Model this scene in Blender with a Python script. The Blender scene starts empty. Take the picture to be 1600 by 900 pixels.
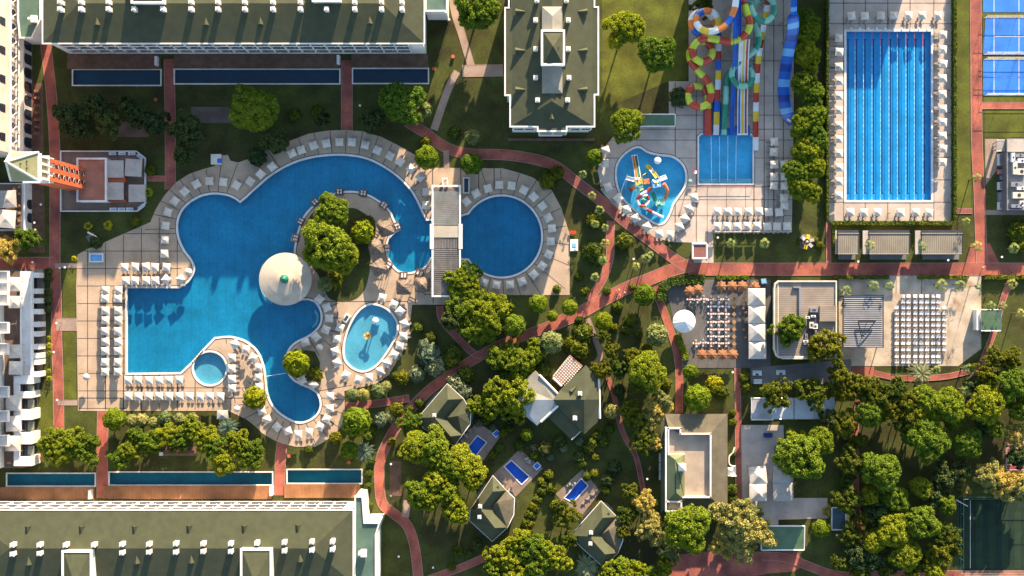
import bpy, bmesh, math, random
from mathutils import Vector, Matrix
from mathutils.geometry import delaunay_2d_cdt
R = random.Random(11)
S = 0.1875; H = 340.0
# ------------------------------------------------------------------ camera, sky, sun, exposure
sc = bpy.context.scene
C = sc.collection
cam_d = bpy.data.cameras.new("camera"); cam = bpy.data.objects.new("camera", cam_d); C.objects.link(cam)
cam.location = (0, 0, H); cam_d.sensor_width = 36; cam_d.lens = 40.8; cam_d.clip_end = 6000; cam_d.clip_start = 1
sc.camera = cam
SUN_EL = 15.8; SUN_AZ = 16.0      # degrees; azimuth clockwise from +Y
w = bpy.data.worlds.new("World"); sc.world = w; w.use_nodes = True
nt = w.node_tree; sky = nt.nodes.new("ShaderNodeTexSky"); sky.sky_type = 'NISHITA'; sky.sun_disc = False
sky.sun_elevation = math.radians(SUN_EL); sky.sun_rotation = math.radians(SUN_AZ)
bgn = nt.nodes["Background"]; bgn.inputs[1].default_value = 0.10
nt.links.new(sky.outputs[0], bgn.inputs[0])
sl = bpy.data.lights.new("sun", 'SUN'); sl.energy = 5.0; sl.angle = math.radians(0.5); sl.color = (1.0, 0.77, 0.54)
so = bpy.data.objects.new("sun", sl); C.objects.link(so)
ce = math.cos(math.radians(SUN_EL))
sdir = Vector((math.sin(math.radians(SUN_AZ))*ce, math.cos(math.radians(SUN_AZ))*ce, math.sin(math.radians(SUN_EL))))
so.rotation_euler = sdir.to_track_quat('Z', 'Y').to_euler()
sc.view_settings.view_transform = 'Standard'; sc.view_settings.look = 'None'; sc.view_settings.exposure = 2.0
sc.view_settings.gamma = 1
sc.render.engine = 'CYCLES'
sc.cycles.max_bounces = 5; sc.cycles.transparent_max_bounces = 12; sc.cycles.use_denoising = True

# ------------------------------------------------------------------ helpers
def P(px, py, z=0.0):
    k = S*(H-z)/H
    return Vector(((px-800)*k, (450-py)*k, z))
def PL(pts, z=0.0): return [P(p[0], p[1], z) for p in pts]

MATS = {}
def mat(name, col, rough=.8, var=.18, scale=.35, fine=None, metal=0, bump=0, pat=None, col2=None, spec=.3, obj=False, grime=.16):
    if name in MATS: return MATS[name]
    m = bpy.data.materials.new(name); m.use_nodes = True; MATS[name] = m
    n = m.node_tree.nodes; l = m.node_tree.links
    b = n["Principled BSDF"]; b.inputs["Roughness"].default_value = rough; b.inputs["Metallic"].default_value = metal
    b.inputs["Specular IOR Level"].default_value = spec
    if obj: t = n.new("ShaderNodeTexCoord"); pos = t.outputs["Object"]
    else: t = n.new("ShaderNodeNewGeometry"); pos = t.outputs["Position"]
    def noise(sc_, det=4):
        k = n.new("ShaderNodeTexNoise"); k.inputs["Scale"].default_value = sc_; k.inputs["Detail"].default_value = det
        l.new(pos, k.inputs["Vector"]); return k.outputs["Fac"]
    def mixc(fac, a, bb, blend='MIX'):
        x = n.new("ShaderNodeMix"); x.data_type = 'RGBA'; x.blend_type = blend
        if isinstance(fac, float): x.inputs[0].default_value = fac
        else: l.new(fac, x.inputs[0])
        for i, v in ((6, a), (7, bb)):
            if isinstance(v, tuple): x.inputs[i].default_value = (*v[:3], 1)
            else: l.new(v, x.inputs[i])
        return x.outputs[2]
    def ramp(fac, lo, hi):
        r = n.new("ShaderNodeMapRange"); r.inputs[1].default_value = lo; r.inputs[2].default_value = hi
        l.new(fac, r.inputs[0]); return r.outputs[0]
    hi = tuple(min(1, c*(1+var)) for c in col); lo = tuple(c*(1-var) for c in (col2 or col))
    c = mixc(ramp(noise(scale), .35, .65), lo, hi)
    if fine:
        fz = noise(fine, 3); f2 = ramp(fz, .3, .7)
        c = mixc(f2, mixc(1.0, c, (1-var, 1-var, 1-var), 'MULTIPLY'), c)
    if pat:
        kind = pat[0]
        if kind in ('lines_x', 'lines_y', 'grid'):
            per, wd, dark = pat[1:4]
            sp = n.new("ShaderNodeSeparateXYZ"); l.new(pos, sp.inputs[0])
            def line(o):
                a = n.new("ShaderNodeMath"); a.operation = 'DIVIDE'; a.inputs[1].default_value = per; l.new(o, a.inputs[0])
                f = n.new("ShaderNodeMath"); f.operation = 'FRACT'; l.new(a.outputs[0], f.inputs[0])
                g = n.new("ShaderNodeMath"); g.operation = 'LESS_THAN'; g.inputs[1].default_value = wd/per; l.new(f.outputs[0], g.inputs[0])
                return g.outputs[0]
            if kind == 'lines_x': f = line(sp.outputs[0])
            elif kind == 'lines_y': f = line(sp.outputs[1])
            else:
                mx = n.new("ShaderNodeMath"); mx.operation = 'MAXIMUM'
                l.new(line(sp.outputs[0]), mx.inputs[0]); l.new(line(sp.outputs[1]), mx.inputs[1]); f = mx.outputs[0]
            c = mixc(f, c, mixc(1.0, c, (dark, dark, dark), 'MULTIPLY'))
        elif kind == 'brick':
            bt = n.new("ShaderNodeTexBrick"); bt.inputs["Scale"].default_value = pat[1]
            d = pat[2]
            bt.inputs["Color1"].default_value = (1, 1, 1, 1); bt.inputs["Color2"].default_value = (d, d, d, 1)
            bt.inputs["Mortar"].default_value = (d*.7, d*.7, d*.7, 1); bt.inputs["Mortar Size"].default_value = .02
            l.new(pos, bt.inputs["Vector"])
            c = mixc(1.0, c, bt.outputs["Color"], 'MULTIPLY')
        elif kind == 'stain':
            st = ramp(noise(pat[1], 5), .56, .68)
            c = mixc(st, c, pat[2])
    if grime and not obj:
        gz = mixc(ramp(noise(.23, 9), .42, .66), (1, 1, 1), (1-grime, 1-grime*1.05, 1-grime*1.15))
        c = mixc(1.0, c, gz, 'MULTIPLY')
        gz = mixc(ramp(noise(1.7, 6), .5, .72), (1, 1, 1), (1-grime*.6, 1-grime*.6, 1-grime*.6))
        c = mixc(1.0, c, gz, 'MULTIPLY')
    l.new(c, b.inputs["Base Color"])
    if bump:
        bp = n.new("ShaderNodeBump"); bp.inputs["Strength"].default_value = bump; bp.inputs["Distance"].default_value = .1
        l.new(noise((fine or 4)), bp.inputs["Height"]); l.new(bp.outputs[0], b.inputs["Normal"])
    return m

def leafmat(name, a, b_, dark):
    m = bpy.data.materials.new(name); m.use_nodes = True; MATS[name] = m
    n = m.node_tree.nodes; l = m.node_tree.links
    n.remove(n["Principled BSDF"])
    out = n["Material Output"]
    g = n.new("ShaderNodeNewGeometry"); oi = n.new("ShaderNodeObjectInfo")
    k = n.new("ShaderNodeTexNoise"); k.inputs["Scale"].default_value = .55; k.inputs["Detail"].default_value = 3
    l.new(g.outputs["Position"], k.inputs["Vector"])
    def mix(f, x, y):
        q = n.new("ShaderNodeMix"); q.data_type = 'RGBA'; l.new(f, q.inputs[0])
        for i, v in ((6, x), (7, y)):
            if isinstance(v, tuple): q.inputs[i].default_value = (*v, 1)
            else: l.new(v, q.inputs[i])
        return q.outputs[2]
    r1 = n.new("ShaderNodeMapRange"); r1.inputs[1].default_value = .35; r1.inputs[2].default_value = .65; l.new(k.outputs[0], r1.inputs[0])
    c = mix(r1.outputs[0], a, b_)
    c = mix(g.outputs["Random Per Island"], c, mix(oi.outputs["Random"], dark, c))
    tone = mix(oi.outputs["Random"], (.72, .92, 1.15), (1.12, 1.0, .9))
    q = n.new("ShaderNodeMix"); q.data_type = 'RGBA'; q.blend_type = 'MULTIPLY'; q.inputs[0].default_value = 1
    l.new(c, q.inputs[6]); l.new(tone, q.inputs[7]); c = q.outputs[2]
    d = n.new("ShaderNodeBsdfDiffuse"); t = n.new("ShaderNodeBsdfTranslucent"); ms = n.new("ShaderNodeMixShader")
    ms.inputs[0].default_value = .30
    l.new(c, d.inputs[0]); l.new(c, t.inputs[0]); l.new(d.outputs[0], ms.inputs[1]); l.new(t.outputs[0], ms.inputs[2])
    l.new(ms.outputs[0], out.inputs[0])
    return m

def watermat(name, tint, rip=1.2):
    m = bpy.data.materials.new(name); m.use_nodes = True; MATS[name] = m
    n = m.node_tree.nodes; l = m.node_tree.links
    n.remove(n["Principled BSDF"]); out = n["Material Output"]
    tr = n.new("ShaderNodeBsdfTransparent")
    g0 = n.new("ShaderNodeNewGeometry"); k0 = n.new("ShaderNodeTexNoise"); k0.inputs["Scale"].default_value = .5; k0.inputs["Detail"].default_value = 6; k0.inputs["Distortion"].default_value = 1.2
    mr = n.new("ShaderNodeMapRange"); mr.inputs[1].default_value = .3; mr.inputs[2].default_value = .7; mx = n.new("ShaderNodeMix"); mx.data_type = 'RGBA'
    l.new(g0.outputs["Position"], k0.inputs["Vector"]); l.new(k0.outputs[0], mr.inputs[0]); l.new(mr.outputs[0], mx.inputs[0])
    mx.inputs[6].default_value = (*[c*.93 for c in tint], 1); mx.inputs[7].default_value = (*[min(1, c*1.03) for c in tint], 1); l.new(mx.outputs[2], tr.inputs[0])
    gl = n.new("ShaderNodeBsdfGlossy"); gl.inputs["Roughness"].default_value = .06
    g = n.new("ShaderNodeNewGeometry"); k = n.new("ShaderNodeTexNoise"); k.inputs["Scale"].default_value = rip; k.inputs["Detail"].default_value = 4
    l.new(g.outputs["Position"], k.inputs["Vector"])
    bp = n.new("ShaderNodeBump"); bp.inputs["Strength"].default_value = .35; bp.inputs["Distance"].default_value = .15
    l.new(k.outputs[0], bp.inputs["Height"]); l.new(bp.outputs[0], gl.inputs["Normal"]); pass
    ms = n.new("ShaderNodeMixShader"); ms.inputs[0].default_value = .035; l.new(tr.outputs[0], ms.inputs[1]); l.new(gl.outputs[0], ms.inputs[2])
    l.new(ms.outputs[0], out.inputs[0])
    return m

class MB:
    """collects shapes; .part() links them as ONE mesh object"""
    def __init__(s): s.v = []; s.f = []; s.m = []; s.mats = []; s.cur = 0; s.sm = False
    def use(s, m):
        if m not in s.mats: s.mats.append(m)
        s.cur = s.mats.index(m); return s
    def add(s, vs, fs):
        o = len(s.v); s.v += [tuple(v) for v in vs]
        for f in fs: s.f.append(tuple(i+o for i in f)); s.m.append(s.cur)
        return s
    def box(s, c, d, rz=0, tilt=None):
        hx, hy, hz = d[0]/2, d[1]/2, d[2]/2
        M_ = Matrix.Rotation(rz, 3, 'Z')
        if tilt is not None: M_ = M_ @ Matrix.Rotation(tilt, 3, 'X')
        c = Vector(c)
        vs = [c + M_ @ Vector((x*hx, y*hy, z*hz)) for z in (-1, 1) for x, y in ((-1, -1), (1, -1), (1, 1), (-1, 1))]
        return s.add(vs, [(3, 2, 1, 0), (4, 5, 6, 7), (0, 1, 5, 4), (1, 2, 6, 5), (2, 3, 7, 6), (3, 0, 4, 7)])
    def box2(s, a, b):
        return s.box([(a[i]+b[i])/2 for i in range(3)], [abs(a[i]-b[i]) for i in range(3)])
    def prism(s, poly, z0, z1, cap=True):
        n = len(poly)
        ar = sum(poly[i][0]*poly[(i+1) % n][1]-poly[(i+1) % n][0]*poly[i][1] for i in range(n))
        if ar < 0: poly = poly[::-1]
        vs = [(p[0], p[1], z0) for p in poly]+[(p[0], p[1], z1) for p in poly]
        fs = [(i, (i+1) % n, n+(i+1) % n, n+i) for i in range(n)]
        if cap: fs += [tuple(range(n, 2*n)), tuple(range(n-1, -1, -1))]
        return s.add(vs, fs)
    def cyl(s, c, r, z0, z1, n=12, r2=None):
        r2 = r if r2 is None else r2
        vs = [(c[0]+r*math.cos(2*math.pi*i/n), c[1]+r*math.sin(2*math.pi*i/n), z0) for i in range(n)] + \
             [(c[0]+r2*math.cos(2*math.pi*i/n), c[1]+r2*math.sin(2*math.pi*i/n), z1) for i in range(n)]
        return s.add(vs, [(i, (i+1) % n, n+(i+1) % n, n+i) for i in range(n)]+[tuple(range(n, 2*n)), tuple(range(n-1, -1, -1))])
    def fan(s, rim, apex):
        n = len(rim); return s.add(list(rim)+[apex], [(i, (i+1) % n, n) for i in range(n)])
    def tube(s, pts, rad, n=8, cols=None, every=1):
        """sweep a circle; cols = list of materials changed every so many segments"""
        pts = [Vector(p) for p in pts]; rings = []
        for i, p in enumerate(pts):
            t = (pts[min(i+1, len(pts)-1)]-pts[max(i-1, 0)]).normalized()
            sx = t.cross(Vector((0, 0, 1)));
            if sx.length < 1e-3: sx = Vector((1, 0, 0))
            sx.normalize(); up = sx.cross(t)
            r = rad[i] if isinstance(rad, (list, tuple)) else rad
            rings.append([p+sx*math.cos(a)*r+up*math.sin(a)*r for a in [2*math.pi*k/n for k in range(n)]])
        for i in range(len(pts)-1):
            if cols: s.use(cols[(i//every) % len(cols)])
            s.add(rings[i]+rings[i+1], [(k, (k+1) % n, n+(k+1) % n, n+k) for k in range(n)])
        s.add(rings[0], [tuple(range(n-1, -1, -1))]); s.add(rings[-1], [tuple(range(n))])
        return s
    def chan(s, pts, wd, hgt=.45, cols=None, every=1, rim=None):
        """open flume: floor with two side walls"""
        pts = [Vector(p) for p in pts]; secs = []
        for i, p in enumerate(pts):
            t = (pts[min(i+1, len(pts)-1)]-pts[max(i-1, 0)]).normalized()
            sx = t.cross(Vector((0, 0, 1))).normalized()
            ww = (wd[i] if isinstance(wd, (list, tuple)) else wd)/2
            u = Vector((0, 0, 1))
            secs.append([p-sx*ww+u*hgt, p-sx*(ww-.12)+u*hgt, p-sx*(ww-.25), p+sx*(ww-.25), p+sx*(ww-.12)+u*hgt, p+sx*ww+u*hgt, p+sx*ww-u*.25, p-sx*ww-u*.25])
        n = 8
        for i in range(len(pts)-1):
            if cols: s.use(cols[(i//every) % len(cols)])
            c0 = s.cur
            for k in range(n):
                if rim and k in (0, 4): s.use(rim)
                s.add([secs[i][k], secs[i][(k+1) % n], secs[i+1][(k+1) % n], secs[i+1][k]], [(0, 1, 2, 3)])
                s.cur = c0
        return s
    def part(s, name, m=None, root=None, smooth=False):
        me = bpy.data.meshes.new(name)
        o0 = Vector(root.location) if root is not None else Vector((0, 0, 0))
        if root is not None and root.parent is not None: o0 = Vector(root.parent.location)+o0
        vs = [(v[0]-o0[0], v[1]-o0[1], v[2]-o0[2]) for v in s.v]
        me.from_pydata(vs, [], s.f)
        if m is not None and not s.mats: me.materials.append(m)
        else:
            for k in s.mats: me.materials.append(k)
            me.polygons.foreach_set("material_index", s.m)
        if smooth: me.polygons.foreach_set("use_smooth", [True]*len(me.polygons))
        me.update()
        o = bpy.data.objects.new(name, me); C.objects.link(o)
        if root is not None: o.parent = root
        return o

def tag(o, label=None, cat=None, group=None, kind=None):
    if label: o['label'] = label
    if cat: o['category'] = cat
    if group: o['group'] = group
    if kind: o['kind'] = kind
    return o
def thing(name, label, cat, loc=(0, 0, 0), group=None):
    o = bpy.data.objects.new(name, None); o.empty_display_size = .5; C.objects.link(o); o.location = loc
    return tag(o, label, cat, group)
KIDS = {}
def kids(o):
    if o.name not in KIDS: KIDS[o.name] = list(o.children)
    return KIDS[o.name]
def dup(root, loc, rz=0, sc_=None, label=None, group=None, first=[set()]):
    """the first call moves the source itself, later calls copy thing, parts and sub-parts"""
    ks = kids(root)
    if root.name not in first[0]: first[0].add(root.name); r = root
    else:
        r = root.copy(); C.objects.link(r)
        for ch in ks:
            c = ch.copy(); C.objects.link(c); c.parent = r
            for g in kids(ch):
                d = g.copy(); C.objects.link(d); d.parent = c
    r.location = loc; r.rotation_euler = (0, 0, rz)
    r.scale = sc_ if sc_ else (1, 1, 1)
    if label: r['label'] = label
    if group: r['group'] = group
    return r
ONES = "first second third fourth fifth sixth seventh eighth ninth tenth eleventh twelfth thirteenth fourteenth fifteenth sixteenth seventeenth eighteenth nineteenth twentieth".split()
def nth(i):
    if i < 20: return ONES[i]
    t, u = divmod(i+1, 10); T = {2: "twenty", 3: "thirty", 4: "forty", 5: "fifty", 6: "sixty"}
    TT = {2: "twentieth", 3: "thirtieth", 4: "fortieth", 5: "fiftieth", 6: "sixtieth"}
    return TT[t] if u == 0 else T[t]+"-"+ONES[u-1]

def smooth(pts, n=5):
    """closed Catmull-Rom through the points; a third value marks a sharp corner"""
    out = []; N = len(pts)
    for i in range(N):
        p0, p1, p2, p3 = pts[i-1], pts[i], pts[(i+1) % N], pts[(i+2) % N]
        s1, s2 = len(p1) > 2, len(p2) > 2
        if s1: p0 = p1
        if s2: p3 = p2
        if s1 and s2: out.append(p1[:2]); continue
        for k in range(n):
            t = k/n
            q = [.5*((2*p1[j])+(-p0[j]+p2[j])*t+(2*p0[j]-5*p1[j]+4*p2[j]-p3[j])*t*t+(-p0[j]+3*p1[j]-3*p2[j]+p3[j])*t**3) for j in (0, 1)]
            out.append(tuple(q))
    return out
def curve3(pts, n=8):
    out = []; N = len(pts)
    for i in range(N-1):
        p0, p1, p2, p3 = pts[max(i-1, 0)], pts[i], pts[i+1], pts[min(i+2, N-1)]
        for k in range(n):
            t = k/n
            out.append(Vector([.5*((2*p1[j])+(-p0[j]+p2[j])*t+(2*p0[j]-5*p1[j]+4*p2[j]-p3[j])*t*t+(-p0[j]+3*p1[j]-3*p2[j]+p3[j])*t**3) for j in range(3)]))
    out.append(Vector(pts[-1])); return out
def ell(cx, cy, rx, ry=None, n=40, a0=0, a1=2*math.pi):
    ry = ry or rx
    return [(cx+rx*math.cos(a0+(a1-a0)*i/n), cy+ry*math.sin(a0+(a1-a0)*i/n)) for i in range(n)]
def inside(pt, poly):
    x, y = pt[0], pt[1]; c = False; n = len(poly); j = n-1
    for i in range(n):
        xi, yi, xj, yj = poly[i][0], poly[i][1], poly[j][0], poly[j][1]
        if (yi > y) != (yj > y) and x < (xj-xi)*(y-yi)/(yj-yi)+xi: c = not c
        j = i
    return c
def area(p): return .5*sum(p[i][0]*p[(i+1) % len(p)][1]-p[(i+1) % len(p)][0]*p[i][1] for i in range(len(p)))
def offset(poly, d):
    """world polygon moved outward by d"""
    p = [Vector((q[0], q[1])) for q in poly]
    if area(p) < 0: p = p[::-1]
    out = []; n = len(p)
    for i in range(n):
        a = (p[i]-p[i-1]); b = (p[(i+1) % n]-p[i])
        if a.length < 1e-6 or b.length < 1e-6: out.append(p[i]); continue
        a.normalize(); b.normalize()
        na = Vector((a.y, -a.x)); nb = Vector((b.y, -b.x)); m_ = na+nb
        if m_.length < .1: out.append(p[i]+na*d); continue
        m_.normalize(); out.append(p[i]+m_*(d/max(.5, m_.dot(na))))
    return out
def cdt(mb, outer, holes, z):
    """flat sheet with holes"""
    vs = []; es = []
    for loop in [outer]+holes:
        o = len(vs); vs += [Vector((q[0], q[1])) for q in loop]; n = len(loop)
        es += [(o+i, o+(i+1) % n) for i in range(n)]
    r = delaunay_2d_cdt(vs, es, [], 0, 1e-5)
    fs = []
    for f in r[2]:
        c = sum((r[0][i] for i in f), Vector((0, 0)))/len(f)
        if inside(c, outer) and not any(inside(c, h) for h in holes):
            a = area([r[0][i] for i in f]); fs.append(tuple(f) if a > 0 else tuple(reversed(f)))
    mb.add([(v.x, v.y, z) for v in r[0]], fs)
def slab(mb, outer, holes, z, th):
    cdt(mb, outer, holes, z)
    for lp in [outer]+holes:
        n = len(lp)
        mb.add([(q[0], q[1], z) for q in lp]+[(q[0], q[1], z-th) for q in lp], [(i, (i+1) % n, n+(i+1) % n, n+i) for i in range(n)])
def ring(mb, a, b, z0, z1):
    """a, b same-length loops: band with top and sides"""
    n = len(a)
    vs = [(q[0], q[1], z1) for q in a]+[(q[0], q[1], z1) for q in b]+[(q[0], q[1], z0) for q in a]+[(q[0], q[1], z0) for q in b]
    fs = []
    for i in range(n):
        j = (i+1) % n
        fs += [(i, n+i, n+j, j), (i, j, 2*n+j, 2*n+i), (n+i, 3*n+i, 3*n+j, n+j)]
    mb.add(vs, fs)
def strip(pts, wd):
    """px centre line with width (px, one value or per point) -> world polygon"""
    p = [Vector((q[0], q[1])) for q in pts]; L = []; Rr = []
    for i, q in enumerate(p):
        t = (p[min(i+1, len(p)-1)]-p[max(i-1, 0)]).normalized(); nn = Vector((-t.y, t.x))
        ww = (wd[i] if isinstance(wd, (list, tuple)) else wd)/2
        L.append(q+nn*ww); Rr.append(q-nn*ww)
    return PL(L+Rr[::-1])
def struct(name, mb, m=None): return tag(mb.part(name, m), kind='structure')

# ------------------------------------------------------------------ materials
GRASS = mat('lawn', (.062, .076, .013), .95, .3, .06, col2=(.062, .062, .016), fine=1.4, bump=.4, grime=.32)
GRASS_SUN = mat('bright_lawn', (.10, .115, .014), .95, .28, .12, fine=1.6, grime=.3)  # lighter lawn copy: sunlight painted into the colour of the sunlit areas
RED = mat('red_brick_paving', (.45, .13, .085), .85, .22, .12, pat=('brick', 1.6, .72), grime=.3, col2=(.33, .11, .09))
PALEP = mat('pale_paving', (.36, .27, .21), .85, .15, .12, pat=('brick', 1.2, .85))
DECK = mat('sandstone_deck', (.46, .345, .24), .8, .1, .15, fine=2.2, pat=('grid', .98, .04, .9))
DECKW = mat('pale_concrete', (.47, .40, .34), .8, .1, .12, fine=2)
PLAZA = mat('stained_concrete', (.46, .385, .29), .85, .1, .1, pat=('stain', .14, (.32, .22, .13)), grime=.3)
GREYD = mat('grey_deck', (.16, .155, .15), .8, .14, .1, pat=('grid', 2.6, .07, .75))
JOINT = mat('dark_joint', (.10, .085, .075), .8)
WHITE = mat('white_render', (.70, .68, .64), .7, .04, .3)
CREAM = mat('cream_render', (.62, .55, .45), .7, .05, .3)
WHITEP = mat('white_plastic', (.72, .72, .70), .45, .04, 1)
COPE = mat('white_coping', (.66, .63, .58), .6, .08, .8)
ROOF = mat('olive_shingle', (.056, .064, .034), .85, .10, .5, fine=3, pat=('lines_y', .55, .05, .8), grime=.07)
ROOFX = mat('olive_shingle_cross', (.054, .062, .034), .85, .10, .5, fine=3, pat=('lines_x', .55, .05, .8), grime=.07)
ROOFB = mat('brown_shingle', (.125, .11, .072), .85, .10, .5, fine=3, pat=('lines_x', .6, .05, .8))
TEAL = mat('teal_roof', (.07, .13, .105), .7, .12, .3)
GREENR = mat('green_metal_roof', (.085, .15, .085), .45, .1, .3, pat=('lines_y', .7, .07, .7))
METAL = mat('pale_metal_roof', (.25, .24, .20), .45, .08, .3, pat=('lines_x', .8, .05, .75))
GLASS = mat('dark_glass', (.02, .03, .045), .15, .1, 1, spec=.6)
WOOD = mat('wood_decking', (.27, .125, .055), .75, .16, .3, pat=('lines_x', 1.1, .06, .7))
WOODD = mat('dark_wood', (.13, .075, .05), .8, .2, .6, pat=('lines_x', .5, .05, .7))
ORANGE = mat('terracotta_render', (.46, .11, .045), .8, .08, .3)
TERRA = mat('terracotta_roof', (.36, .15, .10), .85, .1, .4)
CANVAS = mat('cream_canvas', (.56, .51, .44), .8, .05, 1.2)
CANVASG = mat('grey_canvas', (.40, .36, .32), .85, .06, 1.2)
THATCH = mat('straw_thatch', (.20, .155, .12), .95, .3, 1.5, fine=6)
TRUNK = mat('bark', (.13, .09, .06), .95, .3, 2, obj=True)
STEEL = mat('grey_steel', (.35, .36, .38), .4, .05, 1, metal=.6)
JOINT2 = mat('brown_joint', (.20, .15, .12), .8)
OLIVEG = mat('olive_green_roof', (.12, .14, .07), .7, .08, .3)
DARK = mat('dark_metal', (.05, .05, .055), .5, .1, 1)
BLUE = mat('blue_acrylic', (.02, .12, .38), .5, .06, .5)
def plast(name, c): return mat(name, c, .25, .05, .6, spec=.5)
cR = plast('red_fibreglass', (.45, .05, .02)); cO = plast('orange_fibreglass', (.70, .20, .04)); cY = plast('yellow_fibreglass', (.72, .50, .03))
cL = plast('lime_fibreglass', (.50, .58, .04)); cW = plast('white_fibreglass', (.72, .74, .74)); cB = plast('blue_fibreglass', (.015, .12, .50))
cS = plast('sky_fibreglass', (.16, .42, .72)); cG = plast('green_fibreglass', (.02, .22, .14)); cM = plast('mint_fibreglass', (.20, .48, .36)); cN = plast('navy_fibreglass', (.01, .05, .30))
WAT = watermat('pool_water', (.50, .86, .97)); WATD = watermat('deep_pool_water', (.36, .78, .91)); WATL = watermat('clear_water', (.62, .90, .98))
PF = mat('blue_pool_tile', (.024, .25, .375), .5, .16, .05, fine=1.1, pat=('lines_x', 2.55, .16, .8))
PFO = mat('lane_pool_tile', (.02, .29, .58), .5, .05, .2, fine=1.2)
PFN = mat('deep_tile', (.006, .035, .065), .5, .15, .2)
PFT = mat('teal_tile', (.015, .15, .16), .5, .15, .2)  # lower plunge pool floors, partial sun put into the lighter teal
PFS = mat('splash_tile', (.10, .46, .68), .5, .06, .2, fine=1.2)
PFL = mat('light_pool_tile', (.19, .40, .48), .5, .1, .1, fine=1.2)
LF_PINE = leafmat('pine_needles', (.27, .325, .024), (.17, .225, .02), (.07, .105, .016))
LF_BR = leafmat('broad_leaves', (.18, .20, .022), (.12, .145, .018), (.06, .08, .016))
LF_PALE = leafmat('pale_leaves', (.48, .42, .12), (.38, .34, .09), (.24, .21, .06))
LF_TOP = leafmat('clipped_leaves', (.20, .27, .018), (.14, .19, .014), (.08, .11, .012))
LF_VAR = leafmat('cream_leaves', (.36, .36, .14), (.22, .24, .06), (.12, .14, .03))
LF_YEL = leafmat('yellow_leaves', (.40, .36, .015), (.28, .28, .012), (.18, .18, .012))
LF_PALM = leafmat('palm_fronds', (.34, .37, .11), (.26, .30, .07), (.12, .15, .03))
LF_AGAVE = leafmat('grey_fronds', (.26, .30, .17), (.19, .23, .12), (.10, .12, .06))
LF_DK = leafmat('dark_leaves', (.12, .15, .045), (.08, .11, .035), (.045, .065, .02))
# ------------------------------------------------------------------ pool outlines (photo px at ground level)
main_px = [(199, 450, 1), (281, 450, 1), (295, 440), (304, 424), (301, 408), (288, 390), (280, 371), (278, 350), (284, 331), (297, 317), (315, 307), (335, 303.5), (355, 306), (367, 311), (375, 317, 1),
 (385, 309), (400, 295), (425, 274), (455, 257), (485, 247.5), (515, 243.5), (542, 243.5), (570, 248), (595, 259), (620, 276), (640, 296), (652, 316), (661, 336), (666, 344.5, 1), (699, 344.5, 1), (699, 402, 1), (672, 402, 1),
 (665, 415), (652, 422), (640, 425.5), (625, 423.5), (615, 415), (607, 401), (605.5, 386), (608, 374), (615, 366), (626, 359, 1), (617, 345), (610, 330), (597, 317), (580, 306), (560, 299.5), (540, 298.5), (522, 302), (505, 309),
 (489, 321), (475, 337), (467, 355), (462, 375), (459, 397), (460, 420), (462, 445), (466, 470, 1), (482, 469), (494, 475), (501, 490), (499, 507), (485, 522), (462, 534), (451, 545), (447, 557), (447, 575), (453, 589), (465, 599),
 (485, 608), (496, 617), (500, 632), (495, 646), (482, 656), (465, 659), (445, 650), (428, 635), (419, 616), (416, 592), (413, 572), (404, 550), (390, 536), (375, 528.5), (357, 525), (335, 527, 1), (317, 546, 1), (300, 565, 1), (282, 582, 1), (199, 583, 1)]
round_px = ell(784, 369.5, 62, 63, 64)
round_px = [p for p in round_px if p[0] > 731] ; round_px = sorted(round_px, key=lambda p: math.atan2(p[1]-369.5, p[0]-784)) + [(700, 402), (700, 344.5)]
jac_px = ell(328, 575.5, 25.5, n=40)
kids_px = [(575, 477.5), (590, 477.5), (607, 486), (618, 501), (620, 517), (613, 534), (600, 555), (586, 571), (570, 579), (555, 576), (542, 565), (538, 550), (540, 532), (547, 510), (560, 488)]
slidepool_px = [(997, 231), (1012, 239), (1030, 243.5), (1050, 246), (1065, 257), (1071, 273), (1069, 290), (1060, 305), (1051, 318), (1046, 332), (1038, 346), (1027, 349), (1012, 341), (992, 327), (975, 310), (966, 291), (963.5, 271), (967, 254), (980, 239)]
lane_px = [(1322, 49), (1455, 49), (1455, 313), (1322, 313)]
land_px = [(1096, 210), (1172, 210), (1176, 214), (1176, 287), (1092, 287), (1092, 214)]
strips_px = [((114, 109), (251, 133)), ((273, 108.5), (530.5, 130.5)), ((551.5, 107.5), (669, 130)),
             ((11, 740), (148.5, 759)), ((171, 738), (425.5, 757.5)), ((449, 734), (565, 755))]
def rot(pts, cx, cy, a):
    a = math.radians(a); return [(cx+x*math.cos(a)-y*math.sin(a), cy+x*math.sin(a)+y*math.cos(a)) for x, y in pts]
vp = [[(724, 708), (746, 681), (760, 691), (738, 718)], [(788, 729), (799, 719.5), (827, 745), (815, 757)], [(882, 778), (908, 748), (918.5, 759), (895, 785)], [(771, 679), (775, 673), (780, 677), (776, 682)]]
POOLS = []
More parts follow.
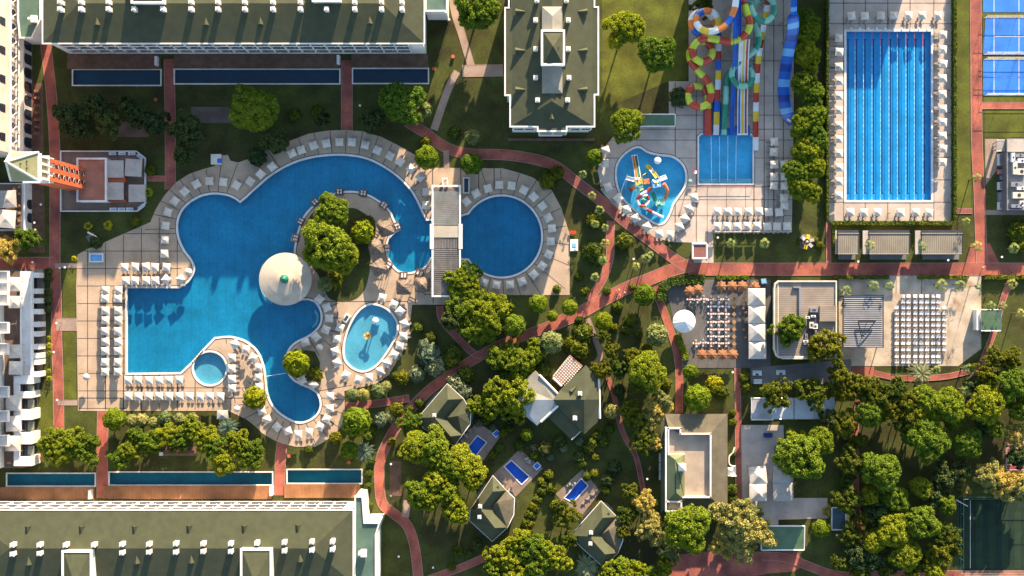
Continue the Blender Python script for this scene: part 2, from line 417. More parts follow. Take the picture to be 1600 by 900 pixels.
def pool(label, px, water, floor, depth=1.15, cope=.55, cat='pool', deck=True, gut=True, extra=None, z0=0.0, wz=-.12):
    poly = PL(px); c = sum(poly, Vector())/len(poly)
    poly = [(p.x, p.y) for p in poly]
    if area(poly) < 0: poly = poly[::-1]
    POOLS.append(poly)
    t = thing('swimming_pool', label, cat, (c.x, c.y, 0))
    m = MB(); cdt(m, poly, [], -depth)
    n = len(poly); m.add([(q[0], q[1], -depth) for q in poly]+[(q[0], q[1], .05) for q in poly], [(i, (i+1) % n, n+(i+1) % n, n+i) for i in range(n)])
    m.part('basin', floor, t)
    m = MB(); cdt(m, poly, [], wz); m.part('water', water, t)
    m = MB(); o = offset(poly, cope); pp = [Vector(q) for q in poly]
    ring(m, offset(poly, -.06), o, -.3, .16); m.part('coping', COPE, t)
    if gut:
        m = MB(); ring(m, offset(poly, cope+.02), offset(poly, cope+.24), 0, .085); m.part('drain_channel', JOINT, t)
    if extra: extra(t)
    return t
def lanes(t):
    for i in range(10):
        x = 1325+13.25*i; m = MB()
        a = P(1325+13.25*i, 62, -1.15); b = P(1325+13.25*i, 302, -1.15); x = a.x
        m.box(((a.x), (a.y+b.y)/2, -1.142), (.34, abs(a.y-b.y), .012)); m.box((a.x, a.y, -1.14), (.9, .28, .012)); m.box((a.x, b.y, -1.14), (.9, .28, .012))
        if i in (0,): pass
        m.part('lane_marking', mat('navy_tile', (.01, .03, .12), .5), t)
    for i in range(9):
        x = P(1336+13.25*i, 0).x; a = P(0, 49.6).y; b = P(0, 312.4).y; m = MB()
        nseg = 60
        for k in range(nseg):
            m.use([mat('pale_float', (.16, .40, .62), .5), mat('sky_float', (.34, .62, .78), .5)][k % 2] if k > 4 else mat('red_float', (.5, .1, .12), .5))
            y0 = a+(b-a)*k/nseg; y1 = a+(b-a)*(k+1)/nseg
            m.box((x, (y0+y1)/2, -.09), (.15, abs(y1-y0)*.96, .1))
        m.part('lane_rope', None, t)
    for i in range(10):
        p = P(1329.5+13.25*i, 45.2); m = MB(); m.use(WHITEP).box((p.x, p.y, .5), (.55, .6, .08), tilt=.12); m.use(DARK).box((p.x, p.y+.1, .3), (.25, .3, .36))
        m.part('starting_block', None, t)
cS2 = mat('pale_step', (.35, .50, .55), .5)
def strings(t):
    for i in range(4):
        a = P(1111+13.2*i, 213); b = P(1112+12.5*i, 284); m = MB()
        m.tube([a.lerp(b, k/52)-Vector((0, 0, .06)) for k in range(53)], [.02 if k % 2 else .1 for k in range(53)], 6)
        m.part('float_line', mat('white_float', (.8, .85, .9), .5), t)
    a, b = P(1093, 286.5, 0), P(1175, 279, 0); m = MB(); m.box2((a.x, a.y, -.8), (b.x, b.y, -.35)); m.part('step', cS2, t)
def arcs(t):
    for (cx, cy, r_, a0, a1) in ((481, 497, 16.5, -65, 50), (481, 497, 14.5, -60, 45), (452, 436, 47, 150, 235), (452, 436, 44.5, 150, 240)):
        m = MB(); pts = [P(cx+r_*math.cos(math.radians(a)), cy-r_*math.sin(math.radians(a)), -.6) for a in range(a0, a1, 6)]; m.tube(pts, .12, 5); m.part('step_edge', COPE, t)
pool('large blue free-form swimming pool curling around the tree island', smooth(main_px), WAT, PF, extra=arcs)
pool('round deep blue swimming pool on the right of the pergola bridge', round_px, WATD, PF)
pool('small round whirlpool beside the angled corner of the large pool', jac_px, WATL, PFL, .9)
pool('egg-shaped light blue children pool with a yellow fountain in it', smooth(kids_px), WATL, PFL, .7)
pool('heart-shaped blue splash pool around the colourful water play structure', smooth(slidepool_px), WATL, PFS, .8)
pool('long rectangular lane pool with starting blocks and white lane ropes', lane_px, WATL, PFO, 1.15, .6, gut=False, extra=lanes)
pool('rectangular landing pool at the foot of the striped waterslides', land_px, WATL, PFS, .8, .45, extra=strings)
nm = ['leftmost', 'longest', 'rightmost']
for i, ((x0, y0), (x1, y1)) in enumerate(strips_px):
    top = i < 3
    pool(f"{nm[i%3]} narrow {'dark navy' if top else 'teal'} plunge pool below the {'upper' if top else 'lower'} long hotel roof" if top else
         f"{nm[i%3]} narrow teal plunge pool above the lower long hotel block", [(x0, y0), (x1, y0), (x1, y1), (x0, y1)], WATD, PFN if top else PFT, 1.2, .3, gut=False)
for i, q in enumerate(vp[:3]):
    pool(["bright blue villa pool beside the topmost small green-roofed villa", "bright blue villa pool above the lower left small villa", "bright blue villa pool above the lower right small villa"][i], q, WATL, mat('cobalt_tile', (.01, .12, .62), .5, .1, .3), .9, .2, gut=False)

# ------------------------------------------------------------------ ground and paving
g = MB(); B = 2500
cdt(g, [(-B, -B), (B, -B), (B, B), (-B, B)], POOLS, 0); struct('ground', g, GRASS)
def paving(name, px_or_world, m, z, th=.1, world=False, holes=None, joints=None, jm=None):
    poly = px_or_world if world else PL(px_or_world)
    poly = [(p[0], p[1]) for p in poly]
    if area(poly) < 0: poly = poly[::-1]
    hs = []
    for q in (holes if holes is not None else POOLS):
        if inside(q[0], poly) and inside(q[len(q)//2], poly): hs.append(q)
    mb = MB(); mb.use(m); slab(mb, poly, hs, z, th)
    if joints:
        mb.use(jm or JOINT)
        for a, b, wd in joints:
            A = P(*a); Bv = P(*b); n = max(2, int((Bv-A).length/.35)); run = None
            d = (Bv-A).normalized(); nn = Vector((-d.y, d.x, 0))*wd/2
            for k in range(n+1):
                q = A.lerp(Bv, k/n); ok = k < n and inside(q, poly) and not any(inside(q, h) for h in hs)
                if ok and run is None: run = q
                if not ok and run is not None:
                    e = A.lerp(Bv, (k-1)/n)
                    mb.add([run-nn+Vector((0, 0, z+.008)), e-nn+Vector((0, 0, z+.008)), e+nn+Vector((0, 0, z+.008)), run+nn+Vector((0, 0, z+.008))], [(0, 1, 2, 3)]); run = None
    return struct(name, mb)
deck_px = [(119, 450), (121, 398), (137, 389), (160, 380), (235, 347), (242, 330), (248, 319), (258, 304), (275, 285), (295, 272), (315, 265), (336, 259), (335, 244), (356, 242), (360, 251), (372, 254), (392, 247), (415, 236), (450, 221), (482, 209), (512, 204), (540, 203), (566, 205), (596, 214), (622, 227), (650, 243), (664, 262),
 (785, 263), (805, 268), (832, 277), (862, 297), (877, 325), (885, 350), (890, 365), (890, 461), (760, 461), (745, 476), (644, 476), (640, 512), (636, 537), (625, 557), (607, 586), (587, 600), (560, 606), (538, 611), (539, 640), (537, 660), (525, 677), (507, 690), (492, 698), (462, 698), (440, 693), (425, 686), (410, 677), (400, 667), (385, 655), (357, 642), (122, 642)]
J = []
for k in range(6): x = 137+28*k; J.append(((x, 340), (x, 642), .24))
for k in range(11): y = 365+27.3*k; J.append(((119, y), (285 if y < 445 else 200, y), .23))
for x in (165, 193, 221, 249, 277, 305, 333, 361): J.append(((x, 586), (x, 642), .25))
J.append(((200, 606), (400, 606), .2)); J.append(((119, 622), (400, 622), .3))
def radial(cx, cy, r0, r1, a0, a1, st, wd=.23):
    a = a0
    while a <= a1:
        t = math.radians(a); J.append(((cx+r0*math.cos(t), cy-r0*math.sin(t)), (cx+r1*math.cos(t), cy-r1*math.sin(t)), wd)); a += st
radial(535, 395, 152, 205, 35, 128, 7.6); radial(335, 355, 52, 110, 70, 185, 14)
radial(784, 369.5, 64, 130, -170, 120, 16.3); radial(458, 618, 42, 95, 190, 380, 15); radial(465, 497, 34, 70, -80, 50, 20); radial(560, 372, 74, 120, 20, 150, 20)
radial(358, 575, 38, 58, -80, 100, 22)
J += [((540, 604), (525, 470), .25), ((676, 263), (676, 290), .3), ((720, 263), (720, 300), .3), ((748, 263), (748, 300), .3), ((772, 263), (772, 300), .3), ((725, 460), (660, 460), .3), ((500, 471), (640, 471), .25), ((649, 430), (649, 476), .3), ((677, 420), (677, 476), .3), ((845, 262), (890, 300), .3)]
paving('pool_deck', deck_px, DECK, .06, joints=J)
# raised lawns inside the deck
isl = smooth([(540, 325), (556, 326), (573, 336), (585, 346), (586, 368), (577, 385), (579, 405), (577, 427), (571, 450), (559, 465), (542, 471), (524, 470), (512, 463), (500, 434), (485, 411), (477, 387), (478, 350), (500, 325)])
paving('island_lawn', isl, GRASS, .10)
paving('tree_bed_lawn', [(474, 547), (492, 549), (500, 566), (499, 590), (478, 596), (462, 590), (454, 572)], GRASS, .10)
paving('lawn_wedge', [(645, 477), (680, 477), (684, 520), (640, 540)], GRASS, .02, .02)

wp_px = [(1076, -60), (1240, -60), (1240, 180), (1237, 363), (1114, 364), (1115, 411), (1082, 411), (1081, 379), (1050, 378), (1019, 371), (990, 346), (957, 318), (941, 300), (934, 268), (937, 246), (946, 228), (958, 214), (984, 206), (1000, 197), (1000, 180), (1045, 180), (1045, 127), (1076, 127)]
J2 = [((x, -60), (x, 400), .35) for x in (1055, 1088, 1178, 1194, 1209, 1224)]+[((x, 290), (x, 400), .2) for x in (1105, 1135, 1165, 1200)]+[((930, y), (1250, y), .25) for y in (40, 95, 150, 180, 202, 219, 247, 292, 312, 337)]
paving('water_park_deck', wp_px, DECKW, .06, joints=J2, jm=JOINT2)
ol_px = [(1291, -60), (1487, -60), (1487, 345), (1291, 345)]
paving('lane_pool_deck', ol_px, DECKW, .06, joints=[((x, -60), (x, 345), .3) for x in (1318, 1352, 1387, 1422, 1459)]+[((1291, y), (1487, y), .3) for y in (5, 37, 72, 106, 141, 176, 211, 246, 281, 316)], jm=JOINT2)
def path(pts, wd, m=RED, z=.03, name='path'):
    w_ = strip(pts, wd); w_ = [(p.x, p.y) for p in w_]
    mb = MB(); mb.use(m); n = len(w_)//2
    for i in range(n-1):
        a, b, c, d = w_[i], w_[i+1], w_[2*n-2-i], w_[2*n-1-i]
        mb.add([(*d, z), (*c, z), (*b, z), (*a, z)], [(0, 1, 2, 3)])
    mb.use(mat('kerb_stone', (.34, .20, .16), .85, .1))
    for s_ in (1, -1):
        L = [Vector(q) for q in (w_[:n] if s_ == 1 else w_[n:][::-1])]; Rr = [Vector(q) for q in (w_[n:][::-1] if s_ == 1 else w_[:n])]
        for i in range(n-1):
            a, b = L[i], L[i+1]; ia = a+(Rr[i]-a).normalized()*.16; ib = b+(Rr[i+1]-b).normalized()*.16
            vs = [(*a, z+.03), (*b, z+.03), (*ib, z+.03), (*ia, z+.03)]
            mb.add(vs if s_ == -1 else vs[::-1], [(0, 1, 2, 3)])
            mb.add([(*a, z+.03), (*b, z+.03), (*b, 0), (*a, 0)], [(0, 1, 2, 3)]); mb.add([(*ia, z+.03), (*ib, z+.03), (*ib, z), (*ia, z)], [(0, 1, 2, 3)])
    return struct(name, mb)
def cv(pts, n=6): return [(p.x, p.y) for p in curve3([(a, b, 0) for a, b in pts], n)]
zc = [0]
def pth(pts, wd, m=RED, curved=True):
    zc[0] += 1; return path(cv(pts) if curved else pts, wd, m, .025+.0035*zc[0])
pth([(70, 60), (75, 100), (80, 145), (84, 200), (86, 260), (86, 400), (88, 470), (89, 540), (91, 600), (92, 670)], 17)
pth([(-90, 411), (0, 411), (84, 411)], 19); pth([(86, 415), (121, 415)], 8, PALEP); pth([(88, 507), (120, 507)], 20, PALEP); pth([(90, 629), (121, 629)], 9, PALEP)
pth([(264.5, 92), (266, 200), (266, 296)], 17); pth([(542, 94), (542, 203)], 18); pth([(161, 642), (160, 700), (160, 778)], 18); pth([(441, 692), (438, 720), (437, 774)], 17)
pth([(705, -60), (709, 10), (722, 55), (737, 105)], 12, PALEP); pth([(722, 111), (786, 110)], 19, PALEP); pth([(715, 112), (700, 140), (678, 203)], 12, PALEP)
pth([(636, 190), (665, 208), (694, 229), (730, 240), (790, 242), (836, 249), (870, 261), (900, 284), (938, 313), (975, 345), (1012, 373), (1050, 402), (1080, 420)], 17)
pth([(697, 235), (698, 263)], 9, PALEP); pth([(230, 279), (258, 279)], 9)
pth([(955, 345), (953, 372), (953, 400), (942, 435), (920, 470)], 13)
pth([(1085, 413), (1050, 422), (1010, 438), (975, 452), (940, 470), (905, 489), (860, 509), (800, 532), (757, 552), (712, 580), (668, 612), (628, 655), (605, 692), (594, 722), (593, 755), (598, 787), (620, 806), (637, 822), (648, 855), (654, 905), (660, 960)], [20]*36+[16]*200, RED)
pth([(637, 782), (633, 808)], 12, PALEP); pth([(765, 867), (725, 885), (670, 905)], 12)
pth([(687, 478), (691, 500), (715, 528), (737, 550), (752, 556)], 11); pth([(540, 635), (590, 630), (640, 622)], 12)
pth([(1022, 448), (1040, 495), (1055, 540), (1061, 580), (1061, 645)], 12)
pth([(918, 498), (930, 530), (938, 556), (926, 572)], 9, PALEP); pth([(950, 590), (960, 620), (968, 660), (980, 690), (993, 712), (1001, 745), (1006, 775)], 8)
pth([(1075, 420.5), (1700, 420.5)], 20, RED, False)
pth([(1524, -60), (1525, 100), (1526, 220), (1530, 300), (1532, 360), (1534, 412)], 18); pth([(1534, 165), (1700, 165)], 11); pth([(1487, 329.5), (1519, 329.5)], 9); pth([(1538, 332), (1700, 332)], 8, PALEP)
pth([(1294.5, 346), (1294.5, 411)], 8); pth([(1152, 575), (1153, 640), (1154, 787)], 10)
pth([(1366, 583), (1400, 590), (1440, 591), (1480, 588), (1515, 580)], 9); pth([(1583, 430), (1568, 465), (1552, 520), (1530, 575), (1512, 600)], 10)
pth([(1345, 600), (1338, 650), (1337, 760), (1345, 840), (1350, 893)], 9); pth([(1330, 897), (1700, 897)], 11); pth([(1190, 868), (1230, 872), (1270, 887), (1300, 897), (1345, 902)], 14)
paving('forecourt', [(1040, 870), (1090, 862), (1200, 862), (1245, 862), (1262, 880), (1240, 893), (1200, 896), (1160, 905), (1160, 960), (1040, 960)], RED, .022, .02)
paving('path_widening', [(1517, 380), (1546, 380), (1562, 411), (1508, 411)], RED, .02, .02)
paving('small_plaza', [(1330, 573), (1366, 573), (1366, 593), (1334, 593)], RED, .02, .02)
paving('corner_paving', [(1539, 217), (1560, 217), (1560, 262), (1540, 290)], PALEP, .02, .02)
paving('patio', [(1037, 437), (1204, 437), (1204, 575), (1066, 575), (1057, 520)], mat('slate_deck', (.11, .105, .10), .75, .16, .1, pat=('grid', 2.6, .07, .75)), .07)
paving('patio', [(1173, 575), (1330, 561), (1330, 600), (1173, 600)], GREYD, .075)
paving('plaza', [(1310, 431), (1533, 431), (1533, 545), (1497, 572), (1311, 572)], PLAZA, .07, joints=[((1400, 430), (1400, 461), .2), ((1440, 430), (1440, 461), .2)])
paving('service_terrace', [(1158, 664), (1224, 664), (1226, 720), (1239, 726), (1240, 778), (1293, 778), (1293, 810), (1216, 812), (1216, 820), (1190, 820), (1190, 800), (1160, 790)], DECKW, .07)
paving('terrace', [(96, 236), (215, 236), (229, 247), (229, 318), (216, 331), (96, 331)], mat('brown_tile', (.21, .15, .115), .8, .1, .3, pat=('grid', .6, .04, .8)), .25, .25)
paving('wood_patio', [(49, 130), (67, 130), (70, 395), (0, 395), (0, 360), (50, 360)], WOODD, .05, .05)
paving('courtyard', [(-60, 421), (69, 421), (72, 540), (62, 600), (58, 640), (55, 728), (-60, 728)], PALEP, .05, .05)
paving('wood_patio', [(609, 720), (627, 720), (627, 775), (609, 775)], WOODD, .05, .05)
paving('sand_patch', [(298, 167), (357, 167), (365, 192), (300, 192)], mat('grey_earth', (.12, .09, .075), .9, .2, .3), .03, .03)
paving('sand_patch', [(181, 190), (233, 190), (233, 214), (181, 214)], mat('brown_earth', (.17, .11, .08), .9, .3, .3), .03, .03)
paving('sand_patch', [(249, 698), (308, 698), (308, 712), (247, 712)], mat('brown_earth', (.17, .11, .08)), .03, .03)
VP = mat('villa_tile', (.24, .18, .145), .8, .15, .4, pat=('grid', .6, .05, .85))
paving('villa_patio', [(706, 700), (745, 660), (782, 682), (744, 735)], VP, .05, .05, holes=POOLS)
paving('villa_patio', [(768, 744), (812, 702), (848, 732), (806, 776)], VP, .05, .05, holes=POOLS)
paving('villa_patio', [(868, 772), (910, 733), (938, 768), (906, 810)], VP, .05, .05, holes=POOLS)
for q in ([(1540, 28), (1700, 28), (1700, 86), (1536, 86)], [(1536, 93), (1700, 93), (1700, 149), (1536, 149)], [(1536, -60), (1700, -60), (1700, 19), (1536, 19)]):
    mb = MB(); mb.use(mat('blue_court', (.025, .17, .58), .7, .12, .15)); pl = PL(q); slab(mb, [(p.x, p.y) for p in pl], [], .05, .05)
    ys = [(q[0][1]+q[2][1])/2]
    mb.use(WHITE)
    def ln(x0, y0, x1, y1):
        a = P(x0, y0); b = P(x1, y1); mb.box(((a.x+b.x)/2, (a.y+b.y)/2, .056), (max(.14, abs(a.x-b.x)), max(.14, abs(a.y-b.y)), .012))
    ym = ys[0]; y0, y1 = (q[0][1], q[2][1])
    ln(1553, y0+1, 1553, y1-1); ln(1553, ym, 1700, ym); ln(1592, y0+1, 1592, y1-1); 
    struct('tennis_court', mb)
fld = MB(); fld.use(mat('turf_a', (.010, .026, .016), .95)); q = [(p.x, p.y) for p in PL([(1497, 778), (1720, 778), (1720, 892), (1497, 892)])]; slab(fld, q, [], .03, .03)
fld.use(mat('turf_b', (.016, .036, .018), .95))
for k in range(10): a = P(1505+20*k, 782); b = P(1515+20*k, 888); fld.box(((a.x+b.x)/2, (a.y+b.y)/2, .034), (b.x-a.x, a.y-b.y, .012))
fld.use(WHITE)
for x in (1516,): a = P(x, 782); b = P(x, 888); fld.box((a.x, (a.y+b.y)/2, .045), (.12, a.y-b.y, .012))
struct('football_pitch', fld)
cr = MB(); cr.use(mat('maroon_court', (.22, .06, .06), .8, .1)); slab(cr, [(p.x, p.y) for p in PL([(1570, 691), (1720, 691), (1720, 737), (1570, 737)])], [], .04, .04)
cr.use(WHITE)
for x0, y0, x1, y1 in ((1573, 694, 1573, 734), (1573, 694, 1700, 694), (1573, 734, 1700, 734), (1590, 700, 1590, 726), (1573, 700, 1590, 700), (1573, 726, 1590, 726)):
    a = P(x0, y0); b = P(x1, y1); cr.box(((a.x+b.x)/2, (a.y+b.y)/2, .046), (max(.12, abs(a.x-b.x)), max(.12, abs(a.y-b.y)), .012))
struct('basketball_court', cr)
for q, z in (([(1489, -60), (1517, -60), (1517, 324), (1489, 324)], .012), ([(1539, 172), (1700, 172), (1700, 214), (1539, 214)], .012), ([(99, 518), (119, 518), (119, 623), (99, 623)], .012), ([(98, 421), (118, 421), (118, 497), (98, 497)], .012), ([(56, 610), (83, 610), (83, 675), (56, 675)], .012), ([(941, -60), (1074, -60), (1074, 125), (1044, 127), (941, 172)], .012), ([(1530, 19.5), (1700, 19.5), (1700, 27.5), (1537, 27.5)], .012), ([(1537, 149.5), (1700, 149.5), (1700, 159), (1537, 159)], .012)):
    mb = MB(); slab(mb, [(p.x, p.y) for p in PL(q)], [], z, .01); struct('lawn', mb, GRASS_SUN)
# ------------------------------------------------------------------ buildings
def rect(px0, py0, px1, py1, z):
    a = P(px0, py1, z); b = P(px1, py0, z); return a.x, a.y, b.x, b.y
def hip(mb, r, ze, zr, i0, i1, along='x', ov=0, both=None):
    """hip roof on world rect r; i0, i1 = hip inset at either end of the ridge"""
    x0, y0, x1, y1 = r[0]-ov, r[1]-ov, r[2]+ov, r[3]+ov
    mats = both or (None, None)
    if along == 'x':
        ym = (y0+y1)/2; a = (x0+i0, ym, zr); b = (x1-i1, ym, zr)
        c = [(x0, y0, ze), (x1, y0, ze), (x1, y1, ze), (x0, y1, ze)]
        mb.use(ROOF); mb.add([c[0], c[1], b, a], [(0, 1, 2, 3)]); mb.add([c[2], c[3], a, b], [(0, 1, 2, 3)])
        mb.use(ROOFX); mb.add([c[1], c[2], b], [(0, 1, 2)]); mb.add([c[3], c[0], a], [(0, 1, 2)])
    else:
        xm = (x0+x1)/2; a = (xm, y0+i0, zr); b = (xm, y1-i1, zr)
        c = [(x0, y0, ze), (x1, y0, ze), (x1, y1, ze), (x0, y1, ze)]
        mb.use(ROOFX); mb.add([c[1], c[2], b, a], [(0, 1, 2, 3)]); mb.add([c[3], c[0], a, b], [(0, 1, 2, 3)])
        mb.use(ROOF); mb.add([c[0], c[1], a], [(0, 1, 2)]); mb.add([c[2], c[3], b], [(0, 1, 2)])
    mb.add([(x0, y0, ze), (x1, y0, ze), (x1, y1, ze), (x0, y1, ze)], [(3, 2, 1, 0)])
def frame(mb, r, w_, z0, z1, out=True):
    x0, y0, x1, y1 = r
    mb.box2((x0-w_, y0-w_, z0), (x1+w_, y0, z1)); mb.box2((x0-w_, y1, z0), (x1+w_, y1+w_, z1))
    mb.box2((x0-w_, y0, z0), (x0, y1, z1)); mb.box2((x1, y0, z0), (x1+w_, y1, z1))
def chimney(root, px, py, zb, h=1.9, s=1.25):
    p = P(px, py, zb+h); m = MB(); m.use(WHITE)
    m.box((p.x, p.y, zb+h/2-.4), (s*.86, s*.86, h+.8)); m.box((p.x, p.y, zb+h+.06), (s, s, .16))
    m.use(DARK); m.box((p.x, p.y-s*.435, zb+h-.3), (s*.6, .03, .3)); m.use(CREAM)
    m.box((p.x, p.y, zb+h+.19), (s*.55, s*.55, .1))
    m.part('chimney', None, root)
def dormer(root, px, py, zb, dy=-1, dx=0, h=1.1, L=3.2, w_=1.7):
    """triangular roof vent: upright triangular face, ridge running back into the roof"""
    p = P(px, py, zb); m = MB(); m.use(ROOF)
    f = Vector((dx, dy, 0)); s_ = Vector((-dy, dx, 0)); a = p+f*L*.35; b = p-f*L*.65
    A = a+s_*w_/2; Bq = a-s_*w_/2; T = a+Vector((0, 0, h)); m.add([A, T, b], [(0, 1, 2)]); m.add([Bq, b, T], [(0, 1, 2)])
    m.use(DARK); m.add([A, Bq, T], [(0, 1, 2)]); m.part('roof_vent', None, root)
def cupola(root, px0, py0, px1, py1, zb, h, rise=1.6, name='roof_lantern'):
    r = rect(px0, py0, px1, py1, zb+h); m = MB(); m.use(WHITE); m.box2((r[0], r[1], zb-2.5), (r[2], r[3], zb+h-.3)); frame(m, (r[0]+.45, r[1]+.45, r[2]-.45, r[3]-.45), .6, zb+h-.4, zb+h+.1)
    q = (r[0]+.5, r[1]+.5, r[2]-.5, r[3]-.5); cx = (q[0]+q[2])/2; cy = (q[1]+q[3])/2
    w_ = m.part(name, None, root)
    m = MB(); m.use(ROOF); m.fan([(q[0], q[1], zb+h-.1), (q[2], q[1], zb+h-.1), (q[2], q[3], zb+h-.1), (q[0], q[3], zb+h-.1)], (cx, cy, zb+h+rise))
    m.use(DARK)
    for k in (-.3, .3): m.box((cx+k*(q[2]-q[0]), cy, zb+h+rise*.45), (.2, .2, .5))
    o = m.part('lantern_roof', None, root); o.parent = w_; o.location = (0, 0, 0)
    # both meshes were written relative to the building's base
def facade(root, x0, x1, yw, face, z0, floors, fh, bay, wallm, zt):
    """balcony grid standing on wall plane y=yw, facing face (+1 up in the photo, -1 down)"""
    n = max(1, round((x1-x0)/bay)); b = (x1-x0)/n
    g_ = MB(); g_.use(wallm)
    dpt = .55
    for k in range(n+1):
        x = x0+k*b; g_.box((x, yw+face*dpt/2, (z0+z0+floors*fh)/2), (.32, dpt, floors*fh))
    for f in range(floors+1):
        g_.box(((x0+x1)/2, yw+face*dpt/2, z0+f*fh), (x1-x0+.3, dpt, .35))
    for f in range(floors):
        g_.box(((x0+x1)/2, yw+face*(dpt-.05), z0+f*fh+.4), (x1-x0, .06, .5))
    g_.part('balcony_grid', None, root)
    for k in range(n):
        for f in range(floors):
            m = MB(); m.use(GLASS); xc = x0+(k+.5)*b; zc_ = z0+f*fh+fh*.48
            m.box((xc, yw+face*.03, zc_+fh*.04), (b*.86, .08, fh*.86)); m.use(WHITEP); m.box((xc+(.1 if (k+f) % 3 else -.3)*b, yw+face*.08, zc_), (.09, .05, fh*.78))
            m.box((xc, yw+face*.08, zc_+fh*.39), (b*.84, .06, .08))
            m.part('window', None, root)
def deckstrip(root, px0, px1, py0, py1, m_, z=.4, th=.4, posts=False):
    r = rect(px0, py0, px1, py1, z); m = MB(); m.use(m_); m.box2((r[0], r[1], z-th), (r[2], r[3], z)); m.part('terrace_roof', None, root)
    if not posts: return
    n = max(2, int((r[2]-r[0])/8)); yo = r[1]+.3 if r[1] > 0 else r[3]-.3
    for i in range(n+1): m = MB(); m.use(WOODD); m.box((r[0]+.2+(r[2]-r[0]-.4)*i/n, yo, (z-th)/2), (.22, .22, z-th)); m.part('post', None, root)

def hotel(label, ex0, ex1, ey0, ey1, ze, zr, i0, i1, face, fx0, fx1, chim, vents, lanterns):
    r = rect(ex0, ey0, ex1, ey1, ze); x0, y0, x1, y1 = r
    root = thing('hotel_building', label, 'building', ((x0+x1)/2, (y0+y1)/2, 0))
    m = MB(); m.use(WHITE); m.box2((x0+.9, y0+.9, 0), (x1-.9, y1-.9, ze-.35)); m.box2((x0+.2, y0+.2, ze-.7), (x1-.2, y1-.2, ze-.3)); m.part('wall', None, root)
    m = MB(); m.use(WHITE); frame(m, (x0+.35, y0+.35, x1-.35, y1-.35), .35, ze-.45, ze+.12); m.part('cornice', None, root)
    m = MB(); hip(m, r, ze, zr, i0, i1, 'x', -.36); m.use(WHITE)
    m.part('roof', None, root)
    yw = (y0+.9) if face < 0 else (y1-.9)
    ww = P(fx0, 0, ze*.6).x, P(fx1, 0, ze*.6).x
    facade(root, ww[0], ww[1], yw, face, ze-14.2, 3, 4.5, 4.0, WHITE, ze)
    for c in chim:
        zb = zr-abs((P(0, c[1], zr).y-(y0+y1)/2))*(zr-ze)/((y1-y0)/2); chimney(root, c[0], c[1], zb)
    for v in vents:
        zb = zr-abs((P(0, v[1], zr).y-(y0+y1)/2))*(zr-ze)/((y1-y0)/2); up = P(0, v[1], zr).y > (y0+y1)/2
        dormer(root, v[0], v[1], zb-.15, 1 if up else -1)
    for l_ in lanterns: cupola(root, *l_)
    return root, r
ch = [(x, 13.5) for x in (93, 126, 169, 209, 254, 298, 340, 382, 426, 469, 510, 554, 596, 628)]+[(x, 2.5) for x in (93, 126, 169, 298, 340, 382, 426, 469, 554, 596, 628)]
b1, r1 = hotel('long upper hotel block with a green roof and a row of paired white chimneys', 65.5, 664, -53, 69, 17.8, 19.9, 10.5, 11.5, -1, 100, 640, ch,
      [(152, 33), (322, 33), (407, 32), (578, 31)], [(205, -60, 256, 4.5, 19.2, 2.8), (488, -60, 532, 2, 19.2, 2.8)])
ch = [(19, 852), (61, 852), (102, 852), (146, 852), (190, 851), (232, 851), (274, 850), (317, 850), (360, 850), (401, 849), (444, 848), (487, 847), (519, 847),
      (19, 866), (61, 865), (190, 864), (232, 863), (274, 863), (317, 862), (360, 862), (444, 861), (487, 860), (519, 859)]
b2, r2 = hotel('long lower hotel block with a green roof and its white balcony front in full sun', -60, 553, 796, 913, 17.2, 19.1, 14, 11, 1, -40, 540, ch,
      [(44, 828), (128, 828), (211, 828), (296, 827), (382, 827), (466, 826), (45, 876), (214, 874), (299, 873), (469, 871)], [(97, 861, 143, 960, 18.5, 2.8), (376, 858, 424, 960, 18.5, 2.8)])
for a in ((105, 251, 84, 108), (271.5, 531, 84, 107), (549, 669, 84, 105.5)): deckstrip(b1, *a, WOODD)
for a in ((-20, 147, 761, 781), (161, 424, 759, 780), (444, 562, 756.5, 778)): deckstrip(b2, *a, WOOD)
for px, py, b in ((247, 97, b1), (144, 771, b2), (425.5, 766, b2), (530, 95, b1)):
    p = P(px, py); m = MB(); m.use(WHITE); m.box((p.x, p.y, 1.1), (.8, 2.6, 2.2)); m.part('entrance_screen', None, b)

def annex(label, poly, h, roofm, extra=None, par=.5, wallm=WHITE, name='annex_building'):
    pl = [(p.x, p.y) for p in PL(poly, h)]; pl = pl if area(pl) > 0 else pl[::-1]
    c = sum((Vector(q) for q in pl), Vector((0, 0)))/len(pl)
    t = thing(name, label, 'building', (c.x, c.y, 0))
    ins = offset(pl, -.4)
    m = MB(); m.use(wallm); m.prism(offset(pl, -.15), 0, h-.4); m.part('wall', None, t)
    m = MB(); m.use(roofm); m.prism(offset(pl, -.3), h-.6, h-.25); m.part('roof', None, t)
    m = MB(); m.use(wallm); ring(m, ins, pl, h-.7, h+par*.3); m.part('parapet', None, t)
    if extra: extra(t, pl, h)
    return t
def vent_unit(px, py, z):
    def f(t, pl, h):
        p = P(px, py, z); m = MB(); m.use(WHITEP); m.box((p.x, p.y, z-.6), (1.6, 2.0, 1.2)); m.cyl((p.x-1.1, p.y), .6, z-1.2, z+.5, 12, .4); m.part('ventilator', None, t)
    return f
annex('low annex with a teal roof tucked between the upper hotel block and its garden wall', [(664, -60), (699, -60), (699, 20), (695, 20), (695, 18), (664, 18)], 11, TEAL, None)
annex('white stair wing with a teal roof strip at the right end of the lower block', [(553.5, 840), (553.5, 960), (588, 960), (588, 836), (594, 816), (570, 816), (567, 775), (554, 775)], 13, TEAL, vent_unit(568, 865, 14.5), wallm=WHITE)
annex('small teal roofed link between the white arcade front and the upper hotel block', [(27, -60), (64, -60), (64, 30), (50, 60), (30, 60), (27, 30)], 9, TEAL, vent_unit(52, 29, 10.5))

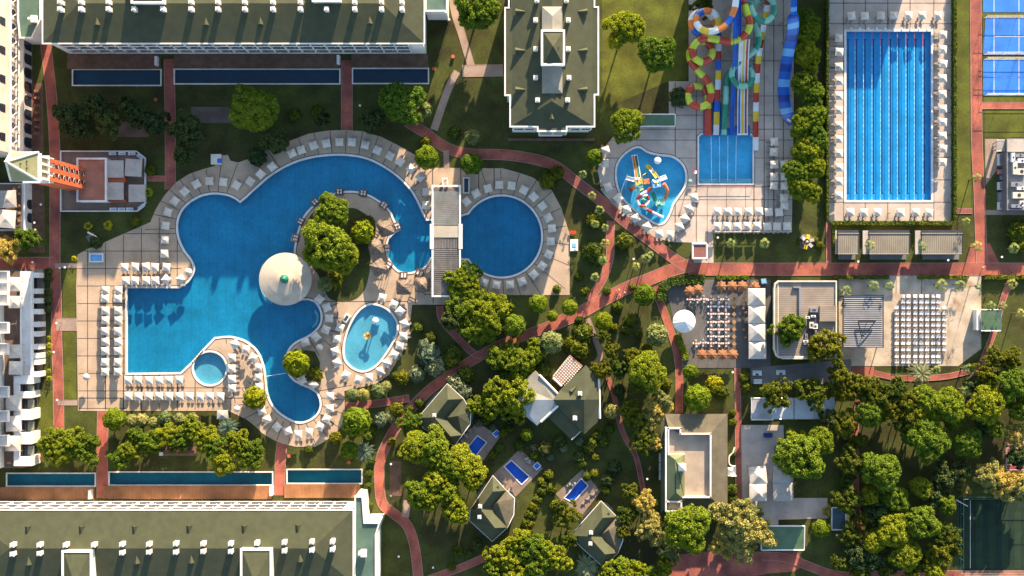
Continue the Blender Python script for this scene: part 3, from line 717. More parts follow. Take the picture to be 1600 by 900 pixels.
# B3 : upper middle block
ze = 16.2; zr = 18.4
t3 = thing('hotel_building', 'compact hotel block above the round pool with a pale ridge and lantern on its roof', 'building', (P(862, 80).x, P(862, 80).y, 0))
e3 = [(794, -60), (930, -60), (930, 10), (936, 10), (936, 149), (930, 149), (930, 199), (886.5, 199), (886.5, 206), (839, 206), (839, 199), (796, 199), (796, 150), (788, 150), (788, 11), (794, 11)]
pl = [(p.x, p.y) for p in PL(e3, ze)]; pl = pl if area(pl) > 0 else pl[::-1]
m = MB(); m.use(WHITE); m.prism(offset(pl, -.8), 0, ze-.4); m.part('wall', None, t3)
m = MB(); m.use(WHITE); ring(m, offset(pl, -.42), pl, ze-.6, ze+.15); m.part('cornice', None, t3)
m = MB(); A = P(862, 158, zr); Bq = P(862, -80, zr)
E = {k: P(*v, ze) for k, v in dict(sw=(799, 197), se=(927, 197), nw=(799, -80), ne=(927, -80), w=(790, 0)).items()}
m.use(ROOFX); m.add([E['se'], E['ne'], Bq, A], [(0, 1, 2, 3)]); m.add([E['nw'], E['sw'], A, Bq], [(0, 1, 2, 3)])
m.use(ROOF); m.add([E['sw'], E['se'], A], [(0, 1, 2)])
for x0, x1, y0, y1 in ((926, 935, 11, 148), (789.5, 800, 12, 149)):
    q = rect(x0, y0, x1, y1, ze); m.use(ROOFX); m.box2((q[0], q[1], ze-.5), (q[2], q[3], ze+.04))
q = rect(840, 195, 885.5, 205, ze); m.box2((q[0], q[1], ze-.5), (q[2], q[3], ze+.03))
m.part('roof', None, t3)
for y0, y1, hp in ((9, 50, 1), (100, 145, 0)):
    m = MB(); m.use(METAL)
    q = rect(847, y0, 879, y1, zr+.9); xm = (q[0]+q[2])/2; ya, yb = (q[3]-2.8, q[1]) if hp else (q[3], q[1]+2.8)
    m.add([(q[0], q[1], zr), (q[0], q[3], zr), (xm, ya, zr+1.0), (xm, yb, zr+1.0)], [(0, 3, 2, 1)])
    m.add([(q[2], q[1], zr), (q[2], q[3], zr), (xm, ya, zr+1.0), (xm, yb, zr+1.0)], [(0, 1, 2, 3)])
    m.add([(q[0], q[3], zr), (q[2], q[3], zr), (xm, ya, zr+1.0)], [(0, 1, 2)]); m.add([(q[0], q[1], zr), (q[2], q[1], zr), (xm, yb, zr+1.0)], [(0, 2, 1)])
    m.box2((q[0], q[1], zr-1.2), (q[2], q[3], zr))
    m.part('ridge_roof', None, t3)
cupola(t3, 846, 47, 882, 101.5, zr-.2, 2.6, 1.5)
for c in ((837, 31), (837, 76), (837, 121), (840, 156), (888, 31), (888, 76), (889, 121), (887, 156), (839, 0), (885, 0)):
    chimney(t3, c[0], c[1], zr-abs(c[0]-862)*.03-.1, 1.5)
for v in ((812, 18), (812, 79), (812, 140)): dormer(t3, v[0], v[1], ze+.7, 0, -1, 1.0, 3.4, 1.8)
for v in ((911, 18), (911, 79), (911, 140)): dormer(t3, v[0], v[1], ze+.7, 0, 1, 1.0, 3.4, 1.8)
dormer(t3, 862, 180, ze+.7)
yw = P(0, 199, ze).y+.8
facade(t3, P(797, 0, 8).x+1, P(838, 0, 8).x-.5, yw, -1, ze-8.6, 2, 3.9, 3.6, WHITE, ze); facade(t3, P(888, 0, 8).x+.5, P(928, 0, 8).x-1, yw, -1, ze-8.6, 2, 3.9, 3.6, WHITE, ze)
facade(t3, P(842, 0, 8).x, P(884, 0, 8).x, P(0, 206, ze).y+.8, -1, ze-8.6, 2, 3.9, 3.9, WHITE, ze)
deckstrip(t3, 793, 930, 216, 220, WOODD, .5, .5, False)

# B4 : white arcade block on the upper left, seen almost from its top edge
def arc_window(m, x, yc, w_, z0, z1, dpt, face=1, n=8):
    """arched dark opening on a wall plane x = const"""
    vs = [(x, yc-w_/2, z0), (x, yc+w_/2, z0)]; r_ = w_/2
    for k in range(n+1):
        a = math.pi*k/n; vs.append((x, yc+r_*math.cos(a), z1-r_+r_*math.sin(a)))
    m.add(vs, [tuple(range(len(vs)))])
xg = P(50, 0).x
t4 = thing('hotel_building', 'tall cream hotel wing on the upper left edge with an arched arcade and arched windows', 'building', (xg-10, P(0, 60).y, 0))
y0, y1 = P(0, 246).y, P(0, -80).y
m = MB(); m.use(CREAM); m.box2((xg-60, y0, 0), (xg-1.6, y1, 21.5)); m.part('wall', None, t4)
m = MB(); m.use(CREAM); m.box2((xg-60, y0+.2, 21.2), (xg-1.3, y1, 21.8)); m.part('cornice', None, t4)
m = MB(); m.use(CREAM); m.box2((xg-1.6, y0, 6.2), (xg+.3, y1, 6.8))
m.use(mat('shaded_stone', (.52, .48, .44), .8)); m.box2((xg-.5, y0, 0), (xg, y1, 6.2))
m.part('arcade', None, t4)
m = MB(); m.use(WHITE)
yy = y0+2
while yy < y1:
    m.box((xg-1.2, yy, 7.4), (.9, .3, 1.2)); m.tube([(xg-1.5, yy, 11), (xg-.9, yy+2.0, 8.2)], .12, 4); m.tube([(xg-1.5, yy+4.03, 11), (xg-.9, yy+2.0, 8.2)], .12, 4); yy += 4.03
m.box2((xg-1.3, y0, 7.9), (xg-1.1, y1, 8.2)); m.box2((xg-1.6, y0, 10.9), (xg-1.3, y1, 11.2)); m.part('lattice_balustrade', None, t4)
yy = y0+4; k = 0
while yy < y1-2:
    m = MB(); m.use(GLASS); arc_window(m, xg+.02, yy, 3.0, .2, 5.6, 0); m.part('window', None, t4)
    m = MB(); m.use(WHITE); m.box((xg-.2, yy, 8.4), (.14, 2.9, .9)); m.use(GLASS); arc_window(m, xg-1.57, yy, 2.0, 7.0, 10.2, 0); m.part('balcony', None, t4)
    if k % 2 == 0:
        m = MB(); m.use(GLASS); arc_window(m, xg-1.56, yy, 2.3, 14.2, 18.2, 0); m.part('window', None, t4)
    yy += 4.03; k += 1

# tower
zt = 38.0; tx0, ty0, tx1, ty1 = rect(17, 238, 59, 282, zt)
tt = thing('clock_tower', 'tall terracotta and white tower with a green pyramid roof and round windows', 'tower', ((tx0+tx1)/2, (ty0+ty1)/2, 0))
m = MB(); m.use(ORANGE); m.box2((tx0+.5, ty0+.5, 0), (tx1-.5, ty1-.5, 30.5))
for k in (0, 1, 2): yq = ty0+1.3+k*(ty1-ty0-2.6)/2; m.box((tx1-.35, yq, 15.3), (.5, 1.3, 30.4))
m.part('shaft', None, tt)
m = MB(); m.use(WHITE); m.box2((tx0+.3, ty0+.3, 30.5), (tx1-.3, ty1-.3, 26.6)); m.box2((tx0, ty0, 30.2), (tx1, ty1, 30.8)); m.box2((tx0, ty0, 35.4), (tx1, ty1, 35.9))
for k in range(4): m.box((tx1-.15, ty0+.8+k*(ty1-ty0-1.6)/3, 33.1), (.5, .5, 4.8))
m.use(mat('tan_render', (.42, .32, .20), .8))
for k in range(3): m.box((tx1-.28, ty0+.8+(k+.5)*(ty1-ty0-1.6)/3, 33.1), (.1, 1.5, 3.4))
m.part('belfry', None, tt)
m = MB(); m.use(ORANGE); m.box2((tx0+.5, ty0+.5, 35.9), (tx1-.5, ty1-.5, 37.4)); m.use(WHITE); m.box2((tx0-.2, ty0-.2, 37.4), (tx1+.2, ty1+.2, 38)); m.part('cornice', None, tt)
cx, cy = (tx0+tx1)/2, (ty0+ty1)/2
m = MB(); m.use(mat('pale_green_roof', (.22, .23, .13), .7, .08)); cs = [(tx0, ty0, 38), (tx1, ty0, 38), (tx1, ty1, 38), (tx0, ty1, 38)]; ap = (cx, cy, 49); m.fan(cs, ap)
m.use(DARK)
for a, b in ((.35, -.12), (.35, .12), (.55, 0)): m.box((cx+(tx1-cx)*(1-a)+.1, cy+(ty1-ty0)*b, 38+11*a+.3), (.5, .3, .3))
m.use(WHITE)
for c in cs: m.tube([c, ap], .32, 6)
m.cyl((cx, cy), .5, 48.4, 50, 8, .1)
m.part('roof', None, tt)
for k in range(7):
    for s_ in (-1, 1):
        z = 5+k*3.7; yq = cy+s_*1.35; m = MB(); m.use(WHITE)
        for q, rr, mm in ((.10, .78, WHITE), (.16, .5, GLASS)):
            m.use(mm); x = tx1-.2+q; n = 14; m.add([(x, yq+rr*math.cos(2*math.pi*i/n), z+rr*math.sin(2*math.pi*i/n)) for i in range(n)], [tuple(range(n))])
        m.part('window', None, tt)
# low terracotta block at the tower foot with the terrace canopies
tb = thing('terrace_building', 'single-storey block with a terracotta flat roof at the foot of the tower', 'building', (P(143, 280).x, P(143, 280).y, 0))
q = rect(120, 247, 166, 315, 4.2); m = MB(); m.use(WHITE); m.box2((q[0], q[1], .2), (q[2], q[3], 3.7)); m.part('wall', None, tb)
m = MB(); m.use(TERRA); m.box2((q[0]+.4, q[1]+.4, 3.6), (q[2]-.4, q[3]-.4, 3.9)); m.part('roof', None, tb)
m = MB(); m.use(WHITE); frame(m, (q[0]+.4, q[1]+.4, q[2]-.4, q[3]-.4), .5, 3.5, 4.3); m.part('parapet', None, tb)
m = MB(); m.use(WHITE); tp = [(p.x, p.y) for p in PL([(96, 236), (215, 236), (229, 247), (229, 318), (216, 331), (96, 331)])]; tp = tp if area(tp) > 0 else tp[::-1]; ring(m, offset(tp, -.3), tp, .2, 1.1); m.part('terrace_balustrade', None, tb)
m = MB(); m.use(ORANGE); q = rect(168, 277, 195, 284, 3); m.box2((q[0], q[1], .2), (q[2], q[3], 2.9)); m.part('serving_counter', None, tb)
q = rect(168, 311, 195, 315, 3); m = MB(); m.use(ORANGE); m.box2((q[0], q[1], .2), (q[2], q[3], 2.4)); m.part('serving_counter', None, tb)

# lower left white wing (terraces behind an arched screen)
t5 = thing('hotel_building', 'white stepped wing on the left edge with arched screen wall and sunlit balconies', 'building', (P(20, 570).x, P(20, 570).y, 0))
xw = P(52, 0, 5).x; y0, y1 = P(0, 590, 5).y, P(0, 424, 5).y
m = MB(); m.use(WHITE); m.box2((xw-3.4, y0, 4.6), (xw, y1, 5.2)); m.box2((xw-.5, y0, 5.2), (xw, y1, 6.0)); m.box2((xw-3.4, y0, 5.2), (xw-3.0, y1, 6.0))
for yy in (430, 455, 470, 487, 507, 522, 542, 556, 566, 585): yq = P(0, yy, 5).y; m.box((xw+.3, yq, 2.5), (2.6, 1.5, 5.0))
m.part('arched_screen', None, t5)
for yy, w_ in ((442, 4.2), (478, 3.6), (514, 3.0), (549, 3.2), (575, 3.6)):
    m = MB(); m.use(GLASS); arc_window(m, xw-.9, P(0, yy, 3).y, w_, .2, 4.3, 0); m.part('window', None, t5)
m = MB(); m.use(mat('brown_terrace', (.14, .10, .08), .85, .15)); m.box2((P(-60, 0).x, P(0, 728).y, .05), (xw-3.4, y1, 4.3)); m.part('terrace_floor', None, t5)
m = MB(); m.use(WHITE); xb = P(9, 0, 9).x; m.box2((xb-30, P(0, 726).y, 4), (xb-2.5, y1, 13)); m.part('wall', None, t5)
for k, yy in enumerate((432, 450, 468, 512, 545, 612, 650, 688)):
    yq = P(0, yy, 8).y; m = MB(); m.use(WHITE); m.box((xb-.9, yq, 8), (3.2, 2.9, .3)); m.box((xb+.5, yq, 8.5), (.25, 2.9, 1)); m.box((xb-.9, yq+1.5, 8.5), (3.2, .2, 1)); m.box((xb-.9, yq-1.5, 8.5), (3.2, .2, 1)); m.use(GLASS); m.box((xb-2.45, yq, 9.6), (.1, 2.4, 2.2)); m.part('balcony', None, t5)
xq = P(50, 0, 6).x
m = MB(); m.use(WHITE)
for a, b in ((587, 600), (612, 622), (640, 656), (676, 694), (714, 728)):
    m.box2((xq-5, P(0, b, 6).y, 0), (xq, P(0, a, 6).y, 6.2))
m.box2((xq-5.3, P(0, 728, 6).y, 0), (xq-4.6, P(0, 587, 6).y, 6)); m.box2((xq-5, P(0, 728, 6).y, 5.6), (xq-3.5, P(0, 587, 6).y, 6.1)); m.part('garden_wing', None, t5)
for a, b in ((600, 612), (622, 640), (656, 676), (694, 714)):
    m = MB(); m.use(GLASS); m.box2((xq-4.4, P(0, b, 3).y+.2, .2), (xq-1.0, P(0, a, 3).y-.2, 4)); m.use(mat('faded_awning', (.20, .22, .17), .8)); m.box2((xq-2.0, P(0, b, 3).y+.3, 3.9), (xq-.2, P(0, a, 3).y-.3, 4.2)); m.part('window', None, t5)

# ------------------------------------------------------------------ villas
def faces(root, name, items):
    m = MB()
    for mt, pts in items:
        vs = [P(*p) for p in pts]
        nrm = Vector((0, 0, 0))
        for i in range(len(vs)):
            a, b = vs[i], vs[(i+1) % len(vs)]; nrm += a.cross(b)
        if nrm.z < 0: vs = vs[::-1]
        m.use(mt); m.add(vs, [tuple(range(len(vs)))])
    return m.part(name, None, root)
def villa(label, f, pts, chims, vent, fanm=ROOFB, zz=(4.0, 7.0)):
    """f maps crop pixels to photo pixels; pts = left, top, hip, valley, ridge_in, ridge_n, ridge_s, arm_end, bottom, leftlow, fan apex, rim..."""
    ze, zr = zz; g_ = {k: f(*v) for k, v in pts.items() if k != 'rim'}; rim = [f(*v) for v in pts['rim']]
    cx = sum(v[0] for v in g_.values())/len(g_); cy = sum(v[1] for v in g_.values())/len(g_); c = P(cx, cy)
    t = thing('villa', label, 'house', (c.x, c.y, 0))
    E = lambda k: (*g_[k], ze); Q = lambda k: (*g_[k], zr)
    fc = [(ROOF, [E('left'), E('top'), Q('rn'), Q('ri')]), (ROOF, [E('top'), E('hip'), Q('rn')]), (ROOF, [Q('rn'), E('hip'), E('valley'), Q('ri')]),
          (ROOF, [Q('ri'), E('valley'), E('end'), Q('rs')]), (ROOF, [E('leftlow'), E('left'), Q('ri'), Q('rs'), E('bottom')]), (ROOF, [Q('rs'), E('end'), E('bottom')])]
    faces(t, 'roof', fc)
    rr = [(*g_['hip'], ze)]+[(*p, ze-.2) for p in rim]+[(*g_['end'], ze), (*g_['valley'], ze+.1)]; ap = (*g_['apex'], ze+1.5)
    faces(t, 'fan_roof', [(fanm, [rr[i], rr[(i+1) % len(rr)], ap]) for i in range(len(rr))])
    out = [g_['left'], g_['top'], g_['hip']]+rim+[g_['end'], g_['bottom'], g_['leftlow']]
    pl = [(p.x, p.y) for p in PL(out, ze)]; pl = pl if area(pl) > 0 else pl[::-1]
    m = MB(); m.use(CREAM); m.prism(offset(pl, -.7), 0, ze-.25); m.part('wall', None, t)
    m = MB(); m.use(WHITE); ring(m, offset(pl, -.12), offset(pl, .12), ze-.35, ze-.05); m.part('gutter', None, t)
    for c_ in chims: q = f(*c_); chimney(t, q[0], q[1], ze+1.9, 1.2, 1.05)
    q = f(*vent); p = P(*q, ze+1.3); m = MB(); m.use(DARK); m.box(p, (1.5, .5, .35), .7); m.part('skylight', None, t)
    m = MB(); m.use(GLASS)
    for i in range(len(pl)):
        a, b = Vector(pl[i]), Vector(pl[(i+1) % len(pl)]); d = (b-a)
        if d.length > 3: q = (a+b)/2; m.box((q.x, q.y, 2.0), (d.length*.4, 1.3, 1.6), math.atan2(d.y, d.x))
    m.part('window', None, t)
    return t
f8 = lambda x, y: (720+x/4.286, 690+y/4.286)
f7 = lambda x, y: (620+x/4.706, 550+y/4.706)
villa('small green-roofed villa between the big bright tree clump and the lower left villa pool', f8, dict(left=(65, 455), top=(215, 230), hip=(305, 328), valley=(205, 445), ri=(130, 450), rn=(215, 335), rs=(228, 578), end=(312, 575), bottom=(210, 667), leftlow=(60, 530), apex=(245, 405), rim=[(360, 380), (355, 490)]), [(130, 435), (125, 505)], (240, 310))
villa('small green-roofed villa just above the large spiky palm', f8, dict(left=(735, 630), top=(940, 400), hip=(1045, 505), valley=(935, 625), ri=(860, 635), rn=(950, 510), rs=(965, 755), end=(1052, 745), bottom=(955, 840), leftlow=(800, 700), apex=(990, 590), rim=[(1090, 545), (1085, 665)]), [(872, 610), (868, 683)], (982, 488))
villa('small green-roofed villa beside the diagonal red path, partly under a tree', f7, dict(left=(155, 485), top=(370, 235), hip=(490, 345), valley=(355, 485), ri=(275, 480), rn=(375, 350), rs=(395, 620), end=(480, 610), bottom=(425, 690), leftlow=(195, 560), apex=(450, 470), rim=[(545, 440), (540, 530)]), [(276, 465), (271, 543)], (385, 352), ROOF)
# large villa with the metal roof
tv = thing('villa', 'large villa with a pale metal roof beside a green roof and a chequered terrace', 'house', (P(875, 620).x, P(875, 620).y, 0))
def F7(x, y, z): q = f7(x, y); return (q[0], q[1], z)
faces(tv, 'metal_roof', [(METAL, [F7(893, 250, 5), F7(1020, 135, 5), F7(1190, 315, 5), F7(1150, 352, 5.6), F7(890, 350, 6.2)]), (mat('blue_metal_roof', (.24, .28, .31), .45, .08, .3, pat=('lines_x', .8, .05, .75)), [F7(890, 350, 6.2), F7(1150, 352, 5.6), F7(1185, 395, 5), F7(1030, 542, 4.6), F7(885, 420, 5)])])
faces(tv, 'roof', [(ROOF, [F7(1150, 352, 6.4), F7(1200, 280, 5.2), F7(1390, 95, 5), F7(1378, 350, 7.4)]), (ROOF, [F7(1150, 352, 6.4), F7(1378, 350, 7.4), F7(1378, 605, 5), F7(1180, 400, 5)]),
                   (ROOFX, [F7(1390, 95, 5), F7(1480, 200, 5), F7(1488, 350, 5.6), F7(1378, 350, 7.4)]), (ROOFX, [F7(1378, 350, 7.4), F7(1488, 350, 5.6), F7(1478, 512, 5), F7(1378, 605, 5)])])
faces(tv, 'lower_roof', [(ROOF, [F7(1185, 395, 4.6), F7(1352, 580, 4.6), F7(1285, 645, 3.6), F7(1105, 470, 3.6)])])
faces(tv, 'terrace', [(mat('chequered_tile', (.27, .17, .12), .7, .1, .3), [F7(1275, 20, 3.4), F7(1368, 102, 3.4), F7(1212, 248, 3.4), F7(1148, 185, 3.4)])])
m = MB(); m.use(WHITEP)
for i in range(7):
    for j in range(11):
        a = Vector(F7(1270, 38, 3.42)).lerp(Vector(F7(1168, 188, 3.42)), 0)
        q = f7(1270+i*13.2-j*11.2, 40+i*12.4+j*13.0); p = P(q[0], q[1], 3.45); m.box(p, (.34, .34, .04), math.radians(45))
m.part('white_tiles', None, tv)
m = MB(); m.use(CREAM)
for pts, h in (([(905, 255), (1020, 150), (1175, 315), (1170, 395), (1030, 525), (900, 415)], 4.5), ([(1200, 300), (1388, 115), (1470, 205), (1480, 350), (1468, 505), (1378, 590), (1190, 395)], 4.8), ([(1200, 410), (1340, 580), (1285, 630), (1120, 470)], 3.4), ([(1275, 20), (1368, 102), (1212, 248), (1148, 185)], 3.3)):
    pl = [(p.x, p.y) for p in PL([f7(*q) for q in pts], h)]; m.prism(pl, 0, h)
m.part('wall', None, tv)
m = MB(); m.use(WHITE)
for a, b, h in ((F7(1048, 170, 5.3), F7(1190, 315, 5.3), .35), (F7(1060, 515, 4.9), F7(1185, 395, 5.2), .35), (F7(1487, 200, 5.2), F7(1492, 490, 5.2), .35), (F7(1148, 190, 4), F7(1212, 250, 4), .3), (F7(1285, 645, 3.8), F7(1352, 580, 3.8), .2)):
    m.tube([P(*a), P(*b)], h, 4)
m.part('gutter', None, tv)
for q in ((1347, 305), (1310, 487)): q = f7(*q); chimney(tv, q[0], q[1], 6.2, 1.3, 1.2)
q = f7(1300, 275); dormer(tv, q[0], q[1], 6.0, -.7, -.7, 1.0, 2.6, 1.6)
# V5 : walled terrace house
f9 = lambda x, y: (1020+x/3.214, 600+y/3.214)
t6 = thing('hotel_building', 'rectangular olive-roofed house with a sunken sand-coloured roof terrace edged in white', 'house', (P(1085, 722).x, P(1085, 722).y, 0))
def F9(x, y, z): q = f9(x, y); return (q[0], q[1], z)
m = MB(); m.use(CREAM); q = rect(1041, 648, 1136, 800, 5); m.box2((q[0]+.5, q[1]+.5, 0), (q[2]-.5, q[3]-.5, 4.9)); m.part('wall', None, t6)
ze, zr = 5.0, 6.3
faces(t6, 'roof', [(ROOFB, [F9(60, 150, ze), F9(375, 150, ze), F9(290, 248, zr), F9(135, 248, zr), F9(80, 222, zr)]), (ROOFB, [F9(375, 150, ze), F9(375, 650, ze), F9(290, 568, zr), F9(290, 248, zr)]),
    (ROOFX, [F9(290, 568, zr), F9(375, 650, ze), F9(140, 650, ze), F9(140, 568, zr)]), (ROOFX, [F9(60, 150, ze), F9(80, 222, zr), F9(80, 600, zr), F9(40, 650, ze), F9(40, 190, ze)])])
faces(t6, 'terrace', [(mat('sand_tile', (.36, .29, .22), .8, .08, .4, pat=('grid', .6, .04, .88)), [F9(80, 225, 5.25), F9(290, 225, 5.25), F9(290, 640, 5.25), F9(80, 640, 5.25)])])
m = MB(); m.use(WHITE)
for a, b in (((78, 222), (138, 222)), ((138, 222), (138, 250)), ((138, 250), (290, 250)), ((290, 250), (290, 568)), ((290, 568), (145, 568)), ((78, 222), (78, 352)), ((66, 222), (66, 636)), ((70, 640), (143, 640)), ((143, 590), (143, 640)), ((70, 590), (143, 590))):
    A, Bv = P(*F9(*a, 6.4)), P(*F9(*b, 6.4)); d = Bv-A; m.box((A+Bv)/2+Vector((0, 0, -.35)), (d.length+.5, .42, 1.3), math.atan2(d.y, d.x))
m.part('parapet', None, t6)
faces(t6, 'green_roof', [(OLIVEG, [F9(75, 352, 6.5), F9(160, 352, 6.3), F9(128, 408, 7.9), F9(112, 380, 7.9)]), (OLIVEG, [F9(160, 352, 6.3), F9(160, 425, 6.3), F9(128, 408, 7.9)]), (OLIVEG, [F9(75, 352, 6.5), F9(112, 380, 7.9), F9(112, 545, 7.9), F9(75, 585, 6.5)]), (OLIVEG, [F9(112, 380, 7.9), F9(128, 408, 7.9), F9(160, 425, 6.3), F9(160, 585, 6.3), F9(118, 545, 7.9)]), (OLIVEG, [F9(75, 585, 6.5), F9(112, 545, 7.9), F9(118, 545, 7.9), F9(160, 585, 6.3)])])
m = MB(); m.use(CREAM); a, b = P(*F9(75, 585, 6.3)), P(*F9(160, 352, 6.3)); m.box2((a.x, a.y, 5), (b.x, b.y, 6.3)); m.part('upper_wall', None, t6)
p = P(*F9(147, 418, 8.6)); m = MB(); m.use(WHITE); m.box((p.x, p.y, 7.3), (1.8, 1.8, 3)); m.fan([(p.x-1.1, p.y-1.1, 8.8), (p.x+1.1, p.y-1.1, 8.8), (p.x+1.1, p.y+1.1, 8.8), (p.x-1.1, p.y+1.1, 8.8)], (p.x, p.y, 9.9)); m.part('chimney', None, t6)
m = MB(); m.use(CANVASG)
for yy in (370, 420, 460): p = P(*F9(50, yy, 4)); m.box(p, (2.2, 2.6, .3))
m.part('awning', None, t6)

# ------------------------------------------------------------------ small buildings
def flatroof(name, label, cat, px0, py0, px1, py1, h, roofm, wallm=WHITE, slope=0, edge=WHITE, ew=.25, posts=False):
    q = rect(px0, py0, px1, py1, h); t = thing(name, label, cat, ((q[0]+q[2])/2, (q[1]+q[3])/2, 0))
    m = MB(); m.use(roofm); m.add([(q[0], q[1], h-slope), (q[2], q[1], h-slope), (q[2], q[3], h), (q[0], q[3], h), (q[0], q[1], h-slope-.25), (q[2], q[1], h-slope-.25), (q[2], q[3], h-.25), (q[0], q[3], h-.25)], [(0, 1, 2, 3), (7, 6, 5, 4), (0, 4, 5, 1), (1, 5, 6, 2), (2, 6, 7, 3), (3, 7, 4, 0)]); m.part('roof', None, t)
    m = MB(); m.use(edge)
    for a, b in (((q[0], q[1], h-slope), (q[2], q[1], h-slope)), ((q[2], q[1], h-slope), (q[2], q[3], h)), ((q[2], q[3], h), (q[0], q[3], h)), ((q[0], q[3], h), (q[0], q[1], h-slope))): m.tube([a, b], ew, 4)
    m.part('roof_edge', None, t)
    if posts:
        for i in range(2):
            for j in range(3):
                m = MB(); m.use(wallm); m.box((q[0]+.5+i*(q[2]-q[0]-1), q[1]+.5+j*(q[3]-q[1]-1)/2, (h-slope-.3)/2), (.25, .25, h-slope-.3)); m.part('post', None, t)
    else:
        m = MB(); m.use(wallm); m.box2((q[0]+.5, q[1]+.5, 0), (q[2]-.5, q[3]-.5, h-slope-.27)); m.part('wall', None, t)
        m = MB(); m.use(GLASS); m.box2((q[0]+1, q[1]+.42, .9), (q[2]-1, q[1]+.5, h-slope-.8)); m.part('window', None, t)
    return t
CORR = mat('beige_corrugated', (.26, .225, .165), .6, .05, .3, pat=('lines_x', .62, .2, .6))
CORRY = mat('beige_corrugated_cross', (.27, .225, .18), .6, .06, .3, pat=('lines_y', .62, .2, .65))
for lab, a in (('narrow cabin with a ribbed beige roof, leftmost of the three below the lane pool', (1309, 365, 1342, 397)), ('middle of the three ribbed-roof cabins below the lane pool', (1358, 365, 1421.5, 397)), ('rightmost of the three ribbed-roof cabins below the lane pool', (1440, 365, 1504, 397))):
    t = flatroof('changing_cabin', lab, 'cabin', *a, 4.2, CORR, WHITE, .25, DARK, .16)
    q = rect(a[0], 359.5, a[2], 365, 4.0); m = MB(); m.use(DARK); m.box2((q[0], q[1], 3.4), (q[2], q[3], 3.7)); m.part('roof_louvre', None, t)
    q = rect(a[0]-9 if a[2]-a[0] > 40 else a[0]-3, 360, a[0], 397, 4.0); m = MB(); m.use(CANVASG); m.box2((q[0], q[1], 3.2), (q[2]-.1, q[3], 3.5)); m.part('side_awning', None, t)
    q = rect(a[0]+1, 397, a[2]-6, 405.5, 0); m = MB(); m.use(GREYD); m.box2((q[0], q[1], 0), (q[2], q[3], .3)); m.part('porch', None, t)
t = flatroof('restaurant_building', 'restaurant with a large ribbed beige roof, rounded left corner and rooftop machinery', 'building', 1215, 440, 1306, 558, 5, CORRY, GREYD, 0, CREAM, .3)
pl = PL([(1208.5, 452), (1210, 443), (1216, 438.5), (1307, 438.5), (1307, 561), (1222, 561), (1212, 556), (1208.5, 546)], 5); pl = [(p.x, p.y) for p in pl]; pl = pl if area(pl) > 0 else pl[::-1]
m = MB(); m.use(CORRY); m.prism(offset(pl, -.3), 4.7, 5.06); m.part('roof_deck', None, t)
m = MB(); m.use(CREAM); ring(m, offset(pl, -.35), pl, 4.3, 5.5); m.part('parapet', None, t)
m = MB(); m.use(STEEL); q = rect(1248.5, 450, 1251.5, 512, 5.6); m.box2((q[0], q[1], 5.06), (q[2], q[3], 5.7)); q = rect(1239, 447.5, 1251.5, 450, 5.6); m.box2((q[0], q[1], 5.06), (q[2], q[3], 5.7)); m.part('air_duct', None, t)
m = MB(); m.use(CORRY); q = rect(1281, 478, 1306.5, 502, 6); m.box2((q[0], q[1], 5.06), (q[2], q[3], 6)); m.part('roof_hatch', None, t)
m = MB(); m.use(DARK); pl = PL([(1266, 485), (1278, 485), (1280, 512), (1268, 540), (1255, 540), (1257, 500)], 5.1); m.prism([(p.x, p.y) for p in pl], 5.06, 5.16); m.part('plant_well', None, t)
for i, (x, y, sx, sy, mm) in enumerate(((1272, 484.5, 2.2, 1.2, STEEL), (1262, 496, 1.2, .7, WHITEP), (1271, 494, 1.3, .6, WHITEP), (1259, 503, .6, 1.4, STEEL), (1268, 508, 1.2, 1.8, CREAM), (1274, 510, 1.4, 1.4, WHITEP), (1260, 526, .7, 1.6, STEEL), (1259, 533, 1.4, .6, WHITEP), (1275, 522, .6, 2.4, STEEL), (1263, 537, 2.6, .6, STEEL))):
    p = P(x, y, 6); m = MB(); m.use(mm); m.box((p.x, p.y, 5.6), (sx, sy, .9)); m.use(DARK); m.box((p.x, p.y, 6.06), (sx*.5, sy*.5, .04)); m.part('air_unit', None, t)
# blue slatted canopy
q = rect(1317.5, 461.5, 1380, 542.5, 4.6); t = thing('slatted_canopy', 'square canopy of blue-grey slats with a triangular steel frame on top, beside the plaza', 'canopy', ((q[0]+q[2])/2, (q[1]+q[3])/2, 0))
m = MB(); m.use(mat('pale_slat', (.34, .35, .36), .6, .05)); n = 25
for k in range(n): yq = q[1]+(k+.5)*(q[3]-q[1])/n; m.box(((q[0]+q[2])/2, yq, 4.5), (q[2]-q[0], .30, .12))
m.part('slats', None, t)
m = MB(); m.use(mat('navy_steel', (.018, .03, .06), .6)); frame(m, (q[0]+.1, q[1]+.1, q[2]-.1, q[3]-.1), .22, 4.2, 4.7); m.box2((q[0]+.2, q[1]+.2, 3.9), (q[2]-.2, q[3]-.2, 3.98)); m.part('canopy_frame', None, t)
m = MB(); m.use(mat('navy_steel', (.05, .08, .14))); tri = [P(1341, 502, 5.4), P(1368, 502, 5.4), P(1346.5, 528, 5.4)]
for a, b in ((0, 1), (1, 2), (2, 0)): m.tube([tri[a], tri[b]], .18, 5)
m.tube([P(1354, 504, 5.2), P(1346.5, 528, 5.2)], .08, 5); m.part('triangle_frame', None, t)
for i in range(2):
    for j in range(2): m = MB(); m.use(DARK); m.box((q[0]+.3+i*(q[2]-q[0]-.6), q[1]+.3+j*(q[3]-q[1]-.6), 2.1), (.25, .25, 4.2)); m.part('post', None, t)
flatroof('kiosk', 'small kiosk with a green glass-like roof at the right edge of the plaza', 'kiosk', 1533, 484, 1564, 517, 3.6, GREENR, WHITE, .1, STEEL, .12)
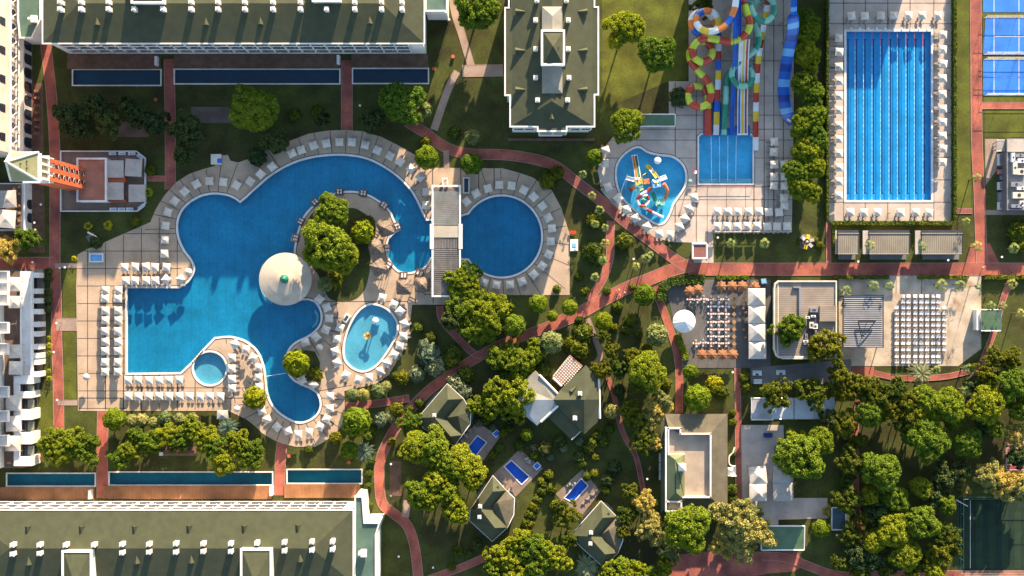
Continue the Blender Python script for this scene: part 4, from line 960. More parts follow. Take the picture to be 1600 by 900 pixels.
m = MB(); q = rect(1526.5, 484, 1531, 516, 3.2); m.use(WHITEP); m.box2((q[0], q[1], 0), (q[2], q[3], 3.0)); tag(m.part('freezer_cabinet'), 'tall white cabinet beside the green roofed kiosk', 'cabinet')
flatroof('pool_bar', 'narrow pool bar hut with a dark green roof between the pines and the splash pool', 'hut', 1000, 178.5, 1055, 197, 3.6, GREENR, WHITE, .3, WHITE, .15)
flatroof('entry_gatehouse', 'square gatehouse with a red-brown roof at the bottom of the splash pool deck', 'hut', 1082, 381, 1104, 404, 3.2, mat('maroon_roof', (.22, .09, .075), .8, .08, .5, pat=('grid', 1, .08, .8)), WHITE, 0, WHITE, .3)
flatroof('green_roofed_hut', 'green roofed hut with a white rim below the paved service terrace', 'hut', 1190, 822, 1257, 860, 3.8, GREENR, WHITE, .5, WHITE, .2)
flatroof('storage_shed', 'small shed with a dark blue roof in the shade right of the service terrace', 'shed', 1300, 793, 1322, 828, 3, mat('dark_slate', (.05, .08, .10), .6), WHITE, .2, WHITE, .18)
for i, (a, b) in enumerate(((1209, 1240), (1241.5, 1272), (1273, 1304))):
    flatroof('sail_roof_pavilion', ['leftmost', 'middle', 'rightmost'][i]+' of three joined white fabric pavilions under the trees', 'pavilion', a, 622, b, 655, 3.2, mat('white_fabric', (.46, .50, .54), .7, .04), WHITEP, .15, STEEL, .08, True)
flatroof('serving_counter', 'flat grey pavilion joined to the left of the white fabric pavilions', 'pavilion', 1174, 622, 1208, 656, 3.1, mat('grey_fabric', (.34, .34, .36), .7), WHITEP, 0, WHITEP, .12, True)
# service building on the right edge
t = thing('service_building', 'flat service building full of white rooftop units on the right edge', 'building', (P(1590, 270).x, P(1590, 270).y, 0))
q = rect(1573, 217, 1640, 328, 4.5); m = MB(); m.use(GREYD); m.box2((q[0], q[1], 0), (q[2], q[3], 4.2)); m.part('wall', None, t)
m = MB(); m.use(mat('grey_roof', (.20, .20, .19), .8, .12, .4)); m.box2((q[0]+.2, q[1]+.2, 4.2), (q[2]-.2, q[3]-.2, 4.35)); m.part('roof', None, t)
m = MB(); m.use(CANVASG); p = rect(1574, 217.5, 1640, 237, 5); m.box2((p[0], p[1], 4.36), (p[2], p[3], 4.9)); m.part('upper_roof', None, t)
m = MB(); m.use(STEEL); frame(m, (q[0]+.15, q[1]+.15, q[2]-.15, q[3]-.15), .2, 4.2, 4.8); m.part('parapet', None, t)
for i, (x, y, sx, sy) in enumerate(((1583, 246, 1, 2.6), (1586, 262, 1.2, 3.8), (1594, 243, 3.4, 1), (1597, 251, 2.6, 1.2), (1596, 268, 2.4, 1.8), (1588, 288, 3.2, 1.4), (1597, 294, 3, 1.0), (1592, 305, 3.6, 1.8), (1588, 322, 3, 1), (1597, 318, 1.4, 1.6))):
    p = P(x, y, 5.2); m = MB(); m.use([WHITEP, CREAM, STEEL][i % 3]); m.box((p.x, p.y, 4.9), (sx, sy, 1.1)); m.use(DARK); m.cyl((p.x, p.y), min(sx, sy)*.3, 5.45, 5.5, 10); m.part('air_unit', None, t)
flatroof('delivery_canopy', 'long pale canopy along the left wall of the service building', 'canopy', 1557, 219, 1572, 236, 3.4, CANVASG, STEEL, .2, STEEL, .08, True)
for i, (y0, y1, mm) in enumerate(((240, 258, WHITEP), (259, 262, DARK), (264, 272, mat('pink_box', (.5, .16, .16), .7)), (273, 282, DARK), (284, 296, WHITEP), (300, 314, STEEL), (315, 327, WHITEP))):
    q = rect(1562, y0, 1571, y1, 2); m = MB(); m.use(mm); m.box2((q[0], q[1], .05), (q[2], q[3], 1.5)); m.use(STEEL); m.box2((q[0]+.2, q[1]+.2, 1.5), (q[2]-.2, q[3]-.2, 1.6))
    tag(m.part('storage_crate'), f"{nth(i)} crate from the top in the yard left of the service building", 'crate', 'crates in the service yard')

# hotel block just beyond the top edge: its shade lies over the slides and the landing pool
for lab, x0, x1, yv, hh in (('tall pale block beyond the slides that shades the water park', 1100, 1318, -40, 18.5), ('lower pale block beyond the lane pool that shades its upper left corner', 1330, 1425, -52, 9.5)):
    q0 = P(x0, yv-70); q1 = P(x1, yv); t = thing('hotel_building', lab, 'building', ((q0.x+q1.x)/2, (q0.y+q1.y)/2, 0))
    m = MB(); m.use(CREAM); m.box2((q0.x, q1.y, 0), (q1.x, q0.y, hh-.3)); m.part('wall', None, t)
    m = MB(); hip(m, (q0.x, q1.y, q1.x, q0.y), hh-.25, hh+1.2, 6, 6, 'x', .3); m.part('roof', None, t)
    n = int((q1.x-q0.x)/4)
    for i in range(n):
        for f in range(int(hh//3.4)): m = MB(); m.use(GLASS); m.box((q0.x+2+i*4, q1.y-.03, 1.9+f*3.3), (2.2, .1, 1.8)); m.part('window', None, t)
# ------------------------------------------------------------------ pergola bridge, bar, island huts
q = rect(674.5, 289, 720, 464, 4.2); tb = thing('pergola_bridge', 'long white-framed slatted pergola crossing between the large pool and the round pool', 'pergola', ((q[0]+q[2])/2, (q[1]+q[3])/2, 0))
m = MB(); m.use(WHITE); frame(m, (q[0]+.5, q[1]+.5, q[2]-.5, q[3]-.5), .5, 3.6, 4.4); m.part('pergola_frame', None, tb)
SL = mat('beige_slat', (.40, .36, .28), .7, .06)
def yy(v): return P(0, v, 4).y
m = MB(); m.use(SL)
k = 301.0
while k < 352: m.box(((q[0]+q[2])/2, yy(k), 4.0), (q[2]-q[0]-1, .50, .1), 0, .25); k += 3.3
m.box2((q[0]+.5, yy(371), 4.0), (q[2]-.5, yy(353), 4.25)); m.part('sun_slats', None, tb)
m = MB(); m.use(mat('grey_slat', (.16, .15, .14), .7))
for k in range(16): xx = q[0]+.9+k*(q[2]-q[0]-1.8)/15; m.box2((xx-.12, yy(388), 3.9), (xx+.12, yy(372), 4.1))
k = 390.0
while k < 462: m.box(((q[0]+q[2])/2, yy(k), 4.0), (q[2]-q[0]-1, .30, .1)); k += 3.0
m.part('shade_slats', None, tb)
m = MB(); m.use(WHITE); m.box2((q[0]-.5, yy(389), 4.1), (q[0]+.6, yy(350), 4.5)); m.part('side_beam', None, tb)
m = MB(); m.use(WHITE); m.box2((q[2]-.6, yy(389), 4.1), (q[2]+.5, yy(350), 4.5)); m.part('side_beam', None, tb)
for i in range(2):
    for j in range(7): m = MB(); m.use(WHITE); m.box((q[0]+.4+i*(q[2]-q[0]-.8), q[1]+.5+j*(q[3]-q[1]-1)/6, 1.8), (.4, .4, 3.7)); m.part('post', None, tb)
m = MB(); m.use(GREYD); m.box2((q[0]+.3, q[1]+.5, .02), (q[2]-.3, q[3]-.5, .2)); m.part('bridge_floor', None, tb)
q = rect(723.5, 277, 733.5, 302, 1); m = MB(); m.use(WHITE); frame(m, (q[0]+.3, q[1]+.3, q[2]-.3, q[3]-.3), .3, .06, .9); m.use(GLASS); m.box2((q[0]+.3, q[1]+.3, .06), (q[2]-.3, q[3]-.3, .3)); tag(m.part('foot_bath'), 'narrow white-rimmed foot bath to the right of the pergola top', 'foot bath')
q = rect(691, 279, 700, 292, 1); m = MB(); m.use(WHITE); m.box2((q[0], q[1], .06), (q[0]+.3, q[3], 2.6)); m.box2((q[2]-.3, q[1], .06), (q[2], q[3], 2.6)); m.box2((q[0], q[3]-.3, 2.4), (q[2], q[3], 2.7)); tag(m.part('entrance_gate'), 'small white gate frame at the top end of the pergola bridge', 'gate')
q = rect(138.5, 396, 160, 409.5, 1); m = MB(); m.use(WHITE); frame(m, (q[0]+.3, q[1]+.3, q[2]-.3, q[3]-.3), .35, .06, .6); m.use(cS); m.box2((q[0]+.3, q[1]+.3, .06), (q[2]-.3, q[3]-.3, .3)); tag(m.part('foot_bath'), 'white foot bath with light blue water on the left corner of the deck', 'foot bath')
# circular bar
p = P(445, 436); t = thing('pool_bar', 'large round cream canopy with a green cap standing in the pool', 'bar', (p.x, p.y, 0))
pt = P(445, 436, 4.2); rr = 41.5*S*.984; n = 48; m = MB(); m.use(mat('beige_canopy', (.47, .40, .31), .8, .06, .5))
for a0, z0, a1, z1 in ((rr, 3.3, rr*.62, 4.2), (rr*.62, 4.2, rr*.12, 5.1)):
    R0 = [(pt.x+a0*math.cos(2*math.pi*i/n), pt.y+a0*math.sin(2*math.pi*i/n), z0) for i in range(n)]; R1 = [(pt.x+a1*math.cos(2*math.pi*i/n), pt.y+a1*math.sin(2*math.pi*i/n), z1) for i in range(n)]
    m.add(R0+R1, [(i, (i+1) % n, n+(i+1) % n, n+i) for i in range(n)])
m.cyl((pt.x, pt.y), rr*.99, 3.05, 3.28, n); m.cyl((pt.x, pt.y), rr*.12, 4.9, 5.2, 16); m.part('canopy', None, t)
m = MB(); m.use(mat('green_cap', (.01, .16, .10), .4)); pg = P(438, 436, 5.5); m.cyl((pt.x, pt.y), 1.3, 5.1, 5.8, 18, .9); m.cyl((pt.x, pt.y), .9, 5.8, 6.3, 18, .1); m.part('cap', None, t)
m = MB(); m.use(GREYD); m.cyl((pt.x, pt.y), rr*.7, -1.1, .15, 40); m.use(WOOD); m.cyl((pt.x, pt.y), rr*.45, .15, 1.2, 32); m.part('counter', None, t)
for k in range(8): a = k*math.pi/4; m = MB(); m.use(WHITE); m.cyl((pt.x+rr*.6*math.cos(a), pt.y+rr*.6*math.sin(a)), .15, .1, 3.6, 8); m.part('post', None, t)
# thatched huts
def thatch(px, py, r_, label, a=0, sq=True):
    p = P(px, py, 2.8); t = thing('thatched_parasol', label, 'parasol', (p.x, p.y, .06)); m = MB(); m.use(THATCH); n = 4 if sq else 10; lay = 5
    rg = random.Random(int(px*7+py)); prev = None
    for k in range(lay+1):
        f = 1-k/lay; N = n*6; R_ = []
        for i in range(N):
            an = a+2*math.pi*i/N; c_ = (1/max(abs(math.cos(an-a)), abs(math.sin(an-a)))) if sq else 1
            rr_ = r_*max(f, .03)*min(c_, 1.34)*(1+rg.uniform(-.06, .06))
            R_.append((p.x+rr_*math.cos(an), p.y+rr_*math.sin(an), 2.2+1.7*(1-f)+rg.uniform(-.06, .06)))
        if prev: m.add(prev+R_, [(i, (i+1) % N, N+(i+1) % N, N+i) for i in range(N)])
        prev = R_
    m.part('thatch', None, t); m = MB(); m.use(TRUNK); m.cyl((p.x, p.y), .12, .05, 3.4, 8); m.part('pole', None, t)
    return t
for i, (x, y, a) in enumerate(((602.5, 357, .35), (587.5, 386, .05), (591.5, 418, .55), (631, 448, .05), (660, 445, 0))):
    thatch(x, y, 2.25, ['topmost straw parasol', 'square straw parasol left of the narrow pool channel', 'tilted straw parasol at the lower left of the pool channel', 'straw parasol just below the bottom curve of the large pool', 'shaded grey straw parasol beside the pergola foot'][i]+' on the tree island' if i < 3 else ['', '', '', 'straw parasol just below the bottom curve of the large pool', 'shaded grey straw parasol beside the pergola foot'][i], a)
# cabana day-bed platforms around the island rim
proto = thing('cabana_platform', 'x', 'cabana', (0, 0, 0)); m = MB(); m.use(WOODD); m.box((0, 0, .12), (2.2, 1.9, .24)); m.part('platform', None, proto)
m = MB(); m.use(mat('umber_wood', (.16, .085, .05), .8, .2, 1)); 
for sx in (-1, 1):
    for sy in (-1, 1): m.box((sx*1.0, sy*.85, 1.2), (.12, .12, 2.2))
for sx in (-1, 1): m.box((sx*1.0, 0, 2.3), (.16, 1.9, .12))
for k in range(3): m.box((0, -.85+.85*k, 2.36), (2.2, .12, .1))
m.part('cabana_frame', None, proto)
for sx in (-.45, .45): m = MB(); m.use(WHITEP); m.box((sx, 0, .42), (.55, 1.1, .25)); m.box((sx, .55, .65), (.55, .25, .5)); m.part('seat', None, proto)
cab = [(531, 300, 0), (568, 302, -.15), (600, 321, -.6), (621, 354, -1.2), (604.5, 388, -1.55), (607, 414, -2.2), (631, 430, 3.1), (656, 426, 2.7), (493, 316, .7), (471, 346, 1.1), (463, 372, 1.35)]
cl = ['at the top left of the island rim', 'at the top of the island rim', 'on the upper right curve of the island rim', 'by the topmost straw parasol', 'by the square straw parasol', 'by the tilted straw parasol', 'at the foot of the narrow pool channel', 'on the bottom right curve beside the pergola', 'half hidden behind the upper big island tree', 'on the left rim above its lowest neighbours', 'lowest on the left rim near the round bar']
for (x, y, a), l_ in zip(cab, cl): p = P(x, y); dup(proto, (p.x, p.y, .16), a, None, 'dark wooden cabana '+l_, 'wooden cabanas around the island')

# ------------------------------------------------------------------ parasols and loungers
um = thing('parasol', 'x', 'parasol', (0, 0, 0))
m = MB(); m.use(CANVAS); w_ = 1.16; z0 = 2.1; cs = []
for i in range(4):
    a = (-1, -1, 1, 1)[i]; b = (-1, 1, 1, -1)[i]; cs.append((a*w_, b*w_, z0))
# each side sags a little between ribs
rim = []
for i in range(4):
    a, b = Vector(cs[i]), Vector(cs[(i+1) % 4]); rim += [a, (a+b)/2*Vector((.95, .95, 1)).x if False else Vector((((a+b)/2).x*.96, ((a+b)/2).y*.96, z0+.07))]
rim = rim[::-1]
ap = Vector((0, 0, 2.85)); mid = [r*.5+ap*.5-Vector((0, 0, .06 if i % 2 else 0)) for i, r in enumerate(rim)]
m.add(rim+mid+[ap], [(i, (i+1) % 8, 8+(i+1) % 8, 8+i) for i in range(8)]+[(8+i, 8+(i+1) % 8, 16) for i in range(8)])
m.add(rim+[r-Vector((0, 0, .16)) for r in rim], [(i, 8+i, 8+(i+1) % 8, (i+1) % 8) for i in range(8)])
m.part('canopy', None, um)
m = MB(); m.use(STEEL); m.cyl((0, 0), .035, 0, 2.75, 6); m.part('pole', None, um)
m = MB(); m.use(GREYD); m.box((0, 0, .06), (.6, .6, .12)); m.part('base', None, um)
lo = thing('sun_lounger', 'x', 'sun lounger', (0, 0, 0))      # head at +y, origin at middle
m = MB(); m.use(mat('taupe_frame', (.20, .16, .13), .6)); m.box((0, 0, .26), (.66, 1.95, .07))
for sx in (-.29, .29):
    for sy in (-.8, .8): m.box((sx, sy, .12), (.05, .05, .24))
m.part('frame', None, lo)
m = MB(); m.use(mat('beige_mattress', (.34, .29, .25), .9, .08, 1)); m.box((0, -.35, .34), (.6, 1.25, .09)); m.part('mattress', None, lo)
m = MB(); m.use(mat('beige_mattress', (.34, .29, .25))); m.box((0, .6, .52), (.6, .72, .09), 0, .5); m.part('backrest', None, lo)
LC = [0]; EXTRA = []
def lounger(x, y, rz, label, z=.09):
    LC[0] += 1
    if LC[0] > 296: EXTRA.append((x, y, rz, z)); return
    dup(lo, (x, y, z), rz, None, label, 'sun loungers around the pools')
ABOVE = {}
def prow(desc, pts, feet=None, ang=None, lg=True, rz=None, end='left', short=None, rs=None, tall=0):
    """a row of parasols; feet = world angle the lounger feet point to (None: away from centre cen)"""
    rg = random.Random(hash(desc) % 1000 if False else len(desc)*7+len(pts))
    for i, q in enumerate(pts):
        x, y = q[0], q[1]; p = P(x, y, 2.4); a = (q[2] if len(q) > 2 else (rz or 0))
        a += rg.uniform(-.11, .11)
        dup(um, (p.x+rg.uniform(-.1, .1), p.y+rg.uniform(-.1, .1), .06), a, (1, 1, 1+rg.uniform(-.04, .05)), f"{nth(i)} cream parasol from the {end} {desc}", 'square cream parasols around the pools')
        if lg:
            f = feet if feet is not None else math.radians(ang[i]) if isinstance(ang, list) else a-math.pi/2
            dv = Vector((math.cos(f), math.sin(f))); sv = Vector((-dv.y, dv.x))
            for s_, nm_ in ((-1, 'left' if abs(dv.y) > .7 else 'upper'), (1, 'right' if abs(dv.y) > .7 else 'lower')):
                s2 = s_ if dv.y < 0 or abs(dv.y) <= .7 and dv.x < 0 else -s_
                pos = Vector((p.x, p.y))+dv*1.05+sv*s_*.62+Vector((rg.uniform(-.08, .08), rg.uniform(-.1, .1)))
                nm2 = ('right' if (sv*s_).x > 0 else 'left') if abs(sv.x) > .5 else ('upper' if (sv*s_).y > 0 else 'lower')
                lounger(pos.x, pos.y, math.atan2(-dv.x, dv.y)+math.pi+rg.uniform(-.14, .14), f"{nm2} lounger of the {nth(i)} parasol {short or desc}")
D = -math.pi/2
prow('in the upper row above the square pool arm', [(194, 417), (211, 417), (227, 417), (242, 417), (259, 417)], D)
prow('in the lower row above the square pool arm', [(196, 438), (211, 438), (227, 438), (242, 438), (259, 437, .78), (282, 436, .6)], D)
cy_ = [453, 466, 485, 501, 518, 534, 549, 566, 581]
prow('of the outer column left of the pool', [(164, y) for y in cy_], math.pi+.0, end='top')
prow('of the inner column left of the pool', [(184, y) for y in cy_], math.pi+.0, end='top')
prow('in the row directly under the square pool arm', [(200, 594), (216, 594), (232, 594), (248, 594), (264, 594), (280, 594)], D)
prow('in the ten-parasol bottom row of the deck', [(200+16*i, 619.5) for i in range(10)], D)
prow('in the column right of the whirlpool', [(362, 559), (362, 576), (362, 592), (362, 607)], 0, end='top')
prow('on the curve above the whirlpool', [(367, 538, .5), (384, 546, -.2), (396, 559, -.6), (404, 574, -.2), (404, 590, 0), (405, 605, 0)], None, [-60, -110, -140, 180, 180, 180])
prow('around the lower left of the bottom pool lobe', [(409, 642, .3), (418, 656, .5), (432, 667, .8), (449, 673, .2), (466, 679, 0), (483, 676, -.1)], None, [200, 215, 235, 255, 270, 270])
prow('around the lower right of the bottom pool lobe', [(500, 667, -.4), (510, 655, -.5), (515, 638, 0), (516, 619, 0)], None, [-60, -40, 0, 0])
prow('behind the round tree on the bottom lobe', [(471, 594, .4), (489, 601, .6)], None, [40, 40])
kx = [(531, 512), (526, 530), (524, 549), (527, 567), (541, 586), (560, 594), (577, 590), (594, 580), (604, 567), (615, 554), (624, 540), (630, 525), (631, 506), (625, 487), (615, 475), (597, 465)]
prow('going round the egg-shaped pool', [(x, y, math.atan2(-(y-530), x-580)) for x, y in kx], None, [math.degrees(math.atan2(-(y-530), x-580)) for x, y in kx], end='upper left')
rs_ = [(499, 467), (510, 481), (514, 497), (509, 515), (494, 527), (477, 535)]
prow('on the shaded bank between the two pools', [(x, y, math.atan2(-(y-500), x-470)) for x, y in rs_], None, [math.degrees(math.atan2(-(y-500), x-470)) for x, y in rs_], end='top')
ta = [(257, 396), (257, 375), (258, 352), (262, 331), (273, 314), (288, 299), (306, 287), (327, 283), (348, 284), (369, 289), (390, 283), (407, 272), (425, 260), (456, 240), (471, 234), (490, 227), (510, 224), (530, 222), (550, 222), (570, 226), (589, 235), (609, 243), (625, 252), (642, 264), (657, 276), (667, 300), (666, 320)]
def cen(x, y): return (335, 355) if x < 380 else (535, 395)
prow('along the outer rim of the large pool', [(x, y, (math.atan2(-(y-cen(x, y)[1]), x-cen(x, y)[0])-math.pi/2)*(1 if i < 25 and i > 1 else 0)) for i, (x, y) in enumerate(ta)], None, [math.degrees(math.atan2(-(y-cen(x, y)[1]), x-cen(x, y)[0])) for x, y in ta], end='left', short='on the large pool rim')
ra = [(729, 315), (744, 302), (762, 294), (780, 289), (799, 290), (818, 297), (834, 307), (847, 322), (857, 340), (863, 357), (861, 377), (857, 397), (847, 415), (834, 429), (816, 440), (797, 445), (776, 445), (756, 441)]
prow('going round the round pool', [(x, y, math.atan2(-(y-369), x-784)-math.pi/2) for x, y in ra], None, [math.degrees(math.atan2(-(y-369), x-784)) for x, y in ra], end='upper left')
sa = [(947, 235, .3), (945, 255, .1), (950, 292, .4), (966, 310, .7), (979, 327, .3), (994, 341, .5), (1011, 354, .6), (1030, 365, .1), (1047, 366, -.2), (1062, 354, .3), (1070, 341, .5), (1077, 326, .3), (1085, 309, .2)]
prow('going round the heart-shaped splash pool', sa, None, [math.degrees(math.atan2(-(y-290), x-1017)) for x, y, a in sa], end='upper left', short='by the splash pool')
prow('in the upper row below the landing pool', [(1121+16.2*i, 331) for i in range(7)], D)
prow('in the lower row below the landing pool', [(1121+15.6*i, 353.5) for i in range(8)], D, lg=True)
prow('in the shaded left column below the wave slide', [(1210, y) for y in (221, 237, 257, 276, 290)], math.pi, end='top')
prow('in the shaded right column below the wave slide', [(1226, y) for y in (257, 276, 290, 309, 321)], math.pi, end='top')
prow('in the column left of the lane pool', [(1311.5, y) for y in (59, 81, 104, 126, 150, 172, 196, 217, 239, 262, 284, 305)], math.pi, end='top')
prow('in the row above the lane pool', [(x, 24) for x in (1331, 1352, 1377, 1397, 1420, 1441, 1466)], D)
prow('in the column right of the lane pool', [(1474, y) for y in (54, 77, 100, 122, 147, 170, 191, 212, 232, 253)], math.pi, end='top')
prow('in the row below the lane pool', [(x, 332) for x in (1329, 1350, 1371, 1407, 1432, 1452)], D)
# loungers beyond the first three hundred read as one mass
if EXTRA:
    m = MB()
    for x, y, rz, z in EXTRA:
        for nm_, c, d, tl in ((MATS['taupe_frame'], (0, 0, .26), (.66, 1.95, .07), 0), (MATS['beige_mattress'], (0, -.35, .34), (.6, 1.25, .09), 0), (MATS['beige_mattress'], (0, .6, .52), (.6, .72, .09), .5)):
            m.use(nm_); v = Matrix.Rotation(rz, 3, 'Z') @ Vector(c); m.box((x+v.x, y+v.y, z+v.z), d, rz, tl if tl else None)
    tag(m.part('sun_loungers'), 'further sun loungers under the parasols around the right-hand pools', 'sun loungers', kind='stuff')
def roundp(px, py, r_, z, label, mt=CANVAS, n=10, name='round_parasol', scal=0, rise=.8):
    p = P(px, py, z); t = thing(name, label, 'parasol', (p.x, p.y, .06)); m = MB(); m.use(mt)
    N = n*2; R_ = [(p.x+r_*(1-scal*(i % 2))*math.cos(2*math.pi*i/N), p.y+r_*(1-scal*(i % 2))*math.sin(2*math.pi*i/N), z-(0 if i % 2 else .05)) for i in range(N)]
    m.fan(R_, (p.x, p.y, z+rise)); m.add(R_+[(a, b, c-.18) for a, b, c in R_], [(i, (i+1) % N, N+(i+1) % N, N+i) for i in range(N)]); m.part('canopy', None, t)
    m = MB(); m.use(STEEL); m.cyl((p.x, p.y), .05, .06, z+rise-.05, 8); m.part('pole', None, t); return t
roundp(294, 425, 1.15, 2.3, 'round cream parasol at the pool corner right of the two short rows')
roundp(134.5, 589, 1.0, 2.3, 'lone round white parasol near the lower left corner of the deck')
roundp(370, 639, .95, 2.3, 'small round white parasol at the lower edge of the deck by the palm')
roundp(499, 543, 1.0, 2.3, 'small round parasol beside the tree bed on the lobe')
roundp(1069, 502, 3.3, 3.4, 'large round white parasol on the left of the dining patio', WHITEP, 16, rise=1.4)
# square marquees of the dining patio and left canopies
def marquee(label, px0, py0, px1, py1, z, rise, mt=CANVAS, rz=0, grp=None):
    q = rect(px0, py0, px1, py1, z); cx, cy = (q[0]+q[2])/2, (q[1]+q[3])/2; t = thing('marquee', label, 'canopy', (cx, cy, .06), grp)
    hx, hy = (q[2]-q[0])/2, (q[3]-q[1])/2; Mx = Matrix.Rotation(rz, 3, 'Z')
    cs = [Vector((cx, cy, 0))+Mx @ Vector((a*hx, b*hy, z)) for a, b in ((-1, -1), (1, -1), (1, 1), (-1, 1))]
    rim = []
    for i in range(4): rim += [cs[i], (cs[i]+cs[(i+1) % 4])/2+Vector((0, 0, .05))]
    ap = Vector((cx, cy, z+rise)); mid = [r*.45+ap*.55-Vector((0, 0, rise*.1)) for r in rim]
    m = MB(); m.use(mt); m.add(rim+mid+[ap], [(i, (i+1) % 8, 8+(i+1) % 8, 8+i) for i in range(8)]+[(8+i, 8+(i+1) % 8, 16) for i in range(8)]); m.add(rim+[r-Vector((0, 0, .3)) for r in rim], [(i, 8+i, 8+(i+1) % 8, (i+1) % 8) for i in range(8)]); m.part('canopy', None, t)
    for c in cs: m = MB(); m.use(STEEL); c2 = c*.97+Vector((cx, cy, 0))*.03; m.cyl((c2.x, c2.y), .07, .06, z, 6); m.part('post', None, t)
    return t
for i in range(4): marquee(f"{nth(i)} white pyramid marquee from the top in the column beside the dining patio", 1170-.4*(3-i), 450.5+27.8*i, 1197.5-.6*(3-i), 477.5+27.8*i, 3.2, 1.5, CANVAS, 0, 'white marquees beside the dining patio')
for i, (x, y, a) in enumerate(((180, 264, 0), (208.5, 262, .06), (180, 298.5, 0), (214, 302, 0))):
    marquee(['upper left grey square canopy on the tower terrace', 'slightly turned upper right grey canopy on the tower terrace', 'lower left grey square canopy on the tower terrace', 'lower right grey square canopy on the tower terrace'][i], x-13, y-13.5, x+13, y+13.5, 3.4, .7, CANVASG, -a)
for i, (x, y, w_, h_, a) in enumerate(((12, 311, 26, 27, .05), (10, 342, 28, 28, -.08))): marquee(['upper grey canopy below the tower on the left edge', 'lower cream canopy below the tower on the left edge'][i], x-w_/2, y-h_/2, x+w_/2, y+h_/2, 6, .6, [CANVASG, CANVAS][i], a)
for i, (x, y, w_) in enumerate(((22, 444, 22), (23, 472, 19), (24, 549, 21), (24.5, 575, 21), (21, 630, 24), (21, 662, 24), (20, 693, 24))): marquee(f"{nth(i)} cream canopy from the top on the terraces of the left white wing", x-w_/2, y-w_/2, x+w_/2, y+w_/2, 7, .6, CANVAS, .03*(i % 3-1), 'canopies on the left wing terraces')
for i, (x0, y0, x1, y1, mt, a) in enumerate(((1171, 729, 1198, 757, CANVAS, .1), (1171, 756, 1198, 783, CANVAS, 0), (1208, 729, 1236, 755, CANVASG, -.05), (1208, 755, 1239, 783, CANVASG, .02))):
    marquee(['upper left sunlit', 'lower left sunlit', 'upper right grey', 'lower right grey'][i]+' canopy of the four on the paved service terrace', x0, y0, x1, y1, 3.0, .9, mt, a)
q = (354, 654)
marquee('pale square canopy at the lower edge of the deck left of the spiky palm', 339, 641, 356, 655, 2.4, .5, CANVASG)
# ------------------------------------------------------------------ dining patio
OW = mat('orange_canvas', (.25, .11, .048), .85, .1, 1.2)
oc = [(1127, 447), (1144, 447), (1160, 447), (1179, 448), (1078, 455), (1091, 452.5), (1097, 554), (1112, 554), (1129, 554), (1145, 554)]
ol = ['leftmost of the four in the top row', 'second of the four in the top row', 'third of the four in the top row', 'rightmost of the four in the top row', 'lower of the pair by the hedge', 'upper of the pair by the hedge', 'leftmost of the four in the bottom row', 'second of the four in the bottom row', 'third of the four in the bottom row', 'rightmost of the four in the bottom row']
for (x, y), l_ in zip(oc, ol): roundp(x, y, 1.75, 2.3, 'orange scalloped parasol, '+l_+' of the dining patio', OW, 8, 'scalloped_parasol', .24, .5)
tbl = thing('dining_table', 'x', 'table', (0, 0, 0)); m = MB(); m.use(mat('red_cloth', (.34, .12, .07), .8)); m.box((0, 0, .74), (.85, .85, .05)); m.part('tabletop', None, tbl)
m = MB(); m.use(WHITEP); m.box((0, 0, .76), (.6, .25, .03)); m.part('runner', None, tbl); m = MB(); m.use(DARK); m.cyl((0, 0), .05, 0, .72, 6); m.cyl((0, 0), .28, 0, .03, 8); m.part('pedestal', None, tbl)
def chair_proto(mt, name):
    t = thing(name, 'x', 'chair', (0, 0, 0)); m = MB(); m.use(mt); m.box((0, 0, .45), (.5, .48, .06)); m.part('seat', None, t)
    m = MB(); m.use(mt); m.box((0, .24, .72), (.5, .06, .5)); m.part('backrest', None, t)
    for sx in (-.22, .22):
        for sy in (-.2, .2): m = MB(); m.use(mt); m.box((sx, sy, .22), (.05, .05, .43)); m.part('leg', None, t)
    return t
chw = chair_proto(WHITEP, 'white_chair'); chd = chair_proto(mat('tan_rattan', (.36, .29, .22), .8), 'rattan_chair')
tc = [('first', 1111), ('second', 1123), ('third', 1134.5)]; ty = [468, 479, 490.5, 503, 514.5, 525.5, 536]
spots = [(x, y, f"{nth(j)} table from the top in the {n_} column of the dining patio", f"at table {j+1} of the {n_} column") for n_, x in tc for j, y in enumerate(ty)]
spots += [(1078, 468, 'white', 0), (1089, 468, '', 0), (1100, 467, '', 0), (1088, 536.5, '', 0), (1099, 535.5, '', 0)]
el = ['leftmost small table under the hedge-side parasols', 'second small table under the hedge-side parasols', 'third small table under the hedge-side parasols', 'left table above the bottom row of orange parasols', 'right table above the bottom row of orange parasols']
for i, (x, y, l1, l2) in enumerate(spots):
    if i >= 21: l1 = el[i-21]; w2 = 'at the '+el[i-21]
    else: w2 = 'at the '+l1.replace(' from the top', '').replace(' of the dining patio', ' of the patio')
    p = P(x, y, .8); dup(tbl, (p.x, p.y, .08), R.uniform(-.1, .1), None, ('red-topped ' if i < 21 else '')+l1, 'tables of the dining patio')
    for k, nm_ in enumerate(('upper', 'left', 'lower', 'right')):
        a = k*math.pi/2+R.uniform(-.15, .15); dup(chw, (p.x-math.sin(a)*.78, p.y+math.cos(a)*.78, .08), a, None, f"{nm_} white chair {w2}", 'white chairs of the dining patio')
wt = thing('wooden_table', 'x', 'table', (0, 0, 0)); m = MB(); m.use(mat('honey_wood', (.32, .17, .07), .6, .15, 2)); m.box((0, 0, .74), (1.0, 1.0, .06)); m.part('tabletop', None, wt)
for sx in (-.4, .4):
    for sy in (-.4, .4): m = MB(); m.use(MATS['honey_wood']); m.box((sx, sy, .36), (.07, .07, .71)); m.part('leg', None, wt)
for j, y in enumerate((467, 479, 491, 503, 514.5, 526, 537.5)): p = P(1147, y, .8); dup(wt, (p.x, p.y, .08), .78, None, f"{nth(j)} turned wooden table from the top in the fourth patio column", 'wooden tables of the dining patio')
